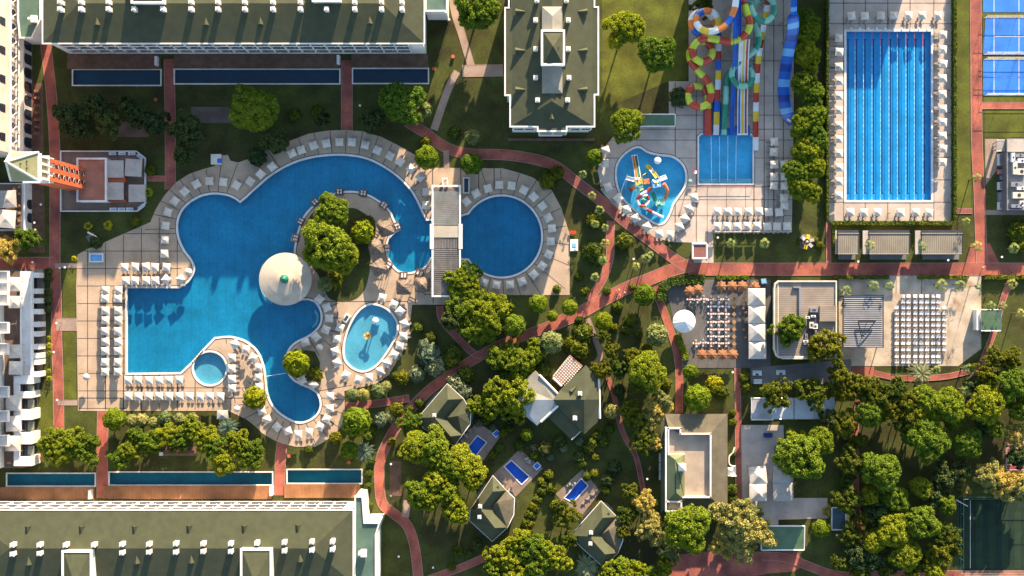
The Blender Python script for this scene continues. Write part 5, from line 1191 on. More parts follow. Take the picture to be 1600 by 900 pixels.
for j, y in enumerate((466, 473, 481, 489, 497, 503, 515, 527)): p = P(1162+(j % 2)*3, y, .8); dup(wt, (p.x, p.y, .08), .3, (.8, .8, 1), f"{nth(j)} small wooden table from the top beside the marquees", 'wooden tables beside the marquees')
pw = thing('plaza_table', 'x', 'table', (0, 0, 0)); m = MB(); m.use(WHITEP); m.box((0, 0, .74), (1.18, .95, .05)); m.part('tabletop', None, pw)
m = MB(); m.use(WHITEP); m.box((0, 0, .62), (1.14, .9, .2)); m.part('table_skirt', None, pw)
m = MB(); m.use(STEEL); m.box((0, 0, .26), (.1, .1, .52)); m.box((0, 0, .02), (.6, .6, .04)); m.part('pedestal', None, pw)
cols = [401, 411, 419.5, 430, 439.5, 448.5, 458, 466, 475.5]; rows = [462.5, 471.5, 480.5, 489, 498.5, 507.5, 517, 525.5, 536, 546, 556.5, 565]
k = 0
for j, y in enumerate(rows):
    for i, x in enumerate(cols):
        if j < 2 and i in (0, 8) or (x > 474 and j > 9) : continue
        p = P(1000+x, y, .8); dup(pw, (p.x, p.y, .08), R.uniform(-.04, .04), None, f"white plaza table, {nth(i)} from the left in the {nth(j)} row from the top", 'white tables in rows on the plaza')
        for s_, nm_ in ((-.36, 'left'), (.36, 'right')):
            k += 1
            if k <= 190: dup(chd, (p.x+s_, p.y-.82+R.uniform(-.05, .05), .08), math.pi+R.uniform(-.1, .1), None, f"{nm_} tan chair below plaza table {nth(i)} of the {nth(j)} row", 'tan chairs on the plaza')
# benches of small pieces around the pools and gardens
def simple(name, label, cat, fn):
    m = MB(); fn(m); return tag(m.part(name), label, cat)
simple('outdoor_sofa', 'upper white sofa set in the shade below the restaurant', 'sofa', lambda m: [m.use(WHITEP), m.box(P(1183, 584, .4), (2.6, 1.0, .5)), m.box(P(1183, 580, .8), (2.6, .3, .5)), m.use(DARK), m.box(P(1183, 585, .75), (.9, .5, .1))])
simple('outdoor_sofa', 'right white sofa set in the shade below the restaurant', 'sofa', lambda m: [m.use(WHITEP), m.box(P(1220, 583, .4), (2.6, 1.0, .5)), m.box(P(1220, 579, .8), (2.6, .3, .5)), m.use(DARK), m.box(P(1220, 584, .75), (.9, .5, .1))])
simple('outdoor_sofa', 'lower white sofa set in the shade below the restaurant', 'sofa', lambda m: [m.use(WHITEP), m.box(P(1184, 597, .4), (2.4, 1.0, .5)), m.box(P(1184, 593.5, .8), (2.4, .3, .5))])
simple('steel_box', 'grey-blue steel box at the top right corner of the dining patio', 'cabinet', lambda m: [m.use(STEEL), m.box(P(1193, 439.5, .8), (1.6, 1.6, 1.5), .15), m.use(cS), m.box(P(1193, 439.5, 1.6), (1.2, 1.2, .06), .15)])
for i, (x, y) in enumerate(((1200, 680), (1214, 704))): simple('pool_table', ['horizontal navy table on the service terrace', 'upright navy table at the right edge of the service terrace'][i], 'table', lambda m: [m.use(mat('navy_felt', (.02, .04, .14), .8)), m.box(P(x, y, .85), ((2.6, 1.3, .12), (1.4, 2.6, .12))[i]), m.use(DARK), m.box(P(x, y, .4), ((2.2, .9, .7), (1, 2.2, .7))[i])])
for i, (x, y, a) in enumerate(((897, 757, .6), (823, 718, -.6), (889, 758, .6), (826, 722, -.6))):
    simple('patio_chair', ['right grey chair on the patio of the lower right villa pool', 'upper grey chair on the patio of the lower left villa pool', 'left grey chair on the patio of the lower right villa pool', 'lower grey chair on the patio of the lower left villa pool'][i], 'chair', lambda m: [m.use(CANVASG), m.box(P(x, y, .4), (1.3, .6, .1), a), m.box(P(x+1.5, y-2, .7), (.5, .6, .5), a)])
for i, (x, y, a) in enumerate(((913, 783, -.7), (921, 776, -.7), (929, 769, -.7), (781, 748, -.6), (788, 757, -.6), (797, 763, -.6))):
    p = P(x, y); LC[0] += 1
    dup(lo, (p.x, p.y, .06), a, None, ('lower', 'middle', 'upper', 'left', 'middle', 'right')[i]+(' lounger beside the lower right villa pool' if i < 3 else ' lounger beside the lower left villa pool'), 'loungers at the villa pools')
for i, (x, y, a) in enumerate(((733, 672, .8), (727, 680, .8), (721, 688, .8))): p = P(x, y); dup(lo, (p.x, p.y, .06), a, None, ('upper', 'middle', 'lower')[i]+' lounger between the topmost small villa and its pool', 'loungers at the villa pools')
for i, (x, y) in enumerate(((775.5, 677.5), (839, 728))): simple('spa_tub', ['small blue tub at the far corner of the topmost villa patio', 'small blue tub at the corner of the lower left villa patio'][i], 'hot tub', lambda m: [m.use(cW), m.box(P(x, y, .3), (1.9, 1.7, .5), .75), m.use(cB), m.box(P(x, y, .56), (1.5, 1.3, .05), .75)])
# pieces on the water park deck
simple('slide_mat_rack', 'small white rack with towels by the left rim of the egg-shaped pool', 'rack', lambda m: [m.use(WHITEP), m.box(P(541, 497, .5), (1.6, 2.4, .9), -.6), m.use(DARK), m.box(P(541, 497, 1.0), (.8, 1.6, .1), -.6)])
simple('lifeguard_chair', 'small red and white lifeguard chair right of the heart-shaped pool', 'chair', lambda m: [m.use(WHITEP), m.box(P(1086, 269, 1.6), (1.0, .9, .12)), m.use(mat('signal_red', (.6, .04, .03), .5)), m.box(P(1084, 266, 1.9), (.9, .2, .6))]+[m.cyl((P(1086, 269).x+a, P(1086, 269).y+b), .05, .06, 1.6, 5) for a in (-.4, .4) for b in (-.35, .35)])
def star(px, py, z, r_, mt, label, cat='sculpture'):
    p = P(px, py, z); t = thing('palm_shower', label, cat, (p.x, p.y, .06)); m = MB(); m.use(mt)
    for k in range(7):
        a = 2*math.pi*k/7; b = [(p.x+r_*.25*math.cos(a-.5), p.y+r_*.25*math.sin(a-.5), z), (p.x+r_*math.cos(a), p.y+r_*math.sin(a), z-.4), (p.x+r_*.25*math.cos(a+.5), p.y+r_*.25*math.sin(a+.5), z), (p.x, p.y, z+.15)]; m.add(b, [(0, 1, 2, 3)])
    m.part('fronds', None, t); m = MB(); m.use(cY); m.cyl((p.x, p.y), .1, .05, z, 8); m.part('stem', None, t)
star(1078.5, 283, 3, .95, cM, 'mint green artificial palm shower right of the heart-shaped pool')
# carousel-like play ship on the lawn (overview 1259,378)
p = P(1259, 378); t = thing('play_carousel', 'small round play ride with grey and yellow panels on the lawn left of the cabins', 'carousel', (p.x, p.y, 0))
m = MB(); m.use(GREYD); m.cyl((p.x, p.y), 2.3, .02, .25, 16); m.part('base', None, t)
for k in range(6): a = k*math.pi/3+.3; m = MB(); m.use([CANVASG, cY, CREAM, DARK, cY, CANVASG][k]); m.box((p.x+1.5*math.cos(a), p.y+1.5*math.sin(a), .9), (1.3, .9, 1.1), a); m.part('seat', None, t)
m = MB(); m.use(cW); m.cyl((p.x, p.y), .5, .2, 2.4, 10, .2); m.part('centre_post', None, t)
# ------------------------------------------------------------------ waterslides
def c1(x, y): return (1060+x/8, y/8)
def c2(x, y): return (1060+x/8, 110+y/8)
def slide(label, pts, kind, wd, cols, n=6, every=2, rim=None, sup=4, cat='waterslide'):
    w3 = [P(x, y, z) for x, y, z in pts]; cvp = curve3([tuple(p) for p in w3], n)
    b = w3[-1]; t = thing('waterslide', label, cat, (b.x, b.y, .06)); m = MB()
    if kind == 'tube': m.tube(cvp, wd/2, 10, cols, every)
    else: m.chan(cvp, wd, .5, cols, every, rim)
    m.part('flume', None, t, smooth=False)
    L = len(cvp)
    for k in range(sup):
        q = cvp[int((k+.5)*L/(sup+.6))]
        if q.z < 1.8: continue
        m = MB(); m.use(STEEL); m.cyl((q.x, q.y), .16, .06, q.z-wd*.4 if kind == 'tube' else q.z-.2, 8); m.part('support_column', None, t)
    return t
slide('tube slide striped white, orange, blue and yellow with a double loop at the top left',
      [(1151, -20, 14), (1149, 8, 13.5), (1145, 22, 13), (1139, 33, 12.6), (1130, 42, 12.2), (1118, 47.5, 11.8), (1106, 49, 11.4), (1095, 45, 11), (1089, 37, 10.6), (1088, 28, 10.2), (1093, 20, 9.8), (1104, 17, 9.4), (1114, 20, 9), (1121, 29, 8.6), (1122, 41, 8.2), (1114, 51, 7.8), (1101, 55, 7.4), (1088, 51, 7), (1081, 41, 6.7), (1081, 29, 6.3), (1089, 20, 6), (1102, 19, 5.8), (1113, 28, 5.5), (1120, 45, 5.3), (1122.5, 62, 5)], 'tube', 1.95, [cW, cO, cB, cO, cW, cY], 6, 7, None, 6)
slide('straight chute in yellow, white, red and blue blocks left of the green one', [(1122.5, 62, 4.8), (1122.4, 80, 4.3), (1122, 110, 3.4), (1121, 140, 2.3), (1119.5, 175, 1), (1118.5, 211, .35)], 'chan', 1.6, [cY, cW, cR, cB], 8, 4, None, 3)
slide('red and lime tube slide with two flat spirals on the left side', [(1161, -20, 13), (1163, 4, 12.5), (1167, 20, 12), (1171, 32, 11.6), (1170, 45, 11.2), (1164, 54, 10.8), (1155, 61, 10.4), (1142, 65, 10), (1127, 63, 9.6), (1111, 60, 9.2), (1097, 61, 8.8), (1086, 69, 8.3), (1082, 80, 7.9), (1086, 91, 7.5), (1097, 97, 7.1), (1108, 93, 6.8), (1113, 82, 6.5), (1108, 70, 6.2), (1096, 66, 6), (1084, 71, 5.7), (1078, 82, 5.4), (1079, 94, 5.1), (1087, 106, 4.7), (1096, 116, 4.3), (1104, 125, 4), (1110, 137, 3.6), (1111, 150, 3.3), (1105, 162, 3), (1094, 167, 2.7), (1081, 163, 2.4), (1075, 151, 2.1), (1079, 139, 1.9), (1090, 135, 1.7), (1100, 139, 1.5), (1105, 151, 1.3), (1106, 170, .9), (1106, 211, .35)], 'tube', 2.1, [cR, cL], 6, 7, None, 10)
slide('left dark blue speed chute running straight to the landing pool', [(1149, -20, 14), (1149.5, 30, 13), (1148.5, 70, 10.2), (1147, 110, 6), (1145, 150, 2.6), (1143.5, 185, .8), (1143.5, 211, .35)], 'chan', 1.15, [cB], 6, 2, None, 4)
slide('right dark blue speed chute beside the striped racer', [(1154, -20, 14), (1155, 30, 13), (1155, 55, 11.4)], 'chan', 1.15, [cN], 6, 2, None, 2)
slide('green and mint tube slide with one loop at the top and one over the racer', [(1171, -10, 12.5), (1171.5, 4, 12.1), (1175, 17, 11.7), (1183, 28, 11.3), (1194, 33, 10.9), (1204, 29, 10.5), (1210, 18, 10.1), (1208, 5, 9.7), (1199, -4, 9.3), (1188, -3, 8.9), (1179, 6, 8.5), (1174.5, 22, 8.2), (1178, 37, 7.9), (1184, 52, 7.6), (1185, 68, 7.2), (1177, 81, 6.8), (1164, 91, 6.4), (1152, 100, 6), (1144, 112, 5.6), (1145, 124, 5.3), (1153, 133, 5), (1163, 135, 4.7), (1173, 129, 4.4), (1176, 118, 4.2), (1171, 107, 3.9), (1160, 102, 3.6), (1148, 105, 3.3), (1139, 115, 3), (1135, 135, 2.5), (1134, 155, 1.9), (1132, 180, .9), (1131, 211, .35)], 'tube', 1.75, [cG, cM], 6, 8, None, 9)
slide('narrow chute in red, white and yellow blocks at the right of the slides', [(1200, -20, 9), (1198, 8, 8.5), (1195, 28, 8), (1191, 50, 7), (1187, 75, 6), (1184, 100, 4.8), (1182, 130, 3.4), (1181, 160, 2), (1180.5, 190, .9), (1180.5, 235, .35)], 'chan', 1.5, [cY, cR, cW, cY, cR, cW], 6, 3, None, 4)
# racer with coloured lanes
pts = [(1163, 62, 10.8), (1162, 80, 8.6), (1161, 110, 5.6), (1160.5, 140, 3.2), (1160, 170, 1.3), (1160, 211, .4)]
w3 = curve3([tuple(P(*p)) for p in pts], 8); t = thing('waterslide', 'wide white racer slide with blue, yellow and red lanes', 'waterslide', (w3[-1].x, w3[-1].y, .06))
m = MB(); m.chan(w3, 3.0, .35, [cW], 1); m.part('flume', None, t)
for off, mt in ((-.95, cB), (0, cY), (.95, cR)):
    m = MB()
    m.use(mt)
    for i in range(len(w3)-1):
        a, b = w3[i]+Vector((off, 0, .03)), w3[i+1]+Vector((off, 0, .03)); m.add([a-Vector((.26, 0, 0)), a+Vector((.26, 0, 0)), b+Vector((.26, 0, 0)), b-Vector((.26, 0, 0))], [(0, 1, 2, 3)])
    m.part('lane', None, t)
for off in (-1.42, -.48, .48, 1.42):
    m = MB(); m.use(cW); m.tube([q+Vector((off, 0, .18)) for q in w3], .13, 5); m.part('lane_divider', None, t)
for k in (3, 12, 20): q = w3[k]; m = MB(); m.use(STEEL); m.box((q.x, q.y, q.z/2-.2), (2.6, .2, max(.3, q.z-.5))); m.part('support_column', None, t)
p = w3[-1]; m = MB(); m.use(cW); m.box((p.x, p.y+.2, .5), (3.2, .5, .35)); m.part('end_lip', None, t)
# blue wave slide
wp = [(1240, -20, 15), (1240, 8, 14), (1240, 20, 13.2), (1239, 28, 12.6), (1239, 42, 10.5), (1237, 58, 8), (1233, 76, 5.8), (1229, 96, 4), (1226, 116, 2.6), (1224, 136, 1.8), (1225, 156, 1.6), (1228, 172, 2.2), (1233, 184, 3.3), (1241, 191.5, 4.6)]
cvp = curve3([tuple(P(*q)) for q in wp], 5); wds = []
for i in range(len(cvp)):
    f = i/5; wds.append(1.6 if f < 2 else (1.6+(f-2)*1.75 if f < 3 else 3.25))
t = thing('waterslide', 'broad blue wave slide in banded blues curling up at its end', 'waterslide', (cvp[-1].x, cvp[-1].y, .06)); m = MB(); m.chan(cvp, wds, .5, [cN, cB, cS, cB], 3); m.part('flume', None, t)
p = cvp[-1]; m = MB(); m.use(cW); m.box((p.x-.3, p.y-.2, p.z+.25), (4.2, .5, .3), -.55); m.part('end_lip', None, t)
for k in (12, 25, 38, 50): q = cvp[k]; m = MB(); m.use(STEEL); m.cyl((q.x-1, q.y), .15, .06, q.z-.2, 6); m.cyl((q.x+1, q.y), .15, .06, q.z-.2, 6); m.part('support_column', None, t)
# start tower
p = P(1155, 0, 0); t = thing('slide_tower', 'steel start tower with platforms and stairs above the waterslides', 'tower', (p.x, p.y, .06))
for z, px0, py0, px1, py1 in ((13.2, 1144, -30, 1176, 2), (9.5, 1146, 30, 1158, 58), (5, 1144, 44, 1154, 60)):
    q = rect(px0, py0, px1, py1, z); m = MB(); m.use(cB); m.box2((q[0], q[1], z-.5), (q[2], q[3], z-.3)); m.use(STEEL); frame(m, q, .06, z-.3, z+.7); m.part('platform', None, t)
    for a in (0, 2):
        for b in (1, 3): m = MB(); m.use(STEEL); m.cyl((q[a], q[b]), .14, 0, z-.5, 6); m.part('post', None, t)
m = MB(); m.use(cW)
for i in range(14): q = P(1146+i*.3, 60-i*2.2, 5.2+i*.55); m.box(q, (1.8, .5, .1))
m.part('stair', None, t)
# run-out beds
for i, (x0, y0, x1, y1) in enumerate(((1099, 170, 1113, 211), (1113.5, 160, 1127, 211), (1127.5, 200, 1147.5, 211), (1148, 196, 1172, 211))):
    q = rect(x0, y0, x1, y1, .2); m = MB(); m.use(BLUE); m.box2((q[0], q[1], .05), (q[2], q[3], .2)); tag(m.part('run_out_bed'), ['leftmost', 'second', 'third', 'rightmost'][i]+' blue run-out bed above the landing pool', 'slide run-out')
# ------------------------------------------------------------------ water play structure in the splash pool
def c3(x, y): return (930+x/6.43, 220+y/6.43)
p = P(1010, 295); t = thing('water_play_structure', 'colourful water play structure with small slides, star roofs and a ring tube', 'play structure', (p.x, p.y, -.8))
def sl(pts, kind, wd, cols, every=2, nm_='slide'):
    cvp = curve3([tuple(P(*c3(x, y), z)) for x, y, z in pts], 5); m = MB()
    if kind == 'tube': m.tube(cvp, wd/2, 8, cols, every)
    else: m.chan(cvp, wd, .3, cols, every)
    return m.part(nm_, None, t)
sl([(430, 375, 2.6), (412, 260, 1.2), (392, 140, .1)], 'chan', 1.7, [cW], 2)
for off, mt in ((-14, cO), (14, cG)): sl([(430+off, 360, 2.7), (412+off, 260, 1.35), (393+off, 150, .3)], 'chan', .5, [mt], 2, 'slide_lane')
sl([(620, 370, 2.8), (570, 300, 1.5), (515, 245, .1)], 'chan', 1.1, [cY, cY, cW], 2)
sl([(400, 455, 2.0), (345, 500, .2)], 'chan', 1.3, [cO, cR], 3)
sl([(400, 395, 2.4), (310, 370, 1.4)], 'chan', 1.2, [cW], 2)
sl([(640, 390, 2.6), (715, 360, 1.6)], 'chan', 1.3, [cW], 2)
sl([(690, 430, 2.8), (725, 500, 1.8), (700, 595, .4)], 'tube', 1.0, [cO], 2, 'tube_slide')
sl([(560, 470, 3.2), (520, 510, 3.0), (460, 545, 2.8), (425, 590, 2.5), (445, 645, 2.2), (500, 650, 1.9), (535, 600, 1.7), (520, 555, 1.6), (470, 555, 1.5)], 'tube', .95, [cR, cW, cR, cW], 5, 'tube_slide')
sl([(470, 655, 1.5), (530, 695, 1.1), (600, 730, .8), (680, 770, .2)], 'tube', .95, [cW, cR, cW], 4, 'tube_slide')
for x, y, z, sx, sy, mt in ((440, 410, 2.4, 2.2, 1.6, cY), (515, 408, 2.6, 1.6, 1.4, cO), (615, 430, 2.8, 2.4, 2.2, cS), (650, 620, 1.4, 2.6, 2.0, cM), (590, 560, 1.6, 1.2, 2.6, cG), (450, 480, 1.4, 2.0, 1.4, cM)):
    q = P(*c3(x, y), z); m = MB(); m.use(mt); m.box(q, (sx, sy, .25), .3); m.use(cW); 
    for a in (-.45, .45):
        for b in (-.45, .45): m.cyl((q.x+a*sx, q.y+b*sy), .08, -.8, z+.6, 6)
    m.part('platform', None, t)
for x, y, z, r_, a_, b_ in ((425, 395, 4.2, 1.3, cY, cW), (610, 425, 4.6, 1.5, cB, cW), (485, 592, 3.6, .9, cM, cG), (645, 640, 3.2, 1.3, cM, cG)):
    q = P(*c3(x, y), z); m = MB()
    for k in range(8):
        an = k*math.pi/4; m.use([a_, b_][k % 2]); m.add([q+Vector((0, 0, .5)), q+Vector((r_*.45*math.cos(an-.4), r_*.45*math.sin(an-.4), .1)), q+Vector((r_*math.cos(an), r_*math.sin(an), -.1)), q+Vector((r_*.45*math.cos(an+.4), r_*.45*math.sin(an+.4), .1))], [(0, 1, 2, 3)])
    m.use(cO if b_ is cW else cG); m.cyl((q.x, q.y), r_*.35, q.z+.2, q.z+.6, 8, .1); m.part('star_roof', None, t)
m = MB(); m.use(cW); a, b = P(*c3(325, 335), 3), P(*c3(262, 500), 3); m.tube([a, b], .1, 6); m.tube([a, P(*c3(300, 480), 0)], .06, 6); m.tube([b, P(*c3(270, 520), 0)], .08, 6); m.part('water_pipe', None, t)
for x, y in ((510, 325), (480, 480), (530, 620)): q = P(*c3(x, y), 3.4); m = MB(); m.use(cY); m.tube([q, q+Vector((-.9, -.6, .3)), q+Vector((-1.2, -1.4, -.6))], .09, 6); m.part('spray_arm', None, t)
def mush(px, py, z, r_, label, zb=-.8):
    p = P(px, py, z); t = thing('water_mushroom', label, 'fountain', (p.x, p.y, zb)); m = MB(); m.use(cW)
    N = 18; prev = None
    for k in range(5):
        a = k/4*math.pi/2; R_ = [(p.x+r_*math.cos(a)*math.cos(2*math.pi*i/N) if k < 4 else p.x, p.y+r_*math.cos(a)*math.sin(2*math.pi*i/N) if k < 4 else p.y, z+.5*math.sin(a)) for i in range(N)]
        if prev: m.add(prev+R_, [(i, (i+1) % N, N+(i+1) % N, N+i) for i in range(N)])
        prev = R_
    m.part('cap', None, t, True); m = MB(); m.use(cS); m.cyl((p.x, p.y), .15, zb, z+.2, 8); m.part('stem', None, t)
mush(1027.6, 251, 2.6, 1.05, 'white water mushroom in the heart-shaped splash pool'); mush(586.5, 501, 2.4, .95, 'white water mushroom in the egg-shaped pool')
p = P(575, 525, 1.5); t = thing('fountain_figure', 'yellow flower-like fountain in the middle of the egg-shaped pool', 'fountain', (p.x, p.y, -.7))
for k in range(9):
    a = k*.7; m = MB(); m.use([cY, cO][k % 2]); q = Vector((p.x+.8*math.cos(a)-.3, p.y+.8*math.sin(a), .9)); m.tube([Vector((p.x, p.y, -.6)), (q+Vector((p.x, p.y, .3)))/2, q], .09, 5); m.cyl((q.x, q.y), .32, q.z, q.z+.15, 8); m.part('spray_flower', None, t)
# white low divider between whirlpool and large pool
a, b = P(318.5, 545, .1), P(300.5, 566, .1); m = MB(); m.use(WHITE); m.tube([a+(b-a)*.02, b], .2, 6)
for k in range(6): q = a.lerp(b, (k+.5)/6); m.box((q.x, q.y, .3), (.35, .35, .3), .9)
tag(m.part('pool_divider'), 'low white divider between the whirlpool and the large pool', 'divider')
a, b = P(416, 588, 0), P(447, 583, 0); m = MB(); m.use(MATS['white_float'])
m.tube([a.lerp(b, k/44)-Vector((0, 0, .06)) for k in range(45)], [.02 if k % 2 else .1 for k in range(45)], 6)
tag(m.part('float_line'), 'dotted white float line across the neck of the bottom pool lobe', 'float line')
# ------------------------------------------------------------------ vegetation
def leafquad(V, F, c, nrm, s, rg, asp=1.0):
    t = nrm.cross(Vector((rg.uniform(-1, 1), rg.uniform(-1, 1), rg.uniform(-1, 1))))
    if t.length < 1e-3: t = Vector((1, 0, 0))
    t.normalize(); b = nrm.cross(t); o = len(V); a = s*.5; bb = a*asp
    V += [c-t*a-b*bb*.6, c+t*a*.9-b*bb, c+t*a+b*bb*.7, c-t*a*.7+b*bb]; F.append((o, o+1, o+2, o+3))
def rdir(rg):
    z = rg.uniform(-1, 1); a = rg.uniform(0, 2*math.pi); r_ = math.sqrt(1-z*z); return Vector((r_*math.cos(a), r_*math.sin(a), z))
def mkmesh(name, V, F, m_, m2=None, core=None):
    me = bpy.data.meshes.new(name); me.from_pydata([tuple(v) for v in V], [], F); me.materials.append(m_)
    return me
def crownmesh(name, rad, vh, ncl, crad, nleaf, ls, m_, seed, irr=.25, under=.25, tilt=.75, fill=.35):
    """leaf clumps spread through an uneven dome"""
    rg = random.Random(seed); V = []; F = []
    lob = [(rg.uniform(0, 6.28), rg.uniform(.5, 1)) for _ in range(4)]
    def rr(a): return 1+irr*sum(math.cos((k+2)*a+p)*q for k, (p, q) in enumerate(lob))/2.2
    cl = []; tries = 0
    while len(cl) < ncl and tries < ncl*40:
        tries += 1
        d = rdir(rg)
        if d.z < -under: continue
        f = 1 if rg.random() > fill else rg.uniform(.35, .85)
        a = math.atan2(d.y, d.x); k = rr(a)*f
        c = Vector((d.x*(rad-crad*.7)*k, d.y*(rad-crad*.7)*k, d.z*vh*(f if d.z > 0 else 1)+rg.uniform(-.15, .15)*vh))
        if all((c-q).length > crad*.62 for q, _ in cl): cl.append((c, crad*rg.uniform(.75, 1.25)))
    for c, r_ in cl:
        # a small rough inner lump keeps the clump from being see-through everywhere
        for k in range(nleaf):
            d = rdir(rg)
            if d.z < -.5 and rg.random() < .6: continue
            q = c+Vector((d.x, d.y, d.z*.8))*r_*rg.uniform(.72, 1.08)
            nn = (d+rdir(rg)*tilt); nn.normalize(); leafquad(V, F, q, nn, ls*rg.uniform(.7, 1.35), rg)
        for k in range(10):
            nn = rdir(rg); leafquad(V, F, c+rdir(rg)*r_*.3, nn, r_*1.0, rg)
    return mkmesh(name, V, F, m_)
def trunkmesh(name, h, r_, seed, limbs=5, spread=2.2, top=1.0):
    rg = random.Random(seed); m = MB(); m.use(TRUNK)
    b = [Vector((0, 0, -.2)), Vector((rg.uniform(-.15, .15), rg.uniform(-.15, .15), h*.35)), Vector((rg.uniform(-.25, .25), rg.uniform(-.25, .25), h*.7)), Vector((0, 0, h))]
    m.tube(curve3([tuple(q) for q in b], 3), [r_*(1.25-.09*i) for i in range(10)], 8)
    for k in range(limbs):
        a = 2*math.pi*k/limbs+rg.uniform(-.4, .4); s0 = Vector((0, 0, h*rg.uniform(.55, .85)))
        e = Vector((spread*math.cos(a), spread*math.sin(a), h+top*rg.uniform(.4, 1)))
        m.tube([s0, (s0+e)/2+Vector((0, 0, -.2)), e], [r_*.5, r_*.36, r_*.15], 6)
    me = bpy.data.meshes.new(name); me.from_pydata(m.v, [], m.f); me.materials.append(TRUNK); return me
TREES = {}
def treekind(key, name, n, fn, tfn):
    L = []
    for i in range(n):
        t = thing(name, 'x', 'tree', (0, 0, 0)); c = bpy.data.objects.new('crown', fn(i)); C.objects.link(c); c.parent = t
        zc_ = tfn(i)[1]; c.location = (0, 0, zc_)
        k = bpy.data.objects.new('trunk', tfn(i)[0]); C.objects.link(k); k.parent = t
        L.append((t, zc_))
    TREES[key] = L
treekind('pine', 'umbrella_pine', 5, lambda i: crownmesh('crown', 5, 3.0, 165, .80, 105, .25, LF_PINE, 100+i, .26), lambda i: (trunkmesh('trunk', 6.2, .26, 10+i, 6, 2.8, 1.6), 7.2))
treekind('broad', 'leafy_tree', 4, lambda i: crownmesh('crown', 5, 3.2, 120, .72, 70, .32, LF_BR, 200+i, .45, .4, 1.1), lambda i: (trunkmesh('trunk', 5.6, .24, 30+i, 5, 2.4, 1.2), 6.4))
treekind('yel', 'bright_leafy_tree', 4, lambda i: crownmesh('crown', 5, 2.8, 130, .72, 85, .27, LF_PINE, 250+i, .5, .3, 1.1), lambda i: (trunkmesh('trunk', 4.2, .2, 35+i, 5, 2.4, 1.2), 4.9))
treekind('pale', 'pale_feathery_tree', 3, lambda i: crownmesh('crown', 5, 3.0, 80, .95, 100, .30, LF_PALE, 300+i, .5, .4, 1.4, .5), lambda i: (trunkmesh('trunk', 4.8, .2, 50+i, 6, 2.6, 1.4), 5.6))
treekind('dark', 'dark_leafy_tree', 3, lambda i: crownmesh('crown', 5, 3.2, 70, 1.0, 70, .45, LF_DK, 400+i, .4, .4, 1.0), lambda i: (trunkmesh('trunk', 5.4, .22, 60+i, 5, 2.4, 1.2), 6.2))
def ball(seed, m_, squash=.85, rad=2.2, n=2600, ls=.24, rough=.13):
    rg = random.Random(seed); V = []; F = []
    for k in range(n):
        d = rdir(rg)
        if d.z < -.6: continue
        w2 = 1+rough*math.sin(d.x*7+seed)*math.cos(d.y*6+d.z*5)
        q = Vector((d.x, d.y, d.z*squash))*rad*w2*rg.uniform(.95, 1.02); nn = (d+rdir(rg)*.55).normalized(); leafquad(V, F, q, nn, ls*rg.uniform(.7, 1.3), rg)
    for k in range(160): leafquad(V, F, rdir(rg)*rad*.6, rdir(rg), rad*.7, rg)
    return mkmesh('crown', V, F, m_)
def stub(i, h=1.6): return trunkmesh('trunk', h, .12, 70+i, 4, .6, .4)
treekind('ball', 'clipped_tree', 3, lambda i: ball(500+i, LF_TOP), lambda i: (stub(i, 1.9), 3.2))
treekind('var', 'cream_flowering_tree', 2, lambda i: ball(520+i, LF_VAR, .8, 2.2, 1900, .30, .16), lambda i: (stub(i, 1.7), 3.0))
treekind('ybush', 'yellow_bush', 2, lambda i: ball(540+i, LF_YEL, .8, 2.2, 1500, .36, .2), lambda i: (stub(i, .8), 1.7))
treekind('bush', 'leafy_bush', 3, lambda i: ball(560+i, LF_BR, .7, 2.2, 1300, .36, .25), lambda i: (stub(i, .6), 1.3))
treekind('gbush', 'grey_green_bush', 2, lambda i: ball(580+i, LF_AGAVE, .7, 2.2, 1300, .3, .25), lambda i: (stub(i, .6), 1.3))
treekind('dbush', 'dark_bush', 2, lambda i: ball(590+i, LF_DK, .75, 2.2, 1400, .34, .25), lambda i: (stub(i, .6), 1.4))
def frondmesh(seed, nf, L, wd, m_, droop, leafl, up=.9, fan=False):
    rg = random.Random(seed); V = []; F = []
    for k in range(nf):
        a = 2*math.pi*k/nf*2.618+rg.uniform(-.2, .2); el = rg.uniform(-.25, up); ln = L*rg.uniform(.75, 1.1)
        d = Vector((math.cos(a), math.sin(a), 0)); sv = Vector((-d.y, d.x, 0)); prev = None; n = 7; pts = []
        for i in range(n+1):
            f = i/n; pts.append(d*ln*f*math.cos(el)+Vector((0, 0, ln*(f*math.sin(el)-droop*f*f))))
        if fan:
            c = pts[4]; 
            for j in range(9):
                b = a+(j-4)*.33; e = Vector((math.cos(b), math.sin(b), -.25+rg.uniform(-.1, .1)))*wd; s2 = Vector((-e.y, e.x, 0))*.09; o = len(V)
                V += [c, c+e*.6+s2, c+e, c+e*.6-s2]; F.append((o, o+1, o+2, o+3))
            o = len(V); V += [pts[0]-sv*.03, pts[0]+sv*.03, c+sv*.03, c-sv*.03]; F.append((o, o+1, o+2, o+3))
        else:
            for i in range(n):
                w0 = .06; o = len(V); V += [pts[i]-sv*w0, pts[i]+sv*w0, pts[i+1]+sv*w0, pts[i+1]-sv*w0]; F.append((o, o+1, o+2, o+3))
                for s_ in (-1, 1):
                    for j in range(2):
                        f = (i+j/2)/n; q = pts[i].lerp(pts[i+1], j/2); l_ = leafl*math.sin(math.pi*min(1, .15+f*.85)) ; e = (d*.7+sv*s_*.75)*l_+Vector((0, 0, -.25*l_+rg.uniform(-.05, .05))); o = len(V)
                        V += [q, q+e*.5+d*wd, q+e, q+e*.5-d*wd]; F.append((o, o+1, o+2, o+3))
    return mkmesh('crown', V, F, m_)
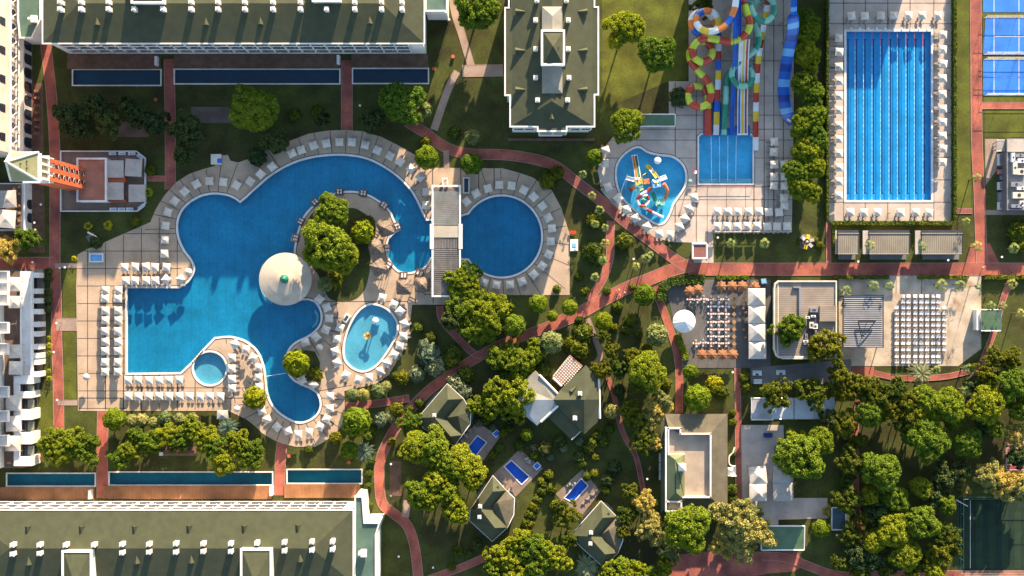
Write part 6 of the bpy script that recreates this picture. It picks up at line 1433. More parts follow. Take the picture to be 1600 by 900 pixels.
def ptrunk(h, r_): 
    m = MB(); m.use(TRUNK); m.tube([(0, 0, -.1), (.02, .03, h*.5), (0, 0, h)], [r_*1.3, r_, r_*.9], 8); me = bpy.data.meshes.new('trunk'); me.from_pydata(m.v, [], m.f); me.materials.append(TRUNK); return me
treekind('fan', 'fan_palm', 3, lambda i: frondmesh(600+i, 13, 2.0, .95, LF_PALM, .3, .5, .9, True), lambda i: (ptrunk(6.0, .17), 6.0))
treekind('low', 'small_palm', 2, lambda i: frondmesh(620+i, 13, 1.8, .95, LF_YEL, .3, .5, 1.1, True), lambda i: (ptrunk(1.8, .14), 1.8))
treekind('date', 'spiky_palm', 2, lambda i: frondmesh(640+i, 46, 3.9, .09, LF_AGAVE, .35, .75, 1.1), lambda i: (ptrunk(2.6, .3), 2.7))
RG = random.Random(5)
BASE = dict(pine=5, broad=5, yel=5, pale=5, dark=5, ball=2.2, var=2.2, ybush=2.2, bush=2.2, gbush=2.2, dbush=2.2, fan=2.05, low=2.1, date=4.0)
CNT = {}
def plant(key, px, py, rpx, label, group=None, hs=None, cat=None):
    L = TREES[key]; CNT[key] = CNT.get(key, -1)+1; t, zc_ = L[CNT[key] % len(L)]
    s = rpx*S*(.97 if BASE[key] == 5 else 1.03)/BASE[key]; sz = hs if hs else (max(.5, s*.85+.15) if BASE[key] == 5 else (s if key in ('ball', 'var', 'ybush', 'bush', 'gbush', 'dbush') else (1 if key == 'fan' else s)))
    z = zc_*sz; p = P(px, py, z+(.8 if BASE[key] == 5 else 0)*sz)
    return tag(dup(t, (p.x, p.y, 0), RG.uniform(0, 6.28), (s, s, sz), label, group), cat=cat or ('palm' if key in ('fan', 'low', 'date') else 'bush' if 'bush' in key else 'tree'))
def plants(key, adj, area_, L, end='left', group=None, hs=None):
    for i, q in enumerate(L):
        lab = f"{nth(i)+' ' if len(L) > 1 else ''}{adj}{' from the '+end if len(L) > 1 else ''} {area_}"
        plant(key, q[0], q[1], q[2], lab, group or f"{adj}s {area_}" if len(L) > 1 else None, hs)
plants('pine', 'bright umbrella pine', 'on the lawn left of the slides', [(975, 45, 30), (1027, 83, 29), (980, 195, 26)], 'top')
plant('pine', 745, 14, 33, 'umbrella pine at the top edge left of the upper middle block')
plant('broad', 1098, 8, 18, 'shaded green tree behind the tube slides at the top edge', hs=.7)
plant('pine', 395, 170, 37, 'half shaded pine on the dark lawn below the long upper block', hs=.72)
plant('pine', 628, 160, 34, 'pine with a sunlit right side by the end of the upper block', hs=.9)
plant('var', 663, 172, 11, 'small pale flowering tree touching the pine near the upper block')
plants('pine', 'tall umbrella pine', 'on the island in the large pool', [(517, 331, 27), (487, 357, 14), (510, 385, 38), (534, 402, 26)], 'top')
plant('ybush', 567, 362, 17, 'yellow-leaved bush on the island in the large pool')
plant('var', 508, 444, 11, 'small variegated bush at the lower end of the pool island'); plant('bush', 522, 438, 12, 'green bush beside the variegated one at the lower end of the island')
plant('dbush', 576, 347, 9, 'small dark bush above the yellow one on the island')
plants('ball', 'round clipped tree', 'along the diagonal red path', [(841, 475, 14), (804, 509, 16), (863, 494, 8), (890, 481, 11.5), (943, 502, 13), (1007, 461, 15.5), (929, 246, 12)], 'left')
plants('ball', 'round clipped bush', 'at the edge of the pool decks', [(179, 655, 16), (463, 567, 19), (667, 246, 17), (737, 256, 15.5)], 'left')
plant('ybush', 398, 621, 16, 'round yellow bush at the left rim of the bottom pool lobe'); plant('bush', 492, 586, 11, 'small bush below the round tree on the bottom lobe')
plant('ball', 557, 659, 21, 'big flat clipped dome left of the branch path'); plant('ball', 546, 704, 13, 'clipped bush beside the spiky palm below the dome'); plant('ball', 1283, 826, 13, 'round dark clipped bush in the shade right of the green roofed hut')
plant('ball', 823, 679, 9, 'small clipped ball below the large villa'); plant('ball', 1090, 622, 19, 'broad clipped tree above the terrace house'); plant('ball', 1079, 581, 11, 'flat clipped bush under the dining patio'); plant('ybush', 1116, 600, 12, 'yellow round bush between the two red paths above the terrace house')
plant('bush', 1128, 614, 10, 'loose bush beside the yellow one above the terrace house')
plants('var', 'cream flowering round tree', 'near the diagonal path', [(862, 535, 15.5), (1026, 523, 16)], 'left')
plants('var', 'pale flowering shrub', 'below the egg-shaped pool', [(551, 617, 9), (567, 617, 9), (592, 611, 10), (603, 604, 8)], 'left')
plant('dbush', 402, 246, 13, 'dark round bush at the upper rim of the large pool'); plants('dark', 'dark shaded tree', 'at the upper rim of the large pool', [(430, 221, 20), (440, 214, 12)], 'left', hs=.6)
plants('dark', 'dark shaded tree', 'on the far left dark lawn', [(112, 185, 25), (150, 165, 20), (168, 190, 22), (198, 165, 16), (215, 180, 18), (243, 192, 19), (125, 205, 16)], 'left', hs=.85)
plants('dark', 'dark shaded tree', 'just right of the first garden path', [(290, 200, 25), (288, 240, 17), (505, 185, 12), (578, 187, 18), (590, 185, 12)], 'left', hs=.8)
plants('bush', 'small low bush', 'on the shaded lawn above the large pool', [(460, 180, 9), (495, 175, 9), (235, 265, 8), (212, 346, 7), (710, 208, 9), (665, 222, 8)], 'left')
plant('var', 738, 214, 11, 'small pale tree left of the upper middle block')
plants('low', 'small yellow palm', 'around the tower terrace', [(137, 353, 8), (169, 352, 9), (232, 301, 9.5), (116, 404, 6)], 'left')
plant('dbush', 150, 378, 9, 'dark bush beside the white frame below the tower terrace')
plant('yel', 41, 374, 20, 'yellow-green tree at the corner below the tower canopies', hs=.8); plant('pale', 10, 388, 22, 'bare reddish tree at the left edge below the tower', hs=.8)
# strip of trees between slides and lane pool
plants('pine', 'dense green pine', 'in the strip beside the lane pool', [(1262, 30, 17), (1263, 48, 19), (1262, 82, 20), (1266, 96, 15), (1258, 128, 20), (1272, 147, 18), (1270, 180, 22), (1255, 195, 20), (1275, 215, 20), (1262, 235, 24), (1247, 268, 22), (1272, 262, 18), (1252, 292, 20), (1268, 300, 16)], 'top', hs=.85)
plants('yel', 'leafy green tree', 'at the pergola foot', [(735, 425, 17), (717, 440, 22), (728, 452, 18)], 'top')
plants('yel', 'leafy green tree', 'in the clump left of the clipped balls', [(742, 470, 20), (720, 483, 24), (762, 492, 28), (745, 508, 24), (777, 474, 18), (796, 478, 8), (757, 520, 18), (735, 500, 18)], 'left')
plant('dark', 705, 500, 16, 'dark tree at the left of the leafy clump', hs=.8)
plants('yel', 'sunlit loose tree', 'between the small and the large villa', [(780, 560, 20), (800, 548, 18), (812, 568, 24), (835, 548, 17), (826, 580, 14), (800, 618, 30), (775, 625, 24), (745, 634, 16), (732, 640, 12), (808, 640, 20)], 'left')
plants('bush', 'leafy bush', 'near the large villa', [(848, 578, 12), (912, 520, 14), (905, 545, 15), (888, 536, 10), (795, 590, 14), (728, 585, 12), (705, 562, 12)], 'left')
plants('gbush', 'grey-green shrub', 'on the shaded slope below the egg-shaped pool', [(672, 555, 16), (680, 572, 15), (652, 585, 12), (665, 540, 10), (712, 600, 14), (725, 612, 12)], 'left')
plant('bush', 653, 513, 8, 'tiny round bush on the lawn right of the egg-shaped pool'); plants('bush', 'small loose bush', 'on the lawn right of the egg-shaped pool', [(673, 527, 8), (711, 551, 12), (629, 590, 10), (618, 588, 7)], 'left')
plant('yel', 641, 662, 19, 'round pale green tree where the branch path meets the diagonal path'); plants('gbush', 'grey shrub', 'below the branch path', [(594, 656, 11), (610, 652, 8)], 'left'); plants('bush', 'loose shrub', 'below the branch path', [(620, 640, 10), (575, 683, 8), (524, 684, 9), (482, 703, 6)], 'left')
plants('pine', 'bright full pine', 'in the big clump left of the small villas', [(648, 700, 24), (672, 698, 30), (700, 725, 24), (722, 727, 30), (740, 745, 20), (683, 752, 22), (655, 770, 24), (672, 778, 18), (700, 770, 20), (712, 797, 22)], 'left', hs=1.1)
plants('yel', 'yellow-green tree', 'in the row above the lower plunge pools', [(80, 688, 20), (92, 706, 22), (112, 690, 22), (130, 705, 22), (143, 690, 12), (186, 717, 17), (205, 702, 18), (232, 690, 19), (212, 680, 12), (262, 680, 20), (278, 690, 16), (300, 672, 20), (318, 682, 22), (338, 700, 20), (350, 718, 22), (372, 690, 18), (390, 714, 20), (400, 700, 12)], 'left', hs=.75)
plants('var', 'pale shrub', 'in the border under the bottom parasol row', [(206, 657, 9), (222, 656, 9), (240, 660, 8), (258, 653, 10), (280, 655, 9), (300, 655, 9)], 'left')
plants('dbush', 'dark hedge bush', 'between the left wing and the left path', [(75, 425, 6), (75, 436, 6), (75, 456, 6), (75, 468, 6), (75, 482, 6)], 'top'); plants('low', 'small pale shrub', 'between the left wing and the left path', [(76, 528, 5), (77, 540, 6), (77, 552, 5), (76, 580, 5), (77, 592, 6)], 'top')
plant('date', 356, 668, 19, 'large spiky palm at the lower edge of the deck'); plant('date', 568, 706, 19, 'spiky palm beside the clipped bush and the diagonal path'); plant('date', 918, 885, 22, 'large pale spiky palm at the bottom edge below the small villa'); plant('date', 1440, 584, 21, 'big spiky palm below the white plaza tables')
plants('fan', 'slender fan palm', 'on the lawn right of the round pool', [(925, 306, 7.5), (937, 328, 8), (930, 350, 7), (945, 356, 7), (946, 380, 8), (942, 407, 8), (930, 433, 8), (911, 272, 7)], 'top')
plants('bush', 'green shrub', 'on the lawn right of the round pool', [(930, 345, 12), (925, 395, 14), (935, 405, 10), (856, 283, 12), (870, 270, 10), (853, 272, 8)], 'top')
plants('fan', 'slender fan palm', 'on the triangular lawn by the gatehouse', [(994, 416, 7), (1010, 404, 9), (1016, 398, 6)], 'left'); plant('bush', 975, 378, 12, 'loose bush on the triangular lawn')
plants('fan', 'slender fan palm', 'on the lawn under the landing pool deck', [(1142, 380, 8), (1195, 380, 9)], 'left')
plants('fan', 'tall fan palm', 'between the cabins and the right edge', [(1360, 383, 8.5), (1442, 385, 8), (1510, 346, 7), (1528, 385, 9), (1585, 388, 9), (1527, 278, 8)], 'left')
plants('fan', 'tall fan palm', 'along the upper edge of the plaza', [(1322, 454, 9), (1366, 447, 9.5), (1391, 447, 8), (1471, 445, 10), (1501, 445, 8.5), (1528, 447, 6)], 'left')
plants('fan', 'tall fan palm', 'right of the plaza', [(1582, 444, 9), (1549, 478, 8), (1566, 478, 8), (1595, 490, 8), (1552, 548, 9), (1543, 566, 9), (1514, 577, 9), (1568, 583, 10), (1510, 610, 10), (1463, 578, 8)], 'top')
plant('bush', 1592, 362, 16, 'bright bush at the right edge above the long red path', hs=1.2); plant('bush', 1596, 380, 12, 'lower bright bush at the right edge above the long red path')
plants('bush', 'loose bush', 'on the lawn by the play ride', [(1250, 378, 5), (1281, 384, 6), (1273, 375, 5)], 'left')
plant('broad', 1293, 541, 27, 'dense tree over the right side of the restaurant roof', hs=1.15); plant('yel', 1234, 515, 23, 'light airy tree growing through the restaurant roof', hs=1.3)
plants('broad', 'dark round tree', 'over the white fabric pavilions', [(1213, 616, 24), (1271, 614, 25)], 'left', hs=.95)
plants('broad', 'dense green tree', 'in the upper part of the right grove', [(1312, 590, 20), (1335, 600, 18), (1322, 612, 16), (1355, 605, 18), (1372, 625, 20), (1398, 612, 20), (1395, 640, 20), (1420, 655, 20), (1418, 628, 20), (1556, 560, 16), (1580, 560, 16), (1540, 585, 18)], 'left', hs=.95)
plants('pine', 'bright green pine', 'in the upper part of the right grove', [(1358, 645, 24), (1450, 625, 24), (1438, 645, 22), (1478, 635, 30), (1492, 655, 18), (1541, 633, 30), (1583, 600, 28), (1598, 640, 20), (1570, 625, 14)], 'left')
plants('pine', 'tall bright pine', 'beside the service terrace', [(1250, 715, 36), (1283, 690, 22), (1243, 690, 18), (1226, 700, 14)], 'bottom')
plants('broad', 'bronze-green tree', 'in the middle of the right grove', [(1318, 662, 22), (1330, 722, 22), (1325, 782, 22), (1340, 690, 14), (1322, 750, 14), (1330, 838, 18)], 'top')
plants('pine', 'bright green pine', 'in the middle of the right grove', [(1378, 737, 30), (1400, 780, 21), (1452, 688, 32), (1425, 680, 18), (1514, 692, 23), (1395, 830, 26), (1440, 817, 27), (1417, 868, 24), (1375, 835, 14)], 'left')
plants('broad', 'mottled brown-green tree', 'left of the football pitch', [(1475, 835, 22), (1468, 862, 24), (1452, 882, 18), (1490, 855, 14)], 'top')
plants('pale', 'grey-green wispy tree', 'above the football pitch', [(1545, 745, 22), (1570, 752, 24), (1595, 765, 24), (1585, 680, 20), (1508, 765, 10)], 'left')
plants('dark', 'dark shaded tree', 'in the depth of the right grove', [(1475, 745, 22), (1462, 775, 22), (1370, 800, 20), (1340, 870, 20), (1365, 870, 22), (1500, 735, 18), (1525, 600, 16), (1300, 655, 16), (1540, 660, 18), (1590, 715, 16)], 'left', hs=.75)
plants('pale', 'pale yellow feathery tree', 'around the forecourt', [(1150, 815, 34), (1180, 835, 28), (1155, 845, 28), (1128, 850, 20), (1170, 810, 22), (1008, 787, 20), (1017, 825, 22), (1032, 838, 16), (1046, 862, 16)], 'right')
plants('pale', 'dry pale shrub tree', 'left of the terrace house', [(1026, 640, 20), (1015, 655, 16), (1026, 695, 11), (1035, 625, 14)], 'top', hs=.7)
plant('pine', 1075, 826, 36, 'big bright green pine below the terrace house'); plant('pine', 1012, 580, 29, 'large green pine in the middle garden by the vertical red path')
plants('broad', 'green tree', 'in the middle garden', [(940, 577, 15), (967, 575, 15), (988, 556, 14), (955, 547, 12), (942, 525, 10), (1000, 600, 16), (1000, 660, 20), (985, 640, 16), (1005, 690, 20)], 'left', hs=.7)
plant('var', 955, 642, 11, 'pale rosette tree in the middle garden'); plant('dbush', 968, 610, 9, 'dark bush in the middle garden')
plants('yel', 'yellow-green tree', 'along the bottom edge below the small villas', [(790, 868, 26), (810, 845, 18), (832, 855, 24), (835, 885, 26), (865, 872, 24), (770, 890, 16), (800, 895, 22), (970, 893, 24), (990, 900, 20), (950, 898, 14), (1010, 900, 18), (1040, 885, 14)], 'left', hs=.95)
plants('broad', 'green tree', 'beside the lower right small villa', [(886, 805, 20), (890, 842, 14), (875, 790, 10), (978, 805, 16), (985, 770, 14), (972, 830, 12)], 'left', hs=.6)
plants('bush', 'leafy shrub', 'in the hedge between the two lower villas', [(850, 757, 6), (846, 768, 7), (840, 780, 7), (834, 792, 8), (828, 804, 8), (824, 818, 9), (822, 832, 9), (818, 842, 9), (797, 670, 6), (780, 700, 7), (770, 712, 6)], 'top')
plants('bush', 'leafy shrub', 'in the garden right of the large villa', [(944, 690, 8), (934, 680, 7), (925, 693, 8), (920, 700, 8), (952, 670, 7), (917, 745, 6), (930, 715, 6)], 'top')
plants('bush', 'low shrub', 'between the terrace house and the red path', [(1145, 645, 5), (1145, 660, 6), (1144, 765, 8), (1144, 780, 7), (1145, 710, 5), (1163, 590, 8), (1166, 605, 8)], 'top')
plants('bush', 'small bush', 'on the lawn by the bottom edge', [(715, 862, 8), (733, 865, 5), (706, 885, 6)], 'left')
plants('broad', 'green garden tree', 'right of the hut at the bottom edge', [(1345, 895, 16), (1335, 885, 12)], 'left')
plants('pale', 'cream blossom shrub', 'by the storage shed', [(1294, 800, 9)], 'left', hs=.35)
# clipped hedges
def hedge(label, pts, wpx, h, m_=LF_TOP, seed=1):
    rg = random.Random(seed); poly = [(p.x, p.y) for p in strip(pts, wpx)]; poly = poly if area(poly) > 0 else poly[::-1]
    c = sum((Vector(q) for q in poly), Vector((0, 0)))/len(poly)
    t = thing('hedge', label, 'hedge', (c.x, c.y, 0)); V = []; F = []
    cl = [P(*q) for q in pts]
    for i in range(len(cl)-1):
        a, b = cl[i], cl[i+1]; d = (b-a); L = d.length; d.normalize(); sv = Vector((-d.y, d.x, 0)); w2 = wpx*S/2
        for k in range(int(L*(w2*2+h*2)*16)):
            u = rg.uniform(-1, 1)*(w2+h); x = rg.uniform(0, L)
            bump = .12*math.sin(x*1.7+i)+.08*math.sin(x*4.1)
            if abs(u) < w2: q = a+d*x+sv*u+Vector((0, 0, h+bump+rg.uniform(-.08, .08))); nn = Vector((0, 0, 1))
            else: q = a+d*x+sv*math.copysign(w2+rg.uniform(-.1, .1)+bump*.5, u)+Vector((0, 0, min(h, max(.05, h-(abs(u)-w2))))); nn = sv*math.copysign(1, u)
            leafquad(V, F, q-Vector((c.x, c.y, 0)), (nn+rdir(rg)*.7).normalized(), .3*rg.uniform(.7, 1.3), rg)
    o = bpy.data.objects.new('foliage', mkmesh('foliage', V, F, m_)); C.objects.link(o); o.parent = t
    m = MB(); m.use(TRUNK)
    for i in range(len(cl)-1):
        a, b = cl[i], cl[i+1]; d = b-a; m.box(((a.x+b.x)/2, (a.y+b.y)/2, h*.42), (d.length, wpx*S*.75, h*.8), math.atan2(d.y, d.x))
    m.use(TRUNK); o = m.part('branches', LF_DK, t); o.data.materials.clear(); o.data.materials.append(LF_DK)
    return t
hedge('long dark hedge between the lane pool deck and its right lawn', [(1488.5, -30), (1488.5, 345)], 4.5, 2.2, LF_BR, 3)
hedge('hedge along the left side of the lane pool deck', [(1290.5, -30), (1290.5, 345)], 3.5, 2.2, LF_BR, 4)
hedge('horizontal hedge right under the lane pool deck', [(1296, 349), (1487, 349)], 5, 2.0, LF_BR, 5)
hedge('hedge at the upper left corner of the dining patio', [(1032, 470), (1034, 450), (1048, 440), (1070, 437), (1100, 436)], 14, 1.6, LF_BR, 6)
hedge('bright clipped hedge along the top of the dining patio', [(1118, 433.5), (1168, 433.5)], 6, 1.3, LF_TOP, 7)
hedge('slanting hedge at the left side of the dining patio', [(1058, 522), (1064, 540), (1072, 562)], 10, 1.3, LF_TOP, 8)
hedge('low hedge along the red path left of the palm row', [(1302, 433), (1388, 433)], 5, 1.1, LF_BR, 9)
hedge('low hedge along the red path above the plaza tables', [(1433, 433), (1512, 433)], 5, 1.1, LF_BR, 10)
hedge('low hedge along the red path right of the plaza', [(1536, 433), (1640, 433)], 6, 1.3, LF_BR, 11)
hedge('small hedge column left of the narrow cabin', [(1302, 352), (1302, 385)], 6, 1.4, LF_BR, 12)
# ------------------------------------------------------------------ fences, lamps and small pieces
def fence(label, pts, h, mt, gap=2.6, rails=(1.0,), net=False):
    cl = [P(*q) for q in pts]; c = sum(cl, Vector())/len(cl); t = thing('fence', label, 'fence', (c.x, c.y, 0))
    k = 0; m = MB(); m.use(mt)
    for i in range(len(cl)-1):
        for r_ in rails: m.tube([cl[i]+Vector((0, 0, h*r_)), cl[i+1]+Vector((0, 0, h*r_))], .05, 4)
    m.part('rail', None, t)
    for i in range(len(cl)-1):
        n = max(1, int((cl[i+1]-cl[i]).length/gap))
        for j in range(n+1):
            q = cl[i].lerp(cl[i+1], j/n); k += 1
            if k > 95: continue
            m = MB(); m.use(mt); m.cyl((q.x, q.y), .05, 0, h, 5); m.part('post', None, t)
    return t
for i, (y0, y1) in enumerate(((28, 85), (93, 149))): fence(['fence around the upper blue tennis court', 'fence around the lower blue tennis court'][i], [(1640, y0), (1536, y0), (1536, y1), (1640, y1)], 3.2, STEEL, 4, (1, .5, .03))
fence('tall dark net fence around the striped football pitch', [(1640, 776), (1497, 776), (1497, 894), (1640, 894)], 4.2, mat('green_steel', (.05, .16, .12), .5), 4, (1, .5, .03))
fence('white rail fence in front of the landing pool deck', [(1116, 362.5), (1235, 362.5)], 1.1, WHITEP, 2, (1, .5))
fence('white railing below the rectangular pool of the landing area', [(1090, 292), (1176, 292)], .9, mat('maroon_rail', (.3, .1, .08), .6), 3, (1,))
for i, ((x, y)) in enumerate(((1573, 700), )):
    q = P(x+7, y+7, 3); m = MB(); m.use(WHITEP); m.box(q, (1.8, .12, 1.1)); m.use(STEEL); m.box((q.x-1.4, q.y, 2.9), (2.4, .12, .12)); m.cyl((q.x-2.6, q.y), .1, 0, 3, 6); tag(m.part('basketball_hoop'), 'basketball hoop over the maroon court on the right edge', 'hoop')
q = P(1500, 781, 2); m = MB(); m.use(WHITEP); m.tube([P(1494, 781, 3), P(1512, 791, 3)], .12, 5); m.cyl((P(1494, 781).x, P(1494, 781).y), .1, 0, 3, 5); tag(m.part('flood_light'), 'slanting white beam at the corner of the football pitch', 'beam')
lamp = thing('street_lamp', 'x', 'lamp', (0, 0, 0)); m = MB(); m.use(DARK); m.cyl((0, 0), .07, 0, 3.6, 6); m.part('post', None, lamp); m = MB(); m.use(WHITEP); m.cyl((0, 0), .24, 3.5, 3.85, 10, .32); m.part('lamp_head', None, lamp)
LP = [(101, 419, 'left of two by the deck entrance'), (109, 418, 'right of two by the deck entrance'), (72, 321, 'beside the path below the tower'), (62, 349, 'upper one beside the wooden terrace'), (63, 360, 'lower one beside the wooden terrace'), (59, 410, 'at the crossing of the left paths'), (96, 504, 'on the left path by its upper side branch'), (92, 549, 'middle one on the left path'), (97, 623, 'on the left path by its lower side branch'),
      (565, 168, 'on the small square under the upper block'), (988, 405, 'on the triangular lawn'), (1118, 372, 'at the corner of the lawn under the landing pool'), (1335, 409, 'between the first two cabins'), (1557, 402, 'at the widening of the right path'), (1474, 407, 'below the rightmost cabin'), (625, 865, 'on the lawn beside the lower path'), (678, 882, 'on the lawn at the bottom edge'), (1009, 745, 'beside the brown garden path'), (1302, 832, 'by the storage shed'), (613, 722, 'on the small wooden platform'), (613, 771, 'at the lower end of the small wooden platform'), (703, 35, 'at the upper garden path'), (1141, 580, 'at the corner below the dining patio')]
for x, y, l_ in LP: p = P(x, y); dup(lamp, (p.x, p.y, 0), 0, None, 'small white garden lamp '+l_, 'garden lamps')
pot = thing('flower_pot', 'x', 'pot', (0, 0, 0)); m = MB(); m.use(ORANGE); m.cyl((0, 0), .38, 0, .7, 12, .55); m.part('pot', None, pot); m = MB(); m.use(TRUNK); m.cyl((0, 0), .48, .6, .64, 12); m.part('soil', None, pot)
for x, y, l_ in ((62, 714, 'at the foot of the left white wing'), (545.5, 722, 'beside the left tree row path'), (244, 156, 'on the shaded lawn beside the first path'), (452, 712, 'right of the path to the lower block'), (678, 108, 'on the lawn at the right end of the upper block'), (708, 89, 'near the upper garden path')): p = P(x, y); dup(pot, (p.x, p.y, 0), 0, None, 'large terracotta pot '+l_, 'terracotta pots')
m = MB(); m.use(WHITE); a = P(140, 362, .8); m.tube([P(137, 363, 1.2), P(152, 371, 1.2), P(143, 379, 1.2)], .3, 4); m.use(GREYD); m.box(P(143, 372, .2), (2.4, 2.4, .4), .5); tag(m.part('garden_shrine'), 'white angled frame on the dark lawn below the tower terrace', 'frame')
m = MB(); m.use(WHITE)
for x, y in ((176, 240), (191, 240), (206, 241)): m.box(P(x, y, .6), (1.9, .8, .7))
for x, y in ((177, 327), (190, 327), (203, 327)): m.box(P(x, y, .6), (1.9, .8, .7))
tb2 = None
m = None
for i, (x, y, a) in enumerate(((176, 240, 0), (191, 240, 0), (206, 240, 0), (219, 245, -.7), (177, 327, 0), (190, 327, 0), (203, 327, 0), (221, 323, .7))):
    m = MB(); m.use(WHITE); m.box(P(x, y, .6), (2.0, .9, .7), a); m.use(cS); m.box(P(x, y, .98), (1.2, .4, .08), a); tag(m.part('white_planter'), f"{nth(i%4)} white planter from the left on the {'upper' if i < 4 else 'lower'} edge of the tower terrace", 'planter')
for i in range(7):
    y = 292+i*0+0
for i, y in enumerate((142, 153, 165, 176, 187, 198, 209)):
    m = MB(); m.use(mat('umber_wood', (.16, .085, .05))); m.box(P(59, y, .7), (1.2, .9, .1)); m.box(P(59, y, .35), (.9, .6, .6)); m.use(ORANGE); m.box(P(55, y, .5), (.5, .6, .5)); tag(m.part('terrace_table'), f"{nth(i)} brown table from the top on the narrow terrace beside the arcade", 'table')
for i, y in enumerate((292, 303, 321, 333, 345)): 
    m = MB(); m.use(mat('umber_wood', (.16, .085, .05))); m.box(P(30, y, 4.8), (1.1, 1.1, .1)); m.use(mat('honey_wood', (.5, .28, .12))); m.box(P(30, y, 4.95), (.6, .6, .2)); m.use(DARK); m.cyl((P(30, y).x, P(30, y).y), .1, 4.1, 4.8, 6); tag(m.part('balcony_table'), f"{nth(i)} dark table from the top beside the two canopies below the tower", 'table')
t = thing('hotel_building', 'white balcony block under the tower on the left edge with arched wall', 'building', (P(25, 325).x, P(25, 325).y, 0))
q = rect(-60, 286, 41, 360, 4.1); m = MB(); m.use(WHITE); m.box2((q[0], q[1], 0), (q[2], q[3], 4.0)); m.use(mat('brown_terrace', (.14, .10, .08))); m.box2((q[0]+.3, q[1]+.3, 4.0), (q[2]-1.4, q[3]-.3, 4.1)); m.part('wall', None, t)
m = MB(); m.use(WHITE); m.box2((q[2]-.4, q[1], 4), (q[2], q[3], 5)); m.part('balustrade', None, t)
for yv in (320, 341): m = MB(); m.use(GLASS); arc_window(m, q[2]+.03, P(0, yv).y, 2.8, .2, 3.7, 0); m.part('window', None, t)
m = MB(); m.use(WOODD); m.box(P(278, 706, .4), (11.4, .9, .7)); m.use(WHITEP); m.box(P(252, 709, .7), (1, 1, .7)); tag(m.part('garden_wall'), 'brown garden bench wall under the row of yellow-green trees', 'bench')
m = MB(); m.use(CREAM); m.box(P(338, 249, .5), (3, 3, .9)); m.use(cB); m.box(P(343, 251, .97), (1.3, 1.3, .06)); tag(m.part('pump_house'), 'small stone box with a blue hatch above the large pool rim', 'pump house')
m = MB(); m.use(WHITE); m.box(P(897, 383, .3), (2.3, 3.4, .5)); m.use(cS); m.box(P(897, 383, .6), (1.1, 1.1, .12)); m.use(cR); m.box(P(895, 363, .6), (2, 1, .3)); tag(m.part('service_box'), 'pale service box with a light blue lid right of the round pool deck', 'service box')
t = thing('entrance_arch', 'white curved balustrade arch between the terrace house and the red path', 'arch', (P(1144, 715).x, P(1144, 715).y, 0))
m = MB(); m.use(WHITE); cv_ = [P(*f9(x, y), 1.1) for x, y in ((410, 318), (402, 345), (384, 365), (384, 400), (400, 412), (415, 412))]; m.tube(curve3([tuple(q) for q in cv_], 4), .22, 5); m.part('balustrade', None, t)
m = MB(); m.use(WHITE); m.box(P(*f9(397, 440), .3), (2.4, 2.6, .4)); m.box(P(*f9(405, 460), .7), (1.8, .4, 1.2)); m.part('stair', None, t)

plants('bush', 'small rounded shrub', 'on the lawns around the middle paths', [(905, 432, 6), (948, 455, 6), (988, 448, 5), (965, 480, 8), (985, 500, 9), (978, 515, 7), (998, 522, 6), (960, 512, 6), (914, 455, 7), (905, 500, 6), (870, 452, 6), (1010, 545, 8), (1040, 600, 9), (1030, 612, 7)], 'left')
plants('bush', 'garden shrub', 'along the lower diagonal path', [(640, 640, 6), (655, 630, 7), (585, 672, 6), (580, 720, 6), (576, 740, 6), (575, 760, 6), (612, 690, 6), (628, 700, 7), (578, 790, 5)], 'top')
plants('gbush', 'grey tuft', 'in the borders between the villas', [(835, 700, 6), (860, 715, 5), (748, 660, 6), (770, 668, 5), (880, 700, 6), (905, 690, 6)], 'left')
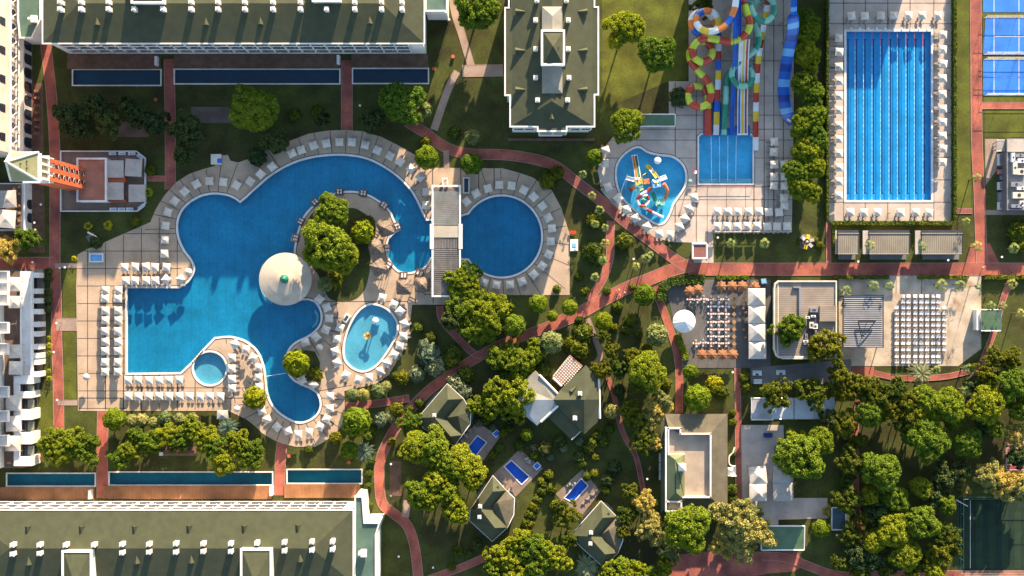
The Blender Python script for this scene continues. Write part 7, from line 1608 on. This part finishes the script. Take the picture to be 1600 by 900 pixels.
# ------------------------------------------------------------------ people strolling on the diagonal path
SK = mat('skin_tone', (.42, .25, .17), .6, .03, 1, obj=True)
def swept(name, chains, m_, parent):
    """one continuous rounded surface per chain, all rooted inside the trunk and joined in one mesh"""
    m = MB(); m.use(m_)
    for pts, rad in chains:
        c = curve3([tuple(p) for p in pts], 3); rr = []
        for i in range(len(c)):
            f = i/(len(c)-1)*(len(rad)-1); k = min(int(f), len(rad)-2); rr.append(rad[k]+(rad[k+1]-rad[k])*(f-k))
        m.tube(c, rr, 8)
    return m.part(name, None, parent, True)
def person(px, py, rz, shirt, trousers, hair, label, step=.25):
    p = P(px, py); t = thing('person', label, 'person', (0, 0, 0), 'people walking on the red paths')
    s_ = step
    swept('body', [([(0, 0, .92), (0, 0, 1.2), (0, 0, 1.42), (0, .02, 1.5), (0, .02, 1.56)], [.15, .14, .13, .055, .05]), ([(0, .02, 1.52), (0, .03, 1.6), (0, .03, 1.68), (0, .02, 1.74)], [.06, .095, .10, .05]),
        ([(0, .08, 1.6), (0, .145, 1.6)], [.03, .015]),
        ([(-.08, 0, .95), (-.1, s_*.6, .5), (-.1, s_*.9-.08, .1), (-.1, s_+.08, .05)], [.095, .062, .045, .04]), ([(.08, 0, .95), (.1, -s_*.4, .5), (.1, -s_*1.1, .12), (.1, -s_+.1, .05)], [.095, .062, .045, .04]),
        ([(-.16, 0, 1.42), (-.24, -.04, 1.15), (-.25, s_*-.6, .92), (-.25, s_*-.8, .82)], [.055, .042, .03, .035]), ([(.16, 0, 1.42), (.24, .0, 1.15), (.25, s_*.6, .95), (.25, s_*.9, .86)], [.055, .042, .03, .035])], SK, t)
    swept('shirt', [([(0, 0, .9), (0, 0, 1.2), (0, 0, 1.46)], [.17, .16, .11]), ([(-.12, 0, 1.44), (-.2, 0, 1.36), (-.24, -.03, 1.18)], [.08, .075, .062]), ([(.12, 0, 1.44), (.2, 0, 1.36), (.24, 0, 1.18)], [.08, .075, .062])], shirt, t)
    swept('trousers', [([(-.07, 0, .96), (-.1, s_*.4, .7), (-.1, s_*.62, .48)], [.12, .095, .085]), ([(.07, 0, .96), (.1, -s_*.25, .7), (.1, -s_*.45, .48)], [.12, .095, .085])], trousers, t)
    swept('hair', [([(0, -.02, 1.62), (0, 0, 1.72), (0, .01, 1.79)], [.10, .112, .06])], hair, t)
    t.location = (p.x, p.y, .13); t.rotation_euler = (0, 0, rz); return t
col = lambda n_, c: mat(n_, c, .85, .04, 2, obj=True)
W_, N_, K_, T_, PK = col('white_cotton', (.7, .68, .65)), col('navy_cotton', (.03, .04, .10)), col('black_cotton', (.03, .03, .03)), col('beige_cotton', (.42, .34, .26)), col('rose_cotton', (.55, .22, .2))
H1, H2 = col('brown_hair', (.06, .035, .02)), col('blond_hair', (.35, .25, .12))
for px, py, rz, a, b, h, l_ in ((962.5, 455.5, 2.0, N_, T_, H1, 'navy shirt and beige shorts, leftmost of the group on the diagonal path'), (966.8, 452.8, 2.1, W_, T_, H2, 'white top, uppermost of the group on the diagonal path'), (964.7, 457.2, 1.9, PK, W_, H1, 'rose top, in the middle of the group on the diagonal path'),
        (963.6, 459.6, 2.2, K_, PK, H1, 'black top, lowest of the group on the diagonal path'), (968, 460.8, 2.0, T_, W_, H2, 'beige top, lower right of the group on the diagonal path'), (975.5, 457, 2.3, W_, N_, H2, 'white top and navy shorts, walking behind the group on the diagonal path'), (981.5, 441.5, -1.0, N_, K_, H1, 'all in navy near the upper edge of the diagonal path')):
    person(px, py, rz, a, b, h, 'person in '+l_)
person(1387.5, 333, 0, col('orange_cotton', (.6, .2, .06)), T_, H1, 'person in an orange top standing in the gap of the lower lane pool parasol row')
person(1534, 418, 1.4, W_, T_, H1, 'person in a white top on the long red path at the right crossing')
person(1086.5, 300, 0, K_, N_, H1, 'person in black on the deck right of the splash pool')

plant('dbush', 1061, 152, 14, 'dark bush in the corner left of the lower tube spiral', hs=.9)
plants('bush', 'patio shrub', 'hiding the edges of the villa patios', [(700, 706, 8), (716, 722, 8), (758, 735, 7), (812, 696, 8), (835, 712, 7), (857, 742, 7), (846, 752, 6), (908, 724, 8), (928, 740, 6), (946, 766, 7), (862, 764, 8), (938, 790, 7), (787, 676, 7), (760, 656, 7), (868, 790, 8)], 'left')
plants('dbush', 'dark garden shrub', 'in the villa gardens', [(850, 700, 10), (875, 690, 9), (905, 715, 9), (795, 655, 8), (760, 830, 9), (745, 850, 8), (960, 730, 10), (950, 750, 9)], 'left')

plants('pine', 'rounded mid-green pine', 'filling the gaps of the right grove', [(1440, 762, 17), (1360, 775, 14), (1480, 790, 15), (1365, 850, 16), (1460, 895, 16), (1555, 670, 14)], 'left', hs=.8)
plants('broad', 'rounded olive tree', 'in the lower right undergrowth', [(1350, 810, 13), (1425, 895, 13), (1385, 890, 13), (1310, 880, 12)], 'left', hs=.7)
